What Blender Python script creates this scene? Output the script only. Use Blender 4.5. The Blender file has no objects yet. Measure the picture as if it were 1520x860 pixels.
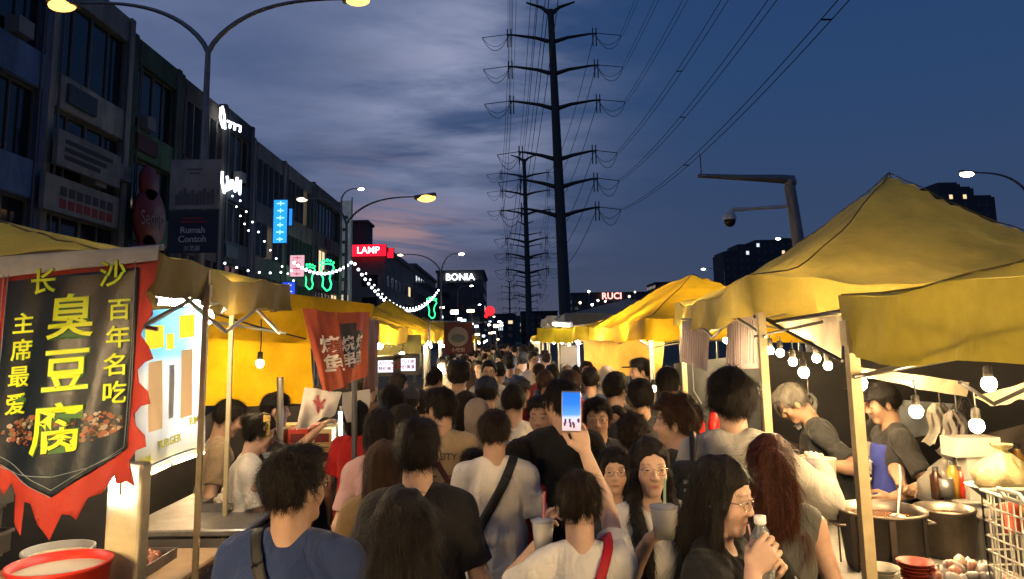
import bpy, bmesh, math, random
import numpy as np
from mathutils import Vector, Matrix, Euler
from mathutils.bvhtree import BVHTree
random.seed(7); RNG = np.random.RandomState(11)
R = math.radians; PI = math.pi
sc = bpy.context.scene
COL = sc.collection
TAU = 2*PI
# ------------------------------------------------------------------ camera
F = 1100.0; HOR = 505.0; VX = 752.0; CAMZ = 1.95
PITCH = 8.0; ROLL = 0.9
cd = bpy.data.cameras.new('camera'); cam = bpy.data.objects.new('camera', cd); COL.objects.link(cam)
cd.sensor_width = 36; cd.lens = F*36/1520; cd.clip_start = .05; cd.clip_end = 4000
cam.location = (0, 0, CAMZ)
cd.shift_y = -((430 - (HOR - F*math.tan(R(PITCH))))/1520)
cd.shift_x = (760-VX)/1520 
_R = Matrix.Rotation(R(90+PITCH), 3, 'X') @ Matrix.Rotation(R(-ROLL), 3, 'Z')
cam.rotation_euler = _R.to_euler()
sc.camera = cam
def ray(px, py):
    cx = 760 - cd.shift_x*1520; cy = 430 + cd.shift_y*1520
    return (_R @ Vector(((px-cx)/F, -(py-cy)/F, -1)))
def at(px, py, Y):
    d = ray(px, py); return Vector((0, 0, CAMZ)) + d*(Y/d.y)
def hit_x(px, py, X):
    d = ray(px, py); return Vector((0, 0, CAMZ)) + d*(X/d.x)
# ------------------------------------------------------------------ tagging
def tag(o, label=None, cat=None, group=None, kind=None):
    if label: o['label'] = label
    if cat: o['category'] = cat
    if group: o['group'] = group
    if kind: o['kind'] = kind
    return o
def empty(name, loc=(0, 0, 0), rz=0, label=None, cat=None, group=None):
    o = bpy.data.objects.new(name, None); COL.objects.link(o)
    o.location = loc; o.rotation_euler = (0, 0, rz); o.empty_display_size = .1
    return tag(o, label, cat, group)
def link(name, me, parent=None, loc=None, rz=None):
    o = bpy.data.objects.new(name, me); COL.objects.link(o)
    if parent: o.parent = parent
    if loc is not None: o.location = loc
    if rz is not None: o.rotation_euler = (0, 0, rz)
    return o
def copy_tree(o, parent=None):
    c = o.copy(); COL.objects.link(c)
    if parent is not None: c.parent = parent
    for ch in list(o.children): copy_tree(ch, c)
    return c
# ------------------------------------------------------------------ materials
MATS = {}
def mat(name, col=(.5, .5, .5), rough=.7, metal=0, var=.0, vs=8, bump=0, bs=40, emit=None, es=0, trans=0, alpha=1,
        attr=False, spec=.4, sheen=0, stretch=(1, 1, 1), sss=0, streak=None, glassy=0, stain=None, translucent=0, wrinkle=0, ws=9):
    if name in MATS: return MATS[name]
    m = bpy.data.materials.new(name); m.use_nodes = True; nt = m.node_tree; N = nt.nodes; L = nt.links
    b = N['Principled BSDF']; out = N['Material Output']
    b.inputs['Base Color'].default_value = (*col, 1); b.inputs['Roughness'].default_value = rough
    b.inputs['Metallic'].default_value = metal
    b.inputs['Specular IOR Level'].default_value = spec
    if sheen: b.inputs['Sheen Weight'].default_value = sheen
    if trans: b.inputs['Transmission Weight'].default_value = trans
    if alpha < 1: b.inputs['Alpha'].default_value = alpha
    if sss:
        b.inputs['Subsurface Weight'].default_value = sss; b.inputs['Subsurface Scale'].default_value = .02
        b.inputs['Subsurface Radius'].default_value = (1, .35, .2)
    tc = N.new('ShaderNodeTexCoord'); mp = N.new('ShaderNodeMapping'); mp.inputs['Scale'].default_value = stretch
    L.new(tc.outputs['Object'], mp.inputs['Vector'])
    cur = None
    if attr:
        a = N.new('ShaderNodeAttribute'); a.attribute_name = 'tint'; cur = a.outputs['Color']
    if var or stain:
        n = N.new('ShaderNodeTexNoise'); n.inputs['Scale'].default_value = vs; n.inputs['Detail'].default_value = 6
        n.inputs['Roughness'].default_value = .65
        L.new(mp.outputs[0], n.inputs['Vector'])
        r = N.new('ShaderNodeValToRGB'); r.color_ramp.elements[0].position = .3; r.color_ramp.elements[1].position = .7
        c0 = tuple(max(0, c*(1-var)) for c in col); c1 = tuple(min(1, c*(1+var)) for c in col)
        if stain: c0 = stain
        r.color_ramp.elements[0].color = (*c0, 1); r.color_ramp.elements[1].color = (*c1, 1)
        L.new(n.outputs['Fac'], r.inputs['Fac'])
        if cur:
            mx = N.new('ShaderNodeMix'); mx.data_type = 'RGBA'; mx.blend_type = 'MULTIPLY'; mx.inputs[0].default_value = 1
            L.new(cur, mx.inputs[6]); L.new(r.outputs[0], mx.inputs[7]); cur = mx.outputs[2]
        else: cur = r.outputs[0]
    if cur: L.new(cur, b.inputs['Base Color'])
    if bump:
        n2 = N.new('ShaderNodeTexNoise'); n2.inputs['Scale'].default_value = bs; n2.inputs['Detail'].default_value = 5
        L.new(mp.outputs[0], n2.inputs['Vector'])
        bp = N.new('ShaderNodeBump'); bp.inputs['Strength'].default_value = bump; bp.inputs['Distance'].default_value = .02
        L.new(n2.outputs['Fac'], bp.inputs['Height']); L.new(bp.outputs[0], b.inputs['Normal'])
    if wrinkle:
        n3 = N.new('ShaderNodeTexNoise'); n3.inputs['Scale'].default_value = ws; n3.inputs['Detail'].default_value = 3; n3.inputs['Distortion'].default_value = 1.6; n3.inputs['Roughness'].default_value = .45
        mp3 = N.new('ShaderNodeMapping'); mp3.inputs['Scale'].default_value = (1, 1, .55); mp3.inputs['Rotation'].default_value = (.4, .5, .3); L.new(tc.outputs['Object'], mp3.inputs[0]); L.new(mp3.outputs[0], n3.inputs['Vector'])
        ab = N.new('ShaderNodeMath'); ab.operation = 'SUBTRACT'; ab.inputs[1].default_value = .5; L.new(n3.outputs['Fac'], ab.inputs[0])
        ab2 = N.new('ShaderNodeMath'); ab2.operation = 'ABSOLUTE'; L.new(ab.outputs[0], ab2.inputs[0])
        b3 = N.new('ShaderNodeBump'); b3.inputs['Strength'].default_value = wrinkle; b3.inputs['Distance'].default_value = .05
        L.new(ab2.outputs[0], b3.inputs['Height'])
        if bump: L.new(bp.outputs[0], b3.inputs['Normal'])
        L.new(b3.outputs[0], b.inputs['Normal'])
    if emit:
        b.inputs['Emission Color'].default_value = (*emit, 1); b.inputs['Emission Strength'].default_value = es
    if translucent:
        tr = N.new('ShaderNodeBsdfTranslucent'); ms = N.new('ShaderNodeMixShader'); ms.inputs[0].default_value = translucent
        if cur: L.new(cur, tr.inputs['Color'])
        else: tr.inputs['Color'].default_value = (*col, 1)
        L.new(b.outputs[0], ms.inputs[1]); L.new(tr.outputs[0], ms.inputs[2]); L.new(ms.outputs[0], out.inputs['Surface'])
    MATS[name] = m
    return m
def glow(name, col, s):
    if name in MATS: return MATS[name]
    m = bpy.data.materials.new(name); m.use_nodes = True; nt = m.node_tree
    nt.nodes.remove(nt.nodes['Principled BSDF']); e = nt.nodes.new('ShaderNodeEmission')
    e.inputs['Color'].default_value = (*col, 1); e.inputs['Strength'].default_value = s
    nt.links.new(e.outputs[0], nt.nodes['Material Output'].inputs['Surface'])
    MATS[name] = m; return m
def nodraw_light(m): return m
# ------------------------------------------------------------------ mesh builder
class MB:
    def __init__(s): s.v = []; s.f = []; s.m = []; s.sm = []
    def add(s, vs, fs, mi=0, smooth=False):
        b = len(s.v); s.v += [tuple(v) for v in vs]
        for f in fs: s.f.append(tuple(b+i for i in f)); s.m.append(mi); s.sm.append(smooth)
    def box(s, c, h, M=None, mi=0):
        c = Vector(c); vs = []
        for x in (-1, 1):
            for y in (-1, 1):
                for z in (-1, 1):
                    p = Vector((x*h[0], y*h[1], z*h[2]))
                    if M is not None: p = M @ p
                    vs.append(c+p)
        s.add(vs, [(0, 1, 3, 2), (4, 6, 7, 5), (0, 4, 5, 1), (2, 3, 7, 6), (0, 2, 6, 4), (1, 5, 7, 3)], mi)
        return s
    def bx(s, x0, x1, y0, y1, z0, z1, mi=0):
        return s.box(((x0+x1)/2, (y0+y1)/2, (z0+z1)/2), (abs(x1-x0)/2, abs(y1-y0)/2, abs(z1-z0)/2), None, mi)
    def tube(s, pts, r, n=8, mi=0, cap=True, smooth=True):
        pts = [Vector(p) for p in pts]; rr = r if isinstance(r, (list, tuple)) else [r]*len(pts)
        rings = []; up = Vector((0, 0, 1)); prev = None
        for i, p in enumerate(pts):
            d = (pts[min(i+1, len(pts)-1)]-pts[max(i-1, 0)])
            if d.length < 1e-9: d = Vector((0, 0, 1))
            d.normalize()
            if prev is None:
                a = d.orthogonal().normalized()
            else:
                a = prev - d*prev.dot(d)
                a = a.normalized() if a.length > 1e-6 else d.orthogonal().normalized()
            prev = a; b = d.cross(a)
            rings.append([p + (a*math.cos(TAU*k/n)+b*math.sin(TAU*k/n))*rr[i] for k in range(n)])
        vs = [v for q in rings for v in q]; fs = []
        for i in range(len(pts)-1):
            for k in range(n):
                fs.append((i*n+k, i*n+(k+1) % n, (i+1)*n+(k+1) % n, (i+1)*n+k))
        s.add(vs, fs, mi, smooth)
        if cap:
            s.add(rings[0], [tuple(range(n-1, -1, -1))], mi); s.add(rings[-1], [tuple(range(n))], mi)
        return s
    def lathe(s, prof, c=(0, 0, 0), n=20, mi=0, smooth=True, M=None):
        vs = []; fs = []
        for r, z in prof:
            for k in range(n):
                p = Vector((r*math.cos(TAU*k/n), r*math.sin(TAU*k/n), z))
                if M is not None: p = M @ p
                vs.append(Vector(c)+p)
        for i in range(len(prof)-1):
            for k in range(n): fs.append((i*n+k, i*n+(k+1) % n, (i+1)*n+(k+1) % n, (i+1)*n+k))
        s.add(vs, fs, mi, smooth); return s
    def ball(s, c, r, n=12, mi=0, sq=(1, 1, 1), M=None):
        prof = [(max(1e-4, math.sin(PI*i/n))*1, -math.cos(PI*i/n)) for i in range(n+1)]
        vs = []; fs = []; m = n*2
        for a, z in prof:
            for k in range(m):
                p = Vector((a*math.cos(TAU*k/m)*r*sq[0], a*math.sin(TAU*k/m)*r*sq[1], z*r*sq[2]))
                if M is not None: p = M @ p
                vs.append(Vector(c)+p)
        for i in range(n):
            for k in range(m): fs.append((i*m+k, i*m+(k+1) % m, (i+1)*m+(k+1) % m, (i+1)*m+k))
        s.add(vs, fs, mi, True); return s
    def grid(s, fn, nu, nv, mi=0, smooth=True, closed=False):
        vs = [fn(i/nu, j/nv) for i in range(nu+1) for j in range(nv+1)]
        fs = [(i*(nv+1)+j, (i+1)*(nv+1)+j, (i+1)*(nv+1)+j+1, i*(nv+1)+j+1) for i in range(nu) for j in range(nv)]
        s.add(vs, fs, mi, smooth); return s
    def mesh(s, name, mats):
        me = bpy.data.meshes.new(name); me.from_pydata(s.v, [], s.f)
        for m in (mats if isinstance(mats, (list, tuple)) else [mats]): me.materials.append(m)
        me.polygons.foreach_set('material_index', s.m); me.polygons.foreach_set('use_smooth', s.sm); me.update()
        return me
    def build(s, name, mats, parent=None, loc=None, rz=None):
        return link(name, s.mesh(name, mats), parent, loc, rz)
def solidify(o, t):
    md = o.modifiers.new('s', 'SOLIDIFY'); md.thickness = t; md.offset = 0
    return o
def text_mesh(body, size, m, ext=.002, off=0.0, align='CENTER', spacing=1.0, name='lettering'):
    cu = bpy.data.curves.new(name, 'FONT'); cu.body = body; cu.size = size; cu.extrude = ext; cu.offset = off
    cu.align_x = align; cu.align_y = 'CENTER'; cu.resolution_u = 3; cu.space_character = spacing
    o = bpy.data.objects.new(name, cu); COL.objects.link(o)
    dg = bpy.context.evaluated_depsgraph_get(); dg.update()
    me = bpy.data.meshes.new_from_object(o.evaluated_get(dg)); COL.objects.unlink(o); bpy.data.objects.remove(o)
    bpy.data.curves.remove(cu)
    me.materials.clear(); me.materials.append(m); me.name = name
    return me
def text(body, size, m, c, right, up, parent=None, ext=.002, off=0.0, name='lettering', spacing=1.0, sx=1.0):
    me = text_mesh(body, size, m, ext, off, spacing=spacing)
    rx = Vector(right).normalized(); uy = Vector(up); uy = (uy - rx*uy.dot(rx)).normalized(); n = rx.cross(uy)
    M = Matrix(((rx.x*sx, uy.x, n.x, c[0]), (rx.y*sx, uy.y, n.y, c[1]), (rx.z*sx, uy.z, n.z, c[2]), (0, 0, 0, 1)))
    me.transform(M)
    return link(name, me, parent)
def lamp(name, loc, e, col, rad=.04, kind='POINT', parent=None, size=None):
    l = bpy.data.lights.new(name, kind); l.energy = e; l.color = col
    if kind == 'POINT': l.shadow_soft_size = rad
    if kind == 'AREA' and size: l.shape = 'RECTANGLE'; l.size, l.size_y = size
    o = bpy.data.objects.new(name, l); COL.objects.link(o); o.location = loc
    if parent: o.parent = parent
    return o
# ------------------------------------------------------------------ SDF figures
def v3(*a): return np.array(a, dtype=np.float64)
class Vox:
    def __init__(s, lo, hi, h):
        s.h = h; s.lo = np.array(lo, float); s.n = np.ceil((np.array(hi)-s.lo)/h).astype(int)+1
        s.d = np.full(tuple(s.n), 1.0, np.float32)
    def sub(s, lo, hi):
        i0 = np.maximum(0, np.floor((lo-s.lo)/s.h).astype(int)); i1 = np.minimum(s.n, np.ceil((hi-s.lo)/s.h).astype(int)+1)
        if np.any(i1 <= i0): return None
        sl = tuple(slice(a, b) for a, b in zip(i0, i1))
        g = [(s.lo[k]+s.h*np.arange(i0[k], i1[k])).astype(np.float32) for k in range(3)]
        return sl, g[0][:, None, None], g[1][None, :, None], g[2][None, None, :]
    def prim(s, P, inf=0.0, sub=False):
        t = P[0]; k = P[-1]
        if t in 'cf':
            a, b, ra, rb = P[1:5]; ra = ra+inf; rb = rb+inf; r = max(ra, rb)
            lo = np.minimum(a, b)-r; hi = np.maximum(a, b)+r
        else:
            c, rr, M = P[1:4]; rr = np.array(rr)+inf; r = rr.max() if M is not None else rr
            lo = c-r; hi = c+r
        pad = k+2.5*s.h
        q = s.sub(lo-pad, hi+pad)
        if q is None: return
        sl, X, Y, Z = q
        if t in 'cf':
            ab = b-a; L2 = float(ab @ ab)+1e-12
            x = X-a[0]; y = Y-a[1]; z = Z-a[2]
            tt = np.clip((x*ab[0]+y*ab[1]+z*ab[2])/L2, 0, 1)
            dx = x-tt*ab[0]; dy = y-tt*ab[1]; dz = z-tt*ab[2]
            d = np.sqrt(dx*dx+dy*dy+dz*dz)-(ra+(rb-ra)*tt)
            if t == 'f':
                L = math.sqrt(L2)
                d = np.maximum(d, ((X-b[0])*ab[0]+(Y-b[1])*ab[1]+(Z-b[2])*ab[2])/L)
        else:
            x = X-c[0]; y = Y-c[1]; z = Z-c[2]
            if M is not None:   # M columns = local axes
                x, y, z = (x*M[0, j]+y*M[1, j]+z*M[2, j] for j in range(3))
            if t == 'e':
                k0 = np.sqrt((x/rr[0])**2+(y/rr[1])**2+(z/rr[2])**2)
                k1 = np.sqrt((x/rr[0]**2)**2+(y/rr[1]**2)**2+(z/rr[2]**2)**2)+1e-9
                d = k0*(k0-1)/k1
            else:
                e = .3*rr.min(); qx = abs(x)-rr[0]+e; qy = abs(y)-rr[1]+e; qz = abs(z)-rr[2]+e
                d = np.sqrt(np.maximum(qx, 0)**2+np.maximum(qy, 0)**2+np.maximum(qz, 0)**2)+np.minimum(np.maximum(np.maximum(qx, qy), qz), 0)-e
        A = s.d[sl]; d = d.astype(np.float32)
        if sub:
            d = -d; h = np.maximum(k-np.abs(A-d), 0)/k; s.d[sl] = np.maximum(A, d)+h*h*k*.25
        else:
            h = np.maximum(k-np.abs(A-d), 0)/k; s.d[sl] = np.minimum(A, d)-h*h*k*.25
    def all(s):
        return s.sub(s.lo, s.lo+s.h*s.n)
    def fold(s, amp, fr, seed=0, st=(1, 1, 1)):
        rs = np.random.RandomState(seed); _, X, Y, Z = s.all(); n = 0
        for i in range(5):
            w = rs.normal(size=3)*np.array(st); w = w/np.linalg.norm(w)*fr*(.6+.9*i/4)*np.array([1, 1, 1]); p = rs.rand()*6
            n = n+np.sin(w[0]*X+w[1]*Y+w[2]*Z+p+1.3*np.sin(w[1]*1.7*X-w[0]*Z*1.1+p*2))*(1/(1+.4*i))
        s.d += (amp*.45*n).astype(np.float32)
    def mesh(s):
        D = s.d; S = D < 0
        S[0] = S[-1] = False; S[:, 0] = S[:, -1] = False; S[:, :, 0] = S[:, :, -1] = False
        D = np.where(S == (D < 0), D, .5*s.h)
        n = np.array(D.shape)-1
        cnt = np.zeros(tuple(n), np.int8)
        for a in (0, 1):
            for b in (0, 1):
                for c in (0, 1): cnt += S[a:n[0]+a, b:n[1]+b, c:n[2]+c]
        act = np.nonzero((cnt > 0) & (cnt < 8))
        m = len(act[0]); idx = -np.ones(tuple(n), np.int32); idx[act] = np.arange(m)
        P = np.zeros((m, 3), np.float64); W = np.zeros(m)
        I, J, K = act
        co = [(a, b, c) for a in (0, 1) for b in (0, 1) for c in (0, 1)]
        vals = {c: D[I+c[0], J+c[1], K+c[2]] for c in co}
        for c0 in co:
            for ax in range(3):
                if c0[ax]: continue
                c1 = list(c0); c1[ax] = 1; c1 = tuple(c1)
                a = vals[c0]; b = vals[c1]; mk = (a < 0) != (b < 0)
                t = np.where(mk, a/(a-b+1e-12), 0)
                q = np.tile(np.array(c0, float), (m, 1)); q[:, ax] += t
                P += q*mk[:, None]; W += mk
        P /= np.maximum(W, 1)[:, None]
        P = (P+np.stack(act, 1))*s.h+s.lo
        fs = []
        for ax in range(3):
            u, v = (ax+1) % 3, (ax+2) % 3
            sl0 = [slice(1, -1)]*3; sl1 = [slice(1, -1)]*3
            sl0[ax] = slice(0, -1); sl1[ax] = slice(1, None)
            A = S[tuple(sl0)]; B = S[tuple(sl1)]
            e = np.nonzero(A != B); e = list(e)
            g = [e[0].copy(), e[1].copy(), e[2].copy()]
            for k in range(3):
                if k != ax: g[k] += 1
            def gi(du, dv):
                h = [g[0].copy(), g[1].copy(), g[2].copy()]; h[u] -= du; h[v] -= dv
                return idx[h[0], h[1], h[2]]
            q = np.stack([gi(1, 1), gi(0, 1), gi(0, 0), gi(1, 0)], 1)
            fl = B[tuple(e)]  # inside on the far side -> flip
            q[fl] = q[fl][:, ::-1]
            fs.append(q)
        return P, np.concatenate(fs)
def np_mesh(name, P, Fq, mats, tint=None, smooth=True):
    me = bpy.data.meshes.new(name); me.vertices.add(len(P)); me.vertices.foreach_set('co', P.astype(np.float32).ravel())
    nf, k = Fq.shape
    me.loops.add(nf*k); me.loops.foreach_set('vertex_index', Fq.astype(np.int32).ravel())
    me.polygons.add(nf); me.polygons.foreach_set('loop_start', np.arange(0, nf*k, k, dtype=np.int32))
    me.polygons.foreach_set('use_smooth', np.full(nf, smooth)); me.update(calc_edges=True); me.validate()
    for m in (mats if isinstance(mats, (list, tuple)) else [mats]): me.materials.append(m)
    if tint is not None:
        a = me.color_attributes.new('tint', 'FLOAT_COLOR', 'POINT')
        a.data.foreach_set('color', np.concatenate([tint, np.ones((len(P), 1))], 1).astype(np.float32).ravel())
    return me
def rotm(yaw=0, pitch=0, roll=0):
    return np.array(Matrix.Rotation(R(yaw), 3, 'Z') @ Matrix.Rotation(R(pitch), 3, 'X') @ Matrix.Rotation(R(roll), 3, 'Y'))
def ik(S, W, l1, l2, pole):
    d = W-S; L = np.linalg.norm(d)
    if L > (l1+l2)*.995: W = S+d/L*(l1+l2)*.995; d = W-S; L = np.linalg.norm(d)
    a = (l1*l1-l2*l2+L*L)/(2*L); h = math.sqrt(max(1e-6, l1*l1-a*a)); u = d/L
    p = pole-u*(pole @ u); p /= np.linalg.norm(p)+1e-9
    return S+u*a+p*h, W
SKIN = {'fair': (.62, .40, .29), 'light': (.54, .335, .235), 'tan': (.42, .25, .165), 'brown': (.30, .17, .11)}
def hand_prims(W, f, n, right, curl=.35, spread=0.0, thumb=.5, k=.005, sc_=1.0):
    f = f/np.linalg.norm(f); n = n-f*(n @ f); n /= np.linalg.norm(n)
    s = np.cross(f, n) if right else np.cross(n, f)     # towards the thumb
    out = []; q = sc_
    lens = [.95, 1.05, 1.0, .8]
    out.append(('e', W+f*.05*q, (.040*q, .046*q, .014*q), np.stack([s, f, n], 1), .012))
    for j in range(4):
        off = (1.5-j)*.0205*q
        B = W+f*(.088-.004*abs(j-1))*q+s*off
        out.append(('c', W+s*off*.5+f*.01, B, .0135*q, .0105*q, .008))
        d = f+s*(1.5-j)*spread; d /= np.linalg.norm(d); p = B; c = curl*(1+.12*j); ang = 0
        for l, r0, r1 in ((.042, .0095, .0088), (.027, .0088, .0082), (.021, .0082, .007)):
            ang += c; dd = d*math.cos(ang)+n*math.sin(ang); e = p+dd*l*lens[j]*q
            out.append(('c', p, e, r0*q, r1*q, .003)); p = e
    B = W+f*.022*q+s*.026*q
    d = s*.62+f*.7+n*.45*thumb*2; d /= np.linalg.norm(d); e1 = B+d*.042*q
    out.append(('c', B, e1, .0155*q, .0115*q, .01))
    d2 = s*.15*(1-thumb)+f*.85+n*(.25+.6*thumb); d2 /= np.linalg.norm(d2); e2 = e1+d2*.032*q
    out.append(('c', e1, e2, .0112*q, .010*q, .005)); d3 = d2-s*.4*thumb; d3 /= np.linalg.norm(d3)
    out.append(('c', e2, e2+d3*.024*q, .010*q, .0082*q, .004))
    return out
def fuzz(P, Fq, n, length, width, flow, seed, lift=.25, jitter=.35, keep=None):
    """thin strands lying over a hair surface"""
    rs = np.random.RandomState(seed)
    if len(P) < 10: return P, Fq
    v0 = P[Fq[:, 0]]; nr = np.cross(P[Fq[:, 1]]-v0, P[Fq[:, 3]]-v0); nr /= np.linalg.norm(nr, axis=1)[:, None]+1e-12
    ok = np.arange(len(Fq))
    if keep is not None: ok = ok[keep(v0)]
    pick = ok[rs.randint(0, len(ok), n)]; p = v0[pick]+rs.normal(size=(n, 3))*.002; nn = nr[pick]
    fl = flow(p)+rs.normal(size=(n, 3))*jitter
    fl -= nn*(fl*nn).sum(1)[:, None]; fl /= np.linalg.norm(fl, axis=1)[:, None]+1e-9
    L = length*(.5+rs.rand(n))[:, None]; lf = lift*(rs.rand(n)[:, None]**2); side = np.cross(fl, nn)
    a = p-nn*.002; b = p+fl*L*.5+nn*(L*.5*lf+.001); c = p+fl*L+nn*(L*lf*.8)
    w = side*width*.5
    V = np.stack([a-w, a+w, b-w*.8, b+w*.8, c-w*.2, c+w*.2], 1).reshape(-1, 3); o = np.arange(n)[:, None]*6+len(P)
    Q = np.concatenate([o+np.array([[0, 1, 3, 2]]), o+np.array([[2, 3, 5, 4]])])
    return np.concatenate([P, V]), np.concatenate([Fq, Q])
PCOUNT = [0]
EYE_ME = {}
def eye_mesh():
    if 'e' in EYE_ME: return EYE_ME['e']
    me = MB(); n = 10; m = 28
    vs = []; fs = []; mi = []
    for i in range(n+1):
        a = PI/2*i/n
        for k in range(m):
            x = math.sin(a)*math.cos(TAU*k/m); z = math.sin(a)*math.sin(TAU*k/m)
            zz = z*.0052*(1 if z > 0 else .75)
            vs.append((x*.0160, math.cos(a)*.0048, zz*.76))
    for i in range(n):
        for k in range(m):
            q = (i*m+k, i*m+(k+1) % m, (i+1)*m+(k+1) % m, (i+1)*m+k)
            c = sum((Vector(vs[t]) for t in q), Vector())/4
            r = math.hypot(c.x, c.z)
            me_i = 2 if r < .0026 else 1 if r < .0068 else 0
            if c.z > .0027 - abs(c.x)*.09: me_i = 2
            fs.append(q); mi.append(me_i)
    me.add(vs, fs, 0, True); me.m = mi
    EYE_ME['e'] = me.mesh('eye', [mat('eye_white', (.50, .44, .40), .3), mat('iris_brown', (.035, .018, .010), .15), mat('eye_black', (.006, .005, .005), .2)])
    return EYE_ME['e']
def person(loc, face=0, H=1.70, fem=False, w=1.0, head=(0, 0, 0), lean=0, skin='light', hair='short', haircol=(.012, .009, .008),
           top=(.3, .3, .3), sleeve='short', bottom=(.03, .035, .05), arms=(None, None), hands=(None, None), label='', group=None,
           h=.006, glasses=None, cap=None, loose=0.0, eyes=True, apron=None, seed=None, strands=1.0, hood=False, hem=None, link_it=True,
           topname='shirt', smile=False, nofuzz=False, stubble=0, hairlow=None):
    """face: heading in degrees, 0 = +Y (away from camera), 180 = towards it. arms: wrist targets in body space."""
    PCOUNT[0] += 1; seed = PCOUNT[0] if seed is None else seed
    rs = np.random.RandomState(seed)
    s = H/1.72; sw = (.86 if fem else 1.0)*(.5+.5*w); bw = (.90 if fem else 1.0)*w
    def Lp(p):
        p = np.array(p, float)
        if p[2] > .95: p[1] += math.tan(R(lean))*(p[2]-.95); p[2] = .95+(p[2]-.95)*math.cos(R(lean))
        return p
    C = lambda a, b, ra, rb, k=.03, t='c': (t, Lp(a), Lp(b), ra, rb, k)
    E = lambda c, r, k=.03: ('e', Lp(c), r, None, k)
    torso = [E((0, 0, 1.27), (.143*bw, .104*w, .185)), E((0, .004, 1.09), (.138*bw, .100*w, .18)), E((0, -.01, .94), (.160*bw*(1.07 if fem else 1), .12*w, .13)),
             C((-.05*sw, -.012, 1.425), (-.145*sw, -.006, 1.392), .044, .046), C((.05*sw, -.012, 1.425), (.145*sw, -.006, 1.392), .044, .046),
             E((0, -.03, 1.34), (.13*sw, .075, .09))]
    if fem: torso += [E((-.062, .075, 1.245), (.058, .05, .058)), E((.062, .075, 1.245), (.058, .05, .058))]
    if w > 1.1: torso += [E((0, .05, 1.06), (.13*w, .09*w, .13))]
    neck = [C((0, -.02, 1.40), (0, .006, 1.53), .052*(.88 if fem else 1)*(.6+.4*w), .050*(.86 if fem else 1)*(.6+.4*w), .02)]
    legs = []
    for sg in (-1, 1):
        legs += [C((sg*.083, 0, .90), (sg*.088, .012, .50), .085*w, .056, .03), C((sg*.088, .012, .50), (sg*.092, -.015, .10), .056, .036, .02),
                 C((sg*.092, -.03, .05), (sg*.105, .13, .032), .042, .034, .02)]
    armP = []; upper = []; handP = []; J = {}
    for i, sg in enumerate((-1, 1)):
        S = Lp((sg*.156*sw, -.004, 1.386)); tgt = arms[i]
        if tgt is None: W0 = Lp((sg*(.235*bw+.02), .05+.04*rs.rand(), .885)); pole = v3(sg*.4, -1, 0)
        else:
            W0 = np.array(tgt[:3], float); pole = np.array(tgt[3], float) if len(tgt) > 3 else v3(sg*.6, -.5, -.8)
        El, W = ik(S, W0, .285, .250, pole)
        f = (W-El)/np.linalg.norm(W-El); hs = hands[i] or {}
        f2 = np.array(hs['f'], float) if 'f' in hs else f
        n = np.array(hs['n'], float) if 'n' in hs else (v3(-sg, 0, 0) if tgt is None else v3(0, 0, -1))
        am = .90 if fem else 1.0; am *= (.6+.4*w)
        upper.append((S, El)); J[i] = (S, El, W, f2)
        armP += [('c', S, S+(El-S)*.1, .051*am, .048*am, .03), ('c', S, El, .046*am, .037*am, .02), ('c', El, El+f*.08, .040*am, .041*am, .015), ('c', El+f*.07, W, .041*am, .0265*am, .015)]
        handP += hand_prims(W, f2, n, sg > 0, hs.get('curl', .35), hs.get('spread', .02), hs.get('thumb', .5), sc_=.92 if fem else 1.0)
    HR = rotm(*head) @ rotm(0, -lean*.6, 0) if lean else rotm(*head)
    hk = .95 if fem else 1.0
    HC = Lp((0, .012, 1.60))+(HR-np.eye(3)) @ v3(0, .01, .07)
    hp = lambda p: HC+HR @ (np.array(p, float)*hk)
    def HE(c, r, k=.012): return ('e', hp(c), np.array(r)*hk, HR, k)
    def HCc(a, b, ra, rb, k=.008): return ('c', hp(a), hp(b), ra*hk, rb*hk, k)
    jw = 1.0 if not fem else .93
    headP = [HE((0, -.012, .030), (.0755, .093, .088), .02), HE((0, .026, -.036), (.0585*jw, .058, .074), .025), HCc((-.012, .060, -.095), (.012, .060, -.095), .017, .017, .02),
             HE((-.036*jw, .050, -.028), (.026, .026, .028), .018), HE((.036*jw, .050, -.028), (.026, .026, .028), .018),
             HCc((0, .081, .014), (0, .098 if fem else .100, -.026), .0062, .0072 if fem else .0085, .010), HCc((-.011, .091, -.031), (.011, .091, -.031), .0078, .0078, .007),
             HCc((-.036, .070, .029), (.036, .070, .029), .009, .009, .012),
             HCc((-.019, .0725, -.0605), (.019, .0725, -.0605), .0068, .0068, .006), HCc((-.013, .072, -.070), (.013, .072, -.070), .0072, .0072, .006),
             HE((-.077, -.008, -.008), (.008, .018, .030), .006), HE((.077, -.008, -.008), (.008, .018, .030), .006)]
    vneck = [('c', hp((0, -.025, -.05)), Lp((0, -.012, 1.45)), .054*(.88 if fem else 1), .055*(.88 if fem else 1), .02)]
    body = torso+neck+legs+armP+headP+vneck
    pts = np.concatenate([np.array([p[1] for p in body+handP]), np.array([p[2] for p in body+handP if p[0] == 'c'])])
    lo = pts.min(0)-.17; hi = pts.max(0)+.15; lo[2] = -.02
    V = Vox(lo, hi, h/s)
    for p in body: V.prim(p)
    for sg in (-1, 1):
        V.prim(HE((sg*.031, .094, .006), (.018, .017, .013), .012), sub=True)
        V.prim(HE((sg*.031, .0745, .006), (.0175, .013, .0125), .008))
    V.prim(HCc((-.012, .088, -.0655), (.012, .088, -.0655), .0022, .0022, .003), sub=True)
    for p in handP: V.prim(p)
    P, Q = V.mesh()
    # tint: lips, brows, stubble, cheeks, painted eyelid shade
    q = ((P-HC) @ HR)/hk
    base = np.array(SKIN[skin])*(.93+.14*rs.rand()); T = np.tile(base, (len(P), 1))
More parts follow.
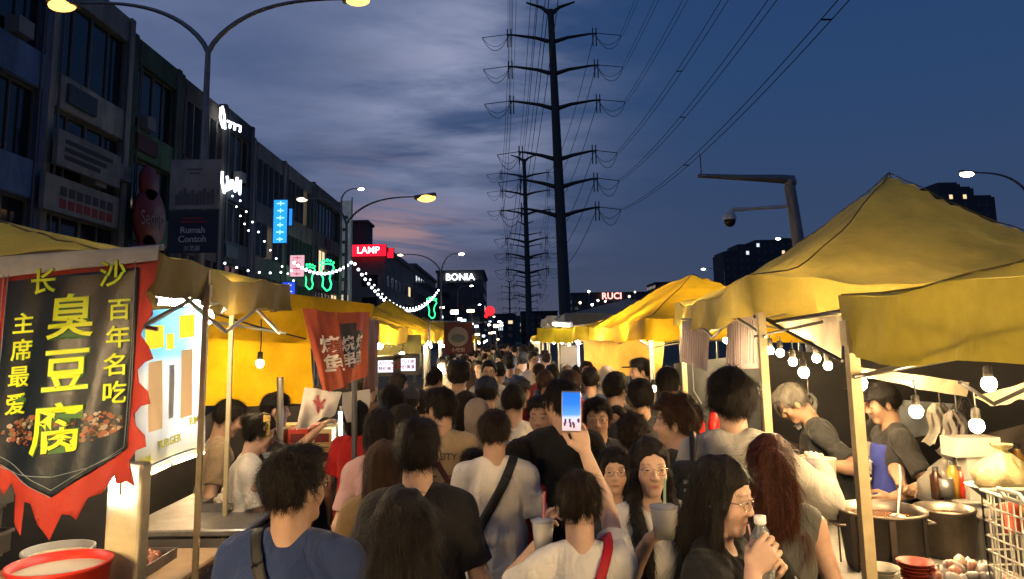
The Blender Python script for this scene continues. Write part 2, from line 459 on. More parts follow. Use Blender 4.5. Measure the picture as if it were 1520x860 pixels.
    def blend(mask, col): T[:] = T*(1-mask[:, None])+np.array(col)*mask[:, None]
    fr = q[:, 1] > .045
    g = lambda x, c, wd: np.exp(-((x-c)/wd)**2)
    blend(np.clip(g(np.abs(q[:, 0]), .042, .02)*g(q[:, 2], -.028, .02)*fr*.35, 0, 1), base*np.array([1.12, .78, .75]))
    blend(np.clip((g(q[:, 0], 0, .022)**2*g(q[:, 2], -.0655, .0095)**2*fr)*1.3, 0, .8), (base*np.array([.78, .42, .42]) if not fem else (.38, .085, .075)))
    lipw = (np.abs(q[:, 0]) < .022) & (np.abs(q[:, 2]+.0655) < .0022) & fr
    blend(lipw*.6, (.10, .03, .03))
    ax = np.abs(q[:, 0]); bz = .0265+.006*np.clip((ax-.012)/.022, 0, 1)-.004*np.clip((ax-.035)/.01, 0, 1)
    brow = np.clip(1.5-np.abs(q[:, 2]-bz)/(.0042 if not fem else .003), 0, 1)*((ax > .011) & (ax < .049))*fr
    blend(brow*(.8 if not fem else .6), haircol)
    blend(np.clip(g(ax, .031, .017)*g(q[:, 2], .0155, .0055)*fr*.5, 0, 1), base*.45)  # shade of the upper eyelid painted into the skin colour
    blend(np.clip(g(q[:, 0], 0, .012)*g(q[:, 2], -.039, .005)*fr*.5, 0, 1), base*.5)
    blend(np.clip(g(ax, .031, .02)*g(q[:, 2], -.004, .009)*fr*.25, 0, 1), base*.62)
    if stubble: blend(np.clip(stubble*g(q[:, 2], -.08, .03)*fr, 0, .5), base*.45)
    sm = mat('skin', (1, 1, 1), .46, attr=True, var=.16, vs=38, bump=.22, bs=380, sss=.05, spec=.5)
    root = bpy.data.objects.new('person', np_mesh('person', P, Q, sm, T)); COL.objects.link(root)
    tag(root, label, 'person', group)
    kids = []
    def kid(name, me):
        o = link(name, me, root); kids.append(o); return o
    bvh = None
    face_vis = eyes
    if face_vis:
        sel = (q[:, 1] > .03) & (np.abs(q[:, 0]) < .08) & (np.abs(q[:, 2]) < .12)
        bvh = BVHTree.FromPolygons([Vector(p) for p in P], [tuple(x) for x in Q[sel[Q].all(1)].tolist()]) if sel.any() else None
        for sg in (-1, 1):
            o_ = Vector(hp((sg*.031, .2, .006))); r_ = bvh.ray_cast(o_, Vector(HR @ v3(0, -1, 0)))
            yy = ((np.array(r_[0])-HC) @ HR)[1]/hk if r_[0] is not None else .086
            e = kid('eye', eye_mesh()); M = Matrix(HR.tolist()).to_4x4(); zr = Matrix.Rotation(-sg*.32, 4, 'Z')
            e.matrix_local = Matrix.Translation(Vector(hp((sg*.031, yy-.0024, .006)))) @ M @ zr @ Matrix.Scale(hk, 4)
    # hair
    if hair:
        hv = Vox(np.minimum(hp((0, 0, 0))-.24, Lp((0, 0, 1.0))-.24) if hair in ('long', 'long_front', 'long_down') else HC-.26, HC+.24, max(h, .0055)/s)
        dn = lambda c, r, k=.02: ('e', Lp(c), r, None, k)
        zb = 1.60
        vol = {'short': 1.0, 'crop': .93, 'mop': 1.16, 'bob': 1.06, 'long': 1.02, 'long_front': 1.02, 'long_down': 1.02, 'bun': 1.0, 'pony': .98, 'curly': 1.15, 'undercut': 1.03}.get(hair, 1)
        a = .0125*vol+ (vol-1)*.06
        hv.prim(HE((0, -.013, .034), (.0755+a, .094+a, .088+a*1.15), .02))
        if hair in ('mop',): hv.prim(HE((0, .01, .085), (.088, .09, .05), .03)); hv.prim(HE((.03, -.06, .05), (.065, .05, .06), .03))
        if hair in ('short', 'undercut') : hv.prim(HE((.01, .02, .092), (.062, .07, .034), .02))
        _, X, Y, Z = hv.all(); x = X-HC[0]; y = Y-HC[1]; z = Z-HC[2]
        hx, hy, hz = ((x*HR[0, j]+y*HR[1, j]+z*HR[2, j])/hk for j in range(3))
        if hair in ('short', 'crop', 'undercut', 'bun', 'pony', 'curly'):
            fy = [-.12, -.075, -.04, -.02, 0, .018, .03, .05, .068, .12]; fz = [-.062, -.066, -.04, .015, .018, -.012, .02, .048, .066, .07]
            if fem: fz = [-.055, -.055, -.04, .0, .012, .01, .03, .05, .066, .07]
        elif hair == 'mop':
            fy = [-.12, -.075, -.03, 0, .03, .05, .068, .12]; fz = [-.045, -.045, -.02, 0, .0, .02, .040, .045]
        elif hair == 'bob':
            fy = [-.12, -.03, .02, .045, .055, .075, .12]; fz = [-.14, -.14, -.12, -.04, .03, .058, .06]
        else:
            fy = [-.12, -.03, .02, .04, .052, .072, .12]; fz = [-.16, -.16, -.12, -.02, .040, .064, .068]
        if hair in ('bob',): hv.prim(HE((0, -.025, -.055), (.090, .085, .095), .03))
        if hair.startswith('long'): hv.prim(HE((0, -.035, -.06), (.084, .074, .12), .03))
        part = .010*np.exp(-(hx/.012)**2)*(hy > -.02) if hair.startswith('long') else 0
        d = np.maximum(hv.d, (np.interp(hy, fy, fz)-hz-.004*np.sin(hx*160))*hk+part)
        if hair == 'undercut': d = np.maximum(d, (np.abs(hx)-.078-(hz > .03)*.02))
        hv.d = d.astype(np.float32)
        if hair == 'bun': hv.prim(HE((0, -.105, .065), (.038, .036, .036), .015))
        if hair == 'pony': hv.prim(HCc((0, -.098, .04), (0, -.150, -.02), .020, .026, .015)); hv.prim(HCc((0, -.150, -.02), (0, -.14, -.14), .026, .012, .02))
        if hair in ('long', 'long_front', 'long_down'):
            low = hairlow or (1.13 if hair != 'long_down' else 1.05)
            b = .082*(.92 if hair == 'long_front' else 1)
            hv.prim(('e', Lp((0, -.082, 1.42)), (b, .036, .20 if low < 1.3 else .13), None, .03)); hv.prim(('e', Lp((0, -.115, low+.12)), (b*1.0, .026, .17), None, .03))
            for sg in (-1, 1):
                A = hp((sg*.074, .012, -.02)); hv.prim(('c', A, Lp((sg*.080, .010, 1.47)), .020, .024, .02))
                if hair == 'long_front':
                    hv.prim(('c', Lp((sg*.080, .012, 1.47)), Lp((sg*.085, .150, 1.34)), .027, .030, .02))
                    hv.prim(('c', Lp((sg*.085, .150, 1.34)), Lp((sg*.082, .235, low-.02)), .030, .022, .02))
                else: hv.prim(('c', Lp((sg*.080, .010, 1.47)), Lp((sg*.085, -.07, 1.34)), .024, .026, .03))
        st = (1, 1, .12)
        hv.fold(.0050 if hair != 'curly' else .011, 105 if hair != 'curly' else 120, seed, st if hair != 'curly' else (1, 1, 1))
        hv.fold(.004 if hair not in ('mop', 'curly') else .008, 42, seed+50)
        HP_, HQ = hv.mesh()
        crown = hp((.012, -.035, .125)); cf = np.array(crown)
        def flow(p):
            o = p-cf; hq = (p-HC) @ HR
            rad = o/(np.linalg.norm(o, axis=1)[:, None]+1e-9)
            if hair in ('long', 'long_front', 'long_down', 'bob', 'pony', 'bun'):
                return rad*.5+np.array([0, 0, -1.0])*np.clip(1.2-(hq[:, 2:3]/.09), 0, 1.4)
            return rad+np.array([0, 0, -.4])
        def keep_(p):
            hq = (p-HC) @ HR
            if hair.startswith('long') or hair in ('bob', 'pony', 'bun'):
                return ~((hq[:, 1] > .018) & (np.abs(hq[:, 0]) < .085) & (hq[:, 2] < .100) & (hq[:, 2] > -.10)) & ~((hq[:, 2] > .105) & (rs.rand(len(p)) < .8))
            return hq[:, 2] < 9
        if not nofuzz and len(HQ):
            nst = int({'curly': 5200}.get(hair, 6500 if not hair.startswith('long') else 9000)*strands)
            HP_, HQ = fuzz(HP_, HQ, nst, .034 if not hair.startswith('long') else .085, .0011, flow, seed, lift=.6 if hair in ('mop', 'curly', 'short') else .42 if hair in ('crop', 'undercut') else .16, jitter=.9 if hair == 'curly' else .35 if not hair.startswith('long') else .10, keep=keep_)
        hm = mat('hair_%.3f_%.3f_%.3f' % haircol, haircol, .52, var=.5, vs=30, bump=.6, bs=180, stretch=(1, 1, .15), spec=.16)
        kid('hair', np_mesh('hair', HP_, HQ, hm))
    # clothes
    if top is not None:
        z0 = hem if hem else .86
        sv = Vox(np.array([lo[0], lo[1], z0-.08]), np.array([hi[0], hi[1], 1.60]), max(h, .006)/s)
        tt = [p for p in torso]
        tt[1] = E((0, .0, 1.07), ((.150+loose*.5)*bw, (.112+loose)*w, .20)); tt[2] = E((0, -.004, .93), ((.168+loose*.4)*bw, (.126+loose)*w, .15))
        tt.append(E((0, -.004, .87), ((.182+loose*.4)*bw, (.135+loose)*w, .14)))
        for p in tt: sv.prim(p, .011+loose*.3)
        for sg in (-1, 1): sv.prim(C((sg*.06, -.012, 1.43), (sg*.12*sw, -.008, 1.41), .042, .046), .008)
        for i in (0, 1):
            S, El, W, _ = J[i]
            if sleeve != 'none':
                sv.prim(('c', S, S+(El-S)*.1, .046, .050, .03), .010)
            if sleeve == 'short': sv.prim(('f', S, S+(El-S)*(.72 if El[2] < S[2] else .50), .048, .052+loose*.3, .02), .010)
            elif sleeve == 'long':
                sv.prim(('c', S, El, .052, .047+loose*.4, .02), .014); sv.prim(('f', El, El+(W-El)*.93, .047+loose*.5, .034+loose*.3, .02), .012)
        if hood:
            sv.prim(C((-.07, -.075, 1.44), (.07, -.075, 1.44), .045, .045)); sv.prim(C((-.085, .03, 1.44), (-.075, -.06, 1.46), .032, .04)); sv.prim(C((.085, .03, 1.44), (.075, -.06, 1.46), .032, .04))
            sv.prim(C((0, -.11, 1.40), (0, -.10, 1.30), .05, .03))
        # folds radiate; stronger towards the hem
        _, X, Y, Z = sv.all()
        sv.fold(.0065, 26, seed, (1, 1, .35)); sv.fold(.0050, 55, seed+9, (1, 1, .8))
        for p in torso: sv.prim(p, .004)
        for i in (0, 1):
            S, El, W, _ = J[i]
            if sleeve != 'none': sv.prim(('c', S, S+(El-S)*.08, .051, .049, .03), .004)
            if sleeve == 'short': sv.prim(('f', S, S+(El-S)*(.71 if El[2] < S[2] else .49), .047, .043, .02), .004)
            elif sleeve == 'long': sv.prim(('c', S, El, .047, .041, .02), .004); sv.prim(('f', El, El+(W-El)*.92, .043, .030, .02), .004)
        if sleeve == 'none':
            for i in (0, 1): sv.prim(('e', J[i][0]+v3((1 if i else -1)*.075, 0, -.03), (.068, .12, .10), None, .008), sub=True)
        ny = .052 if not fem else .06
        sv.prim(('c', Lp((0, ny, 1.50+(.0 if not hood else .02))), Lp((0, -.005, 1.54)), .074 if fem else .067, .057, .006), sub=True)
        sv.d = np.maximum(sv.d, (z0-Z)).astype(np.float32)
        SP, SQ = sv.mesh()
        tm = mat('cloth_%.3f_%.3f_%.3f' % top, top, .85, var=.14, vs=5, bump=.25, bs=260, sheen=.08, spec=.2, wrinkle=.55, ws=7)
        so = kid(topname, np_mesh(topname, SP, SQ, tm))
        root['_sb'] = 0
    if bottom is not None:
        pv = Vox(np.array([lo[0], -.25, .04]), np.array([hi[0], .25, 1.02]), max(h, .010)/s)
        pv.prim(torso[2], .008)
        for sg in (-1, 1):
            pv.prim(C((sg*.083, 0, .90), (sg*.088, .012, .50), .088*w, .068, .03), .008); pv.prim(C((sg*.088, .012, .50), (sg*.092, -.012, .10), .068, .055, .02), .006)
        pv.fold(.005, 30, seed+3, (1, 1, .6)); _, X, Y, Z = pv.all(); pv.d = np.maximum(pv.d, np.maximum(Z-.99, .09-Z)).astype(np.float32)
        BP, BQ = pv.mesh(); bm_ = mat('trousers_%.3f_%.3f_%.3f' % bottom, bottom, .85, var=.15, vs=6, bump=.2, bs=200, spec=.2)
        kid('trousers', np_mesh('trousers', BP, BQ, bm_))
        for sg in (-1, 1):
            fv = Vox(v3(sg*.1-.09, -.12, -.01), v3(sg*.1+.09, .22, .13), .009)
            fv.prim(('c', v3(sg*.092, -.035, .055), v3(sg*.105, .14, .04), .046, .038, .02)); _, X, Y, Z = fv.all(); fv.d = np.maximum(fv.d, -Z+.002).astype(np.float32)
            kid('shoe', np_mesh('shoe', *fv.mesh(), mat('shoe_dark', (.03, .03, .035), .6)))
    if apron:
        av = Vox(np.array([lo[0], -.05, .60]), np.array([hi[0], .35, 1.42]), .007/s)
        for p in torso[:3]: av.prim(p, .026)
        av.prim(C((0, .03, .95), (0, .05, .60), .14, .15), 0)
        av.prim(E((0, .0, 1.09), (.150*bw, .125*w, .19)), .02)
        _, X, Y, Z = av.all(); wz = np.interp(Z, [0, 1.05, 1.2, 1.36], [.17, .165, .11, .095])
        av.d = np.maximum(np.maximum(av.d, np.abs(X)-wz), np.maximum(.62-Z, np.maximum(Z-1.36, .03-Y+math.tan(R(lean))*(Z-.95)*.0))).astype(np.float32)
        av.fold(.003, 30, seed)
        kid('apron', np_mesh('apron', *av.mesh(), mat('apron_%.2f' % apron[2], apron, .8, var=.1, bump=.2, bs=200)))
    if glasses:
        gm = MB(); gy = .096
        for sg in (-1, 1):
            cx = sg*.033
            gm.tube([hp((cx+.0225*math.cos(t)*(1 if abs(math.cos(t)) < .9 else 1), gy-.012*abs(math.cos(t)*.5+sg*.5)**2, .003+.019*math.sin(t))) for t in np.linspace(0, TAU, 25)], .0012 if glasses != 'thick' else .0021, 5, 0, False)
            gm.tube([hp((sg*.0555, gy-.012, .008)), hp((sg*.074, gy-.03, .009)), hp((sg*.080, .03, .008)), hp((sg*.081, -.012, .002))], .0013 if glasses != 'thick' else .0022, 5)
        gm.tube([hp((-.0105, gy, .008)), hp((0, gy+.003, .011)), hp((.0105, gy, .008))], .0013 if glasses != 'thick' else .002, 5)
        gmat = mat('wire_frame', (.55, .42, .33), .25, 1) if glasses != 'thick' else mat('black_frame', (.012, .012, .013), .3)
        g_ = gm.build('glasses', gmat, root); kids.append(g_)
        lm = MB()
        for sg in (-1, 1):
            pts_ = [hp((sg*.033, gy-.004, .003))]+[hp((sg*.033+.022*math.cos(t), gy-.012*abs(math.cos(t)*.5+sg*.5)**2, .003+.0185*math.sin(t))) for t in np.linspace(0, TAU, 21)[:-1]]
            lm.add(pts_, [(0, 1+i, 1+(i+1) % 20) for i in range(20)], 0, True)
        lm.build('lens', LENS(), g_)
    if cap:
        cv = Vox(HC-.2, HC+.25, .006)
        cv.prim(HE((0, -.012, .045), (.092, .108, .092), .01)); _, X, Y, Z = cv.all(); x = X-HC[0]; y = Y-HC[1]; z = Z-HC[2]
        hz = (x*HR[0, 2]+y*HR[1, 2]+z*HR[2, 2])/hk; hy = (x*HR[0, 1]+y*HR[1, 1]+z*HR[2, 1])/hk
        kind = cap[1] if isinstance(cap[0], tuple) else 'cap'; cc = cap[0] if isinstance(cap[0], tuple) else cap
        if kind == 'band':
            cv.d = np.maximum(cv.d, np.abs(hy*.95-.030-(hz)*-.25)-.024).astype(np.float32); cv.d = np.maximum(cv.d, -.03-hz).astype(np.float32)
        elif kind == 'scarf':
            cv.prim(HE((0, -.03, -.03), (.098, .098, .14), .03)); cv.prim(('e', Lp((0, .0, 1.43)), (.13, .12, .09), None, .04))
            cv.prim(HE((0, .12, -.02), (.062, .075, .075), .01), sub=True); cv.fold(.004, 40, seed)
        elif kind == 'mask':
            cv.d[:] = 1; cv.prim(HE((0, .050, -.055), (.058, .055, .048), .01)); 
        else:
            cv.d = np.maximum(cv.d, .042-hz).astype(np.float32); cv.prim(HE((0, .110, .046), (.066, .075, .0065), .008))
        kid({'cap': 'cap', 'band': 'headband', 'scarf': 'headscarf', 'mask': 'face_mask'}[kind], np_mesh('cap', *cv.mesh(), mat('cap_%.2f_%.2f_%.2f' % cc, cc, .8, var=.1, bump=.2, bs=200)))
    root.location = loc; root.rotation_euler = (0, 0, R(face)); root.scale = (s, s, s)
    del root['_sb']
    root_info[root.name] = dict(J=J, hp=hp, s=s, shirt=(SP, SQ) if top is not None else None, HC=HC, Lp=Lp)
    return root
root_info = {}
def LENS():
    if 'lens' in MATS: return MATS['lens']
    m = bpy.data.materials.new('lens'); m.use_nodes = True; N = m.node_tree.nodes; L = m.node_tree.links
    N.remove(N['Principled BSDF']); t = N.new('ShaderNodeBsdfTransparent'); g = N.new('ShaderNodeBsdfGlossy'); g.inputs['Roughness'].default_value = .05
    mx = N.new('ShaderNodeMixShader'); mx.inputs[0].default_value = .05
    L.new(t.outputs[0], mx.inputs[1]); L.new(g.outputs[0], mx.inputs[2]); L.new(mx.outputs[0], N['Material Output'].inputs['Surface'])
    MATS['lens'] = m; return m
def world_pt(o, p):
    s = o.scale[0]; M = Matrix.Translation(o.location) @ Matrix.Rotation(o.rotation_euler[2], 4, 'Z') @ Matrix.Scale(s, 4)
    return M @ Vector(p)
def strap(o, sh, hip, width, m, lab, z_off=.013, name='bag_strap', bag=None, bagcol=None, letters=None):
    """crossbody band lying on a person's top; sh/hip are +1/-1 for the shoulder and the hip side"""
    SP, SQ = root_info[o.name]['shirt']
    bvh = BVHTree.FromPolygons([Vector(p) for p in SP], [tuple(q) for q in SQ.tolist()])
    top = Vector((sh*.085, -.01, 1.45)); bot = Vector((hip*.20, 0, .93)); c = (top+bot)/2; u = (top-bot).normalized(); v = Vector((0, 1, 0))
    n = u.cross(v)
    rings = []; K = 56
    for i in range(K):
        t = TAU*i/K; d = u*math.cos(t)+v*math.sin(t); row = []
        a = (math.cos(t)*.29); b = math.sin(t)*.5
        for e in (-1, -.33, .33, 1):
            off = n*e*width/2
            src = c+off+u*math.cos(t)*.30
            if abs(math.cos(t)) > .86: orig = c+off+d*.8; dr = -d
            else: orig = src+v*math.copysign(.8, math.sin(t)); dr = -v*math.copysign(1, math.sin(t))
            h = bvh.ray_cast(orig, dr)
            p = h[0] if h[0] is not None else (src+v*math.copysign(.15, math.sin(t)))
            nn = h[1] if h[0] is not None else -dr
            if nn.dot(dr) > 0: nn = -nn
            row.append(p+nn*z_off)
        rings.append(row)
    for _ in range(1):
        rings = [[(rings[(i-1) % K][j]+rings[i][j]*2+rings[(i+1) % K][j])/4 for j in range(4)] for i in range(K)]
    mb = MB(); vs = [world_pt(o, p) for r_ in rings for p in r_]
    mb.add(vs, [(i*4+j, i*4+j+1, ((i+1) % K)*4+j+1, ((i+1) % K)*4+j) for i in range(K) for j in range(3)], 0, True)
    ob = mb.build(name, m); md = ob.modifiers.new('s', 'SOLIDIFY'); md.thickness = .003; md.offset = 1
    tag(ob, lab, 'bag strap' if not bag else 'shoulder bag')
    if bag:
        q = MB(); cc = world_pt(o, (hip*.22, bag, .90)); bmz = Matrix.Rotation(o.rotation_euler[2], 3, 'Z')
        q.box(cc, (.05, .12, .09), bmz); b2 = q.build('pouch', bagcol or m, ob); bv = b2.modifiers.new('b', 'BEVEL'); bv.width = .03; bv.segments = 4
    return ob, rings
# ------------------------------------------------------------------ sky, render settings
sc.render.engine = 'CYCLES'
sc.view_settings.view_transform = 'Standard'; sc.view_settings.look = 'None'; sc.view_settings.exposure = 0.3; sc.view_settings.gamma = 1
cy = sc.cycles; cy.use_denoising = True; cy.denoiser = 'OPENIMAGEDENOISE'; cy.max_bounces = 6; cy.diffuse_bounces = 3; cy.glossy_bounces = 2
cy.transmission_bounces = 4; cy.transparent_max_bounces = 8; cy.sample_clamp_indirect = 2.5; cy.sample_clamp_direct = 0; cy.use_light_tree = True
cy.caustics_reflective = False; cy.caustics_refractive = False; cy.blur_glossy = 1
W = bpy.data.worlds.new('World'); sc.world = W; W.use_nodes = True; nt = W.node_tree; N = nt.nodes; L = nt.links; N.clear()
out = N.new('ShaderNodeOutputWorld'); bg = N.new('ShaderNodeBackground'); L.new(bg.outputs[0], out.inputs[0]); bg.inputs[1].default_value = .84
sky = N.new('ShaderNodeTexSky'); sky.sky_type = 'NISHITA'; sky.sun_disc = False; sky.sun_elevation = R(1.5); sky.sun_rotation = R(-12); sky.air_density = 1.2; sky.dust_density = 1.5; sky.ozone_density = 4
tc = N.new('ShaderNodeTexCoord'); sep = N.new('ShaderNodeSeparateXYZ'); L.new(tc.outputs['Generated'], sep.inputs[0])
def mth(op, a, b=None, c=None):
    n = N.new('ShaderNodeMath'); n.operation = op
    for i, v in enumerate((a, b, c)):
        if v is None: continue
        if isinstance(v, (int, float)): n.inputs[i].default_value = v
        else: L.new(v, n.inputs[i])
    return n.outputs[0]
def mix(f, a, b, mode='MIX'):
    n = N.new('ShaderNodeMix'); n.data_type = 'RGBA'; n.blend_type = mode
    for i, v in ((0, f), (6, a), (7, b)):
        if isinstance(v, (int, float)): n.inputs[i].default_value = v
        elif isinstance(v, tuple): n.inputs[i].default_value = (*v, 1)
        else: L.new(v, n.inputs[i])
    return n.outputs[2]
X, Yn, Z = sep.outputs
az = mth('ARCTAN2', X, Yn)           # 0 ahead, + right
el = mth('ARCSINE', Z)
def bump_(v, c, w):                   # gaussian
    t = mth('DIVIDE', mth('SUBTRACT', v, c), w); return mth('EXPONENT', mth('MULTIPLY', mth('MULTIPLY', t, t), -1))
ramp = N.new('ShaderNodeValToRGB'); L.new(mth('MULTIPLY', el, 1.4), ramp.inputs[0]); cr = ramp.color_ramp
cr.elements[0].position = 0; cr.elements[0].color = (.040, .058, .110, 1); cr.elements[1].position = 1; cr.elements[1].color = (.014, .048, .150, 1)
e = cr.elements.new(.18); e.color = (.034, .058, .128, 1); e = cr.elements.new(.45); e.color = (.021, .055, .145, 1)
base = ramp.outputs[0]
skyc = mix(1.0, sky.outputs[0], (.10, .10, .10), 'MULTIPLY')
base = mix(.06, base, skyc, 'ADD')
# cloud layers
den = mth('MAXIMUM', mth('ADD', Z, .10), .05)
comb = N.new('ShaderNodeCombineXYZ'); L.new(mth('DIVIDE', X, den), comb.inputs[0]); L.new(mth('DIVIDE', Yn, den), comb.inputs[1])
mp = N.new('ShaderNodeMapping'); mp.inputs['Rotation'].default_value = (0, 0, R(35)); mp.inputs['Scale'].default_value = (.62, .95, 1); mp.inputs['Location'].default_value = (1.3, .4, 0); L.new(comb.outputs[0], mp.inputs[0])
def noise(sc_, det, rough, src, dist=0):
    n = N.new('ShaderNodeTexNoise'); n.inputs['Scale'].default_value = sc_; n.inputs['Detail'].default_value = det; n.inputs['Roughness'].default_value = rough; n.inputs['Distortion'].default_value = dist
    L.new(src, n.inputs['Vector']); return n.outputs['Fac']
def sstep(v, a, b):
    n = N.new('ShaderNodeMapRange'); n.interpolation_type = 'SMOOTHSTEP'; n.inputs[1].default_value = a; n.inputs[2].default_value = b; L.new(v, n.inputs[0]); return n.outputs[0]
n1 = noise(1.0, 7, .55, mp.outputs[0], .4); n2 = noise(2.6, 6, .6, mp.outputs[0], .3)
# paler veil over the street's left half, fading out to the right
leftm = sstep(mth('MULTIPLY', az, -1), -.16, .08)
veil = mth('MULTIPLY', mth('MULTIPLY', sstep(n1, .30, .72), leftm), sstep(el, .02, .25))
c = mix(mth('MULTIPLY', veil, .9), base, (.150, .188, .325))
bright = mth('MULTIPLY', mth('MULTIPLY', bump_(az, -.06, .15), bump_(el, .36, .17)), sstep(mth('ADD', n1, mth('MULTIPLY', n2, .5)), .60, .88))
c = mix(mth('MULTIPLY', bright, .9), c, (.38, .41, .58))
dark = mth('MULTIPLY', mth('MULTIPLY', sstep(n2, .50, .66), bump_(az, -.22, .22)), bump_(el, .30, .22))
c = mix(mth('MULTIPLY', dark, .38), c, (.060, .080, .150))
# streaks near the horizon lit from below the horizon
comb2 = N.new('ShaderNodeCombineXYZ'); L.new(mth('MULTIPLY', az, 2.5), comb2.inputs[0]); L.new(mth('MULTIPLY', mth('ADD', el, mth('MULTIPLY', az, .12)), 26), comb2.inputs[1])
n3 = noise(1.6, 5, .6, comb2.outputs[0], .6)
pink = mth('MULTIPLY', mth('MULTIPLY', bump_(az, -.165, .10), bump_(el, .165, .07)), sstep(n3, .40, .62))
c = mix(mth('MULTIPLY', pink, .65), c, (.24, .19, .26))
pk2 = mth('MULTIPLY', mth('MULTIPLY', bump_(az, -.155, .09), bump_(el, .145, .020)), sstep(n3, .36, .6))
c = mix(mth('MULTIPLY', pk2, .85), c, (.40, .235, .24))
hz = mth('MULTIPLY', bump_(az, .02, .3), bump_(el, .02, .06)); c = mix(mth('MULTIPLY', hz, .35), c, (.075, .085, .14))
L.new(c, bg.inputs[0])
sun = bpy.data.lights.new('sun', 'SUN'); sun.energy = .02; sun.angle = R(10); sun.color = (1, .8, .6)
so = bpy.data.objects.new('sun', sun); COL.objects.link(so); so.rotation_euler = (R(88), 0, R(180+12))
# ------------------------------------------------------------------ ground
asph = mat('asphalt', (.048, .047, .046), .75, var=.35, vs=3, bump=.35, bs=120)
m = MB(); m.add([(-900, -40, -.02), (900, -40, -.02), (900, 1500, -.02), (-900, 1500, -.02)], [(0, 1, 2, 3)]); tag(m.build('ground', mat('earth', (.06, .065, .05), .9, var=.3, vs=.2)), kind='structure')
m = MB(); m.add([(-10.5, -30, 0), (9, -30, 0), (9, 500, 0), (-10.5, 500, 0)], [(0, 1, 2, 3)]); tag(m.build('road', asph), kind='structure')
m = MB(); m.bx(-16.2, -10.5, -30, 400, -.01, .13); tag(m.build('pavement', mat('paving', (.20, .19, .18), .85, var=.2, vs=6, bump=.2, bs=30)), kind='structure')
# ------------------------------------------------------------------ shop row on the left
AC = mat('aircon_white', (.22, .22, .21), .5, var=.1)
glass = mat('window_glass', (.015, .018, .022), .12, spec=.8)
def shop_unit(y0, y1, top, wallc, panel, x=-15.7, floors=3, style=0, label='', lit=(), seed=0, depth=12):
    rs = random.Random(seed); b = empty('shop_building', (x-depth/2, (y0+y1)/2, 0), 0, label, 'building'); ox, oy = x-depth/2, (y0+y1)/2
    wallc = tuple(c*1.15 for c in wallc); panel = tuple(c*1.5 for c in panel); wm = mat('render_%.3f_%.3f_%.3f' % wallc, wallc, .9, var=.45, vs=.9, bump=.2, bs=20, stretch=(1, 1, .35)); pm = mat('panel_%.3f_%.3f_%.3f' % panel, panel, .7, var=.45, vs=1.2, stretch=(1, 1, .4))
    L_ = lambda m_, n_, mt: m_.build(n_, mt, b)
    m = MB(); fh = (top-.9)/ (floors+1)
    lx = depth/2; w = (y1-y0)/2
    m.bx(-lx, lx-.35, -w+.01, w-.01, 0, top-.3)                     # core
    for k in range(floors+1):                                       # spandrels
        z = fh*(k+1)
        m.bx(lx-.349, lx, -w+.012, w-.012, z-(.75 if k < floors else .15), z+(.55 if k < floors else .9))
    for e in (-w+.18, w-.18): m.bx(lx-.35, lx+.06, e-.17, e+.17, 0, top+.05)
    m.bx(-lx, lx-.1, -w+.013, w-.013, top-.3, top-.05)
    L_(m, 'wall', wm)
    for k in range(floors):
        z = fh*(k+1); m = MB(); m.bx(lx+.003, lx+.07, -w+.36, w-.36, z-.72, z+.5); L_(m, 'cladding', pm)
        if rs.random() < .6 and style != 2:
            m = MB(); yy = rs.uniform(-w*.5, w*.3); m.bx(lx+.072, lx+.20, yy-.9, yy+.9, z-.45, z+.25); sgn = L_(m, 'name_board', mat('board_var%d' % rs.randrange(3), [(.16, .15, .14), (.10, .03, .03), (.05, .08, .10)][rs.randrange(3)], .6, var=.3, vs=3))
    m = MB()
    for y_ in (-w+.5, w-.55): m.tube([(lx+.10, y_, 0), (lx+.10, y_, top-.2)], .045, 6)
    L_(m, 'drain_pipe', mat('pipe_grey', (.12, .12, .12), .6))
    for k in range(floors):
        if rs.random() < .7:
            m = MB(); yy = rs.uniform(-w*.7, w*.7); z = fh*(k+1)+.62; m.bx(lx-.2, lx+.28, yy-.38, yy+.38, z, z+.55); L_(m, 'aircon_unit', AC)
    for k in range(floors):
        z0 = fh*(k+1)+.55; z1 = fh*(k+2)-(.75 if k < floors-1 else .15)
        nW = max(2, int((y1-y0)/(2.1 if style != 2 else 1.1)))
        wd = (2*w-.72)/nW
        for i in range(nW):
            a = -w+.36+wd*i; on = (k, i) in lit
            m = MB(); m.bx(lx-.30, lx-.27, a+.05, a+wd-.05, z0+.03, z1-.03)
            g = L_(m, 'window', glow('room_light', (1, .75, .42), .9) if on else glass)
            f = MB(); t = .06
            f.bx(lx-.27, lx-.2, a, a+t, z0, z1); f.bx(lx-.27, lx-.2, a+wd-t, a+wd, z0, z1); f.bx(lx-.27, lx-.2, a+t, a+wd-t, z0, z0+t); f.bx(lx-.27, lx-.2, a+t, a+wd-t, z1-t, z1)
            if style == 1: f.bx(lx-.27, lx-.21, a+wd/2-.03, a+wd/2+.03, z0+t, z1-t)
            if style == 2:
                f.bx(lx-.2, lx+.12, a-.05, a+.05, z0, z1)
            fo = link('frame', f.mesh('frame', mat('window_frame', (.14, .14, .14), .5)), g)
    return b
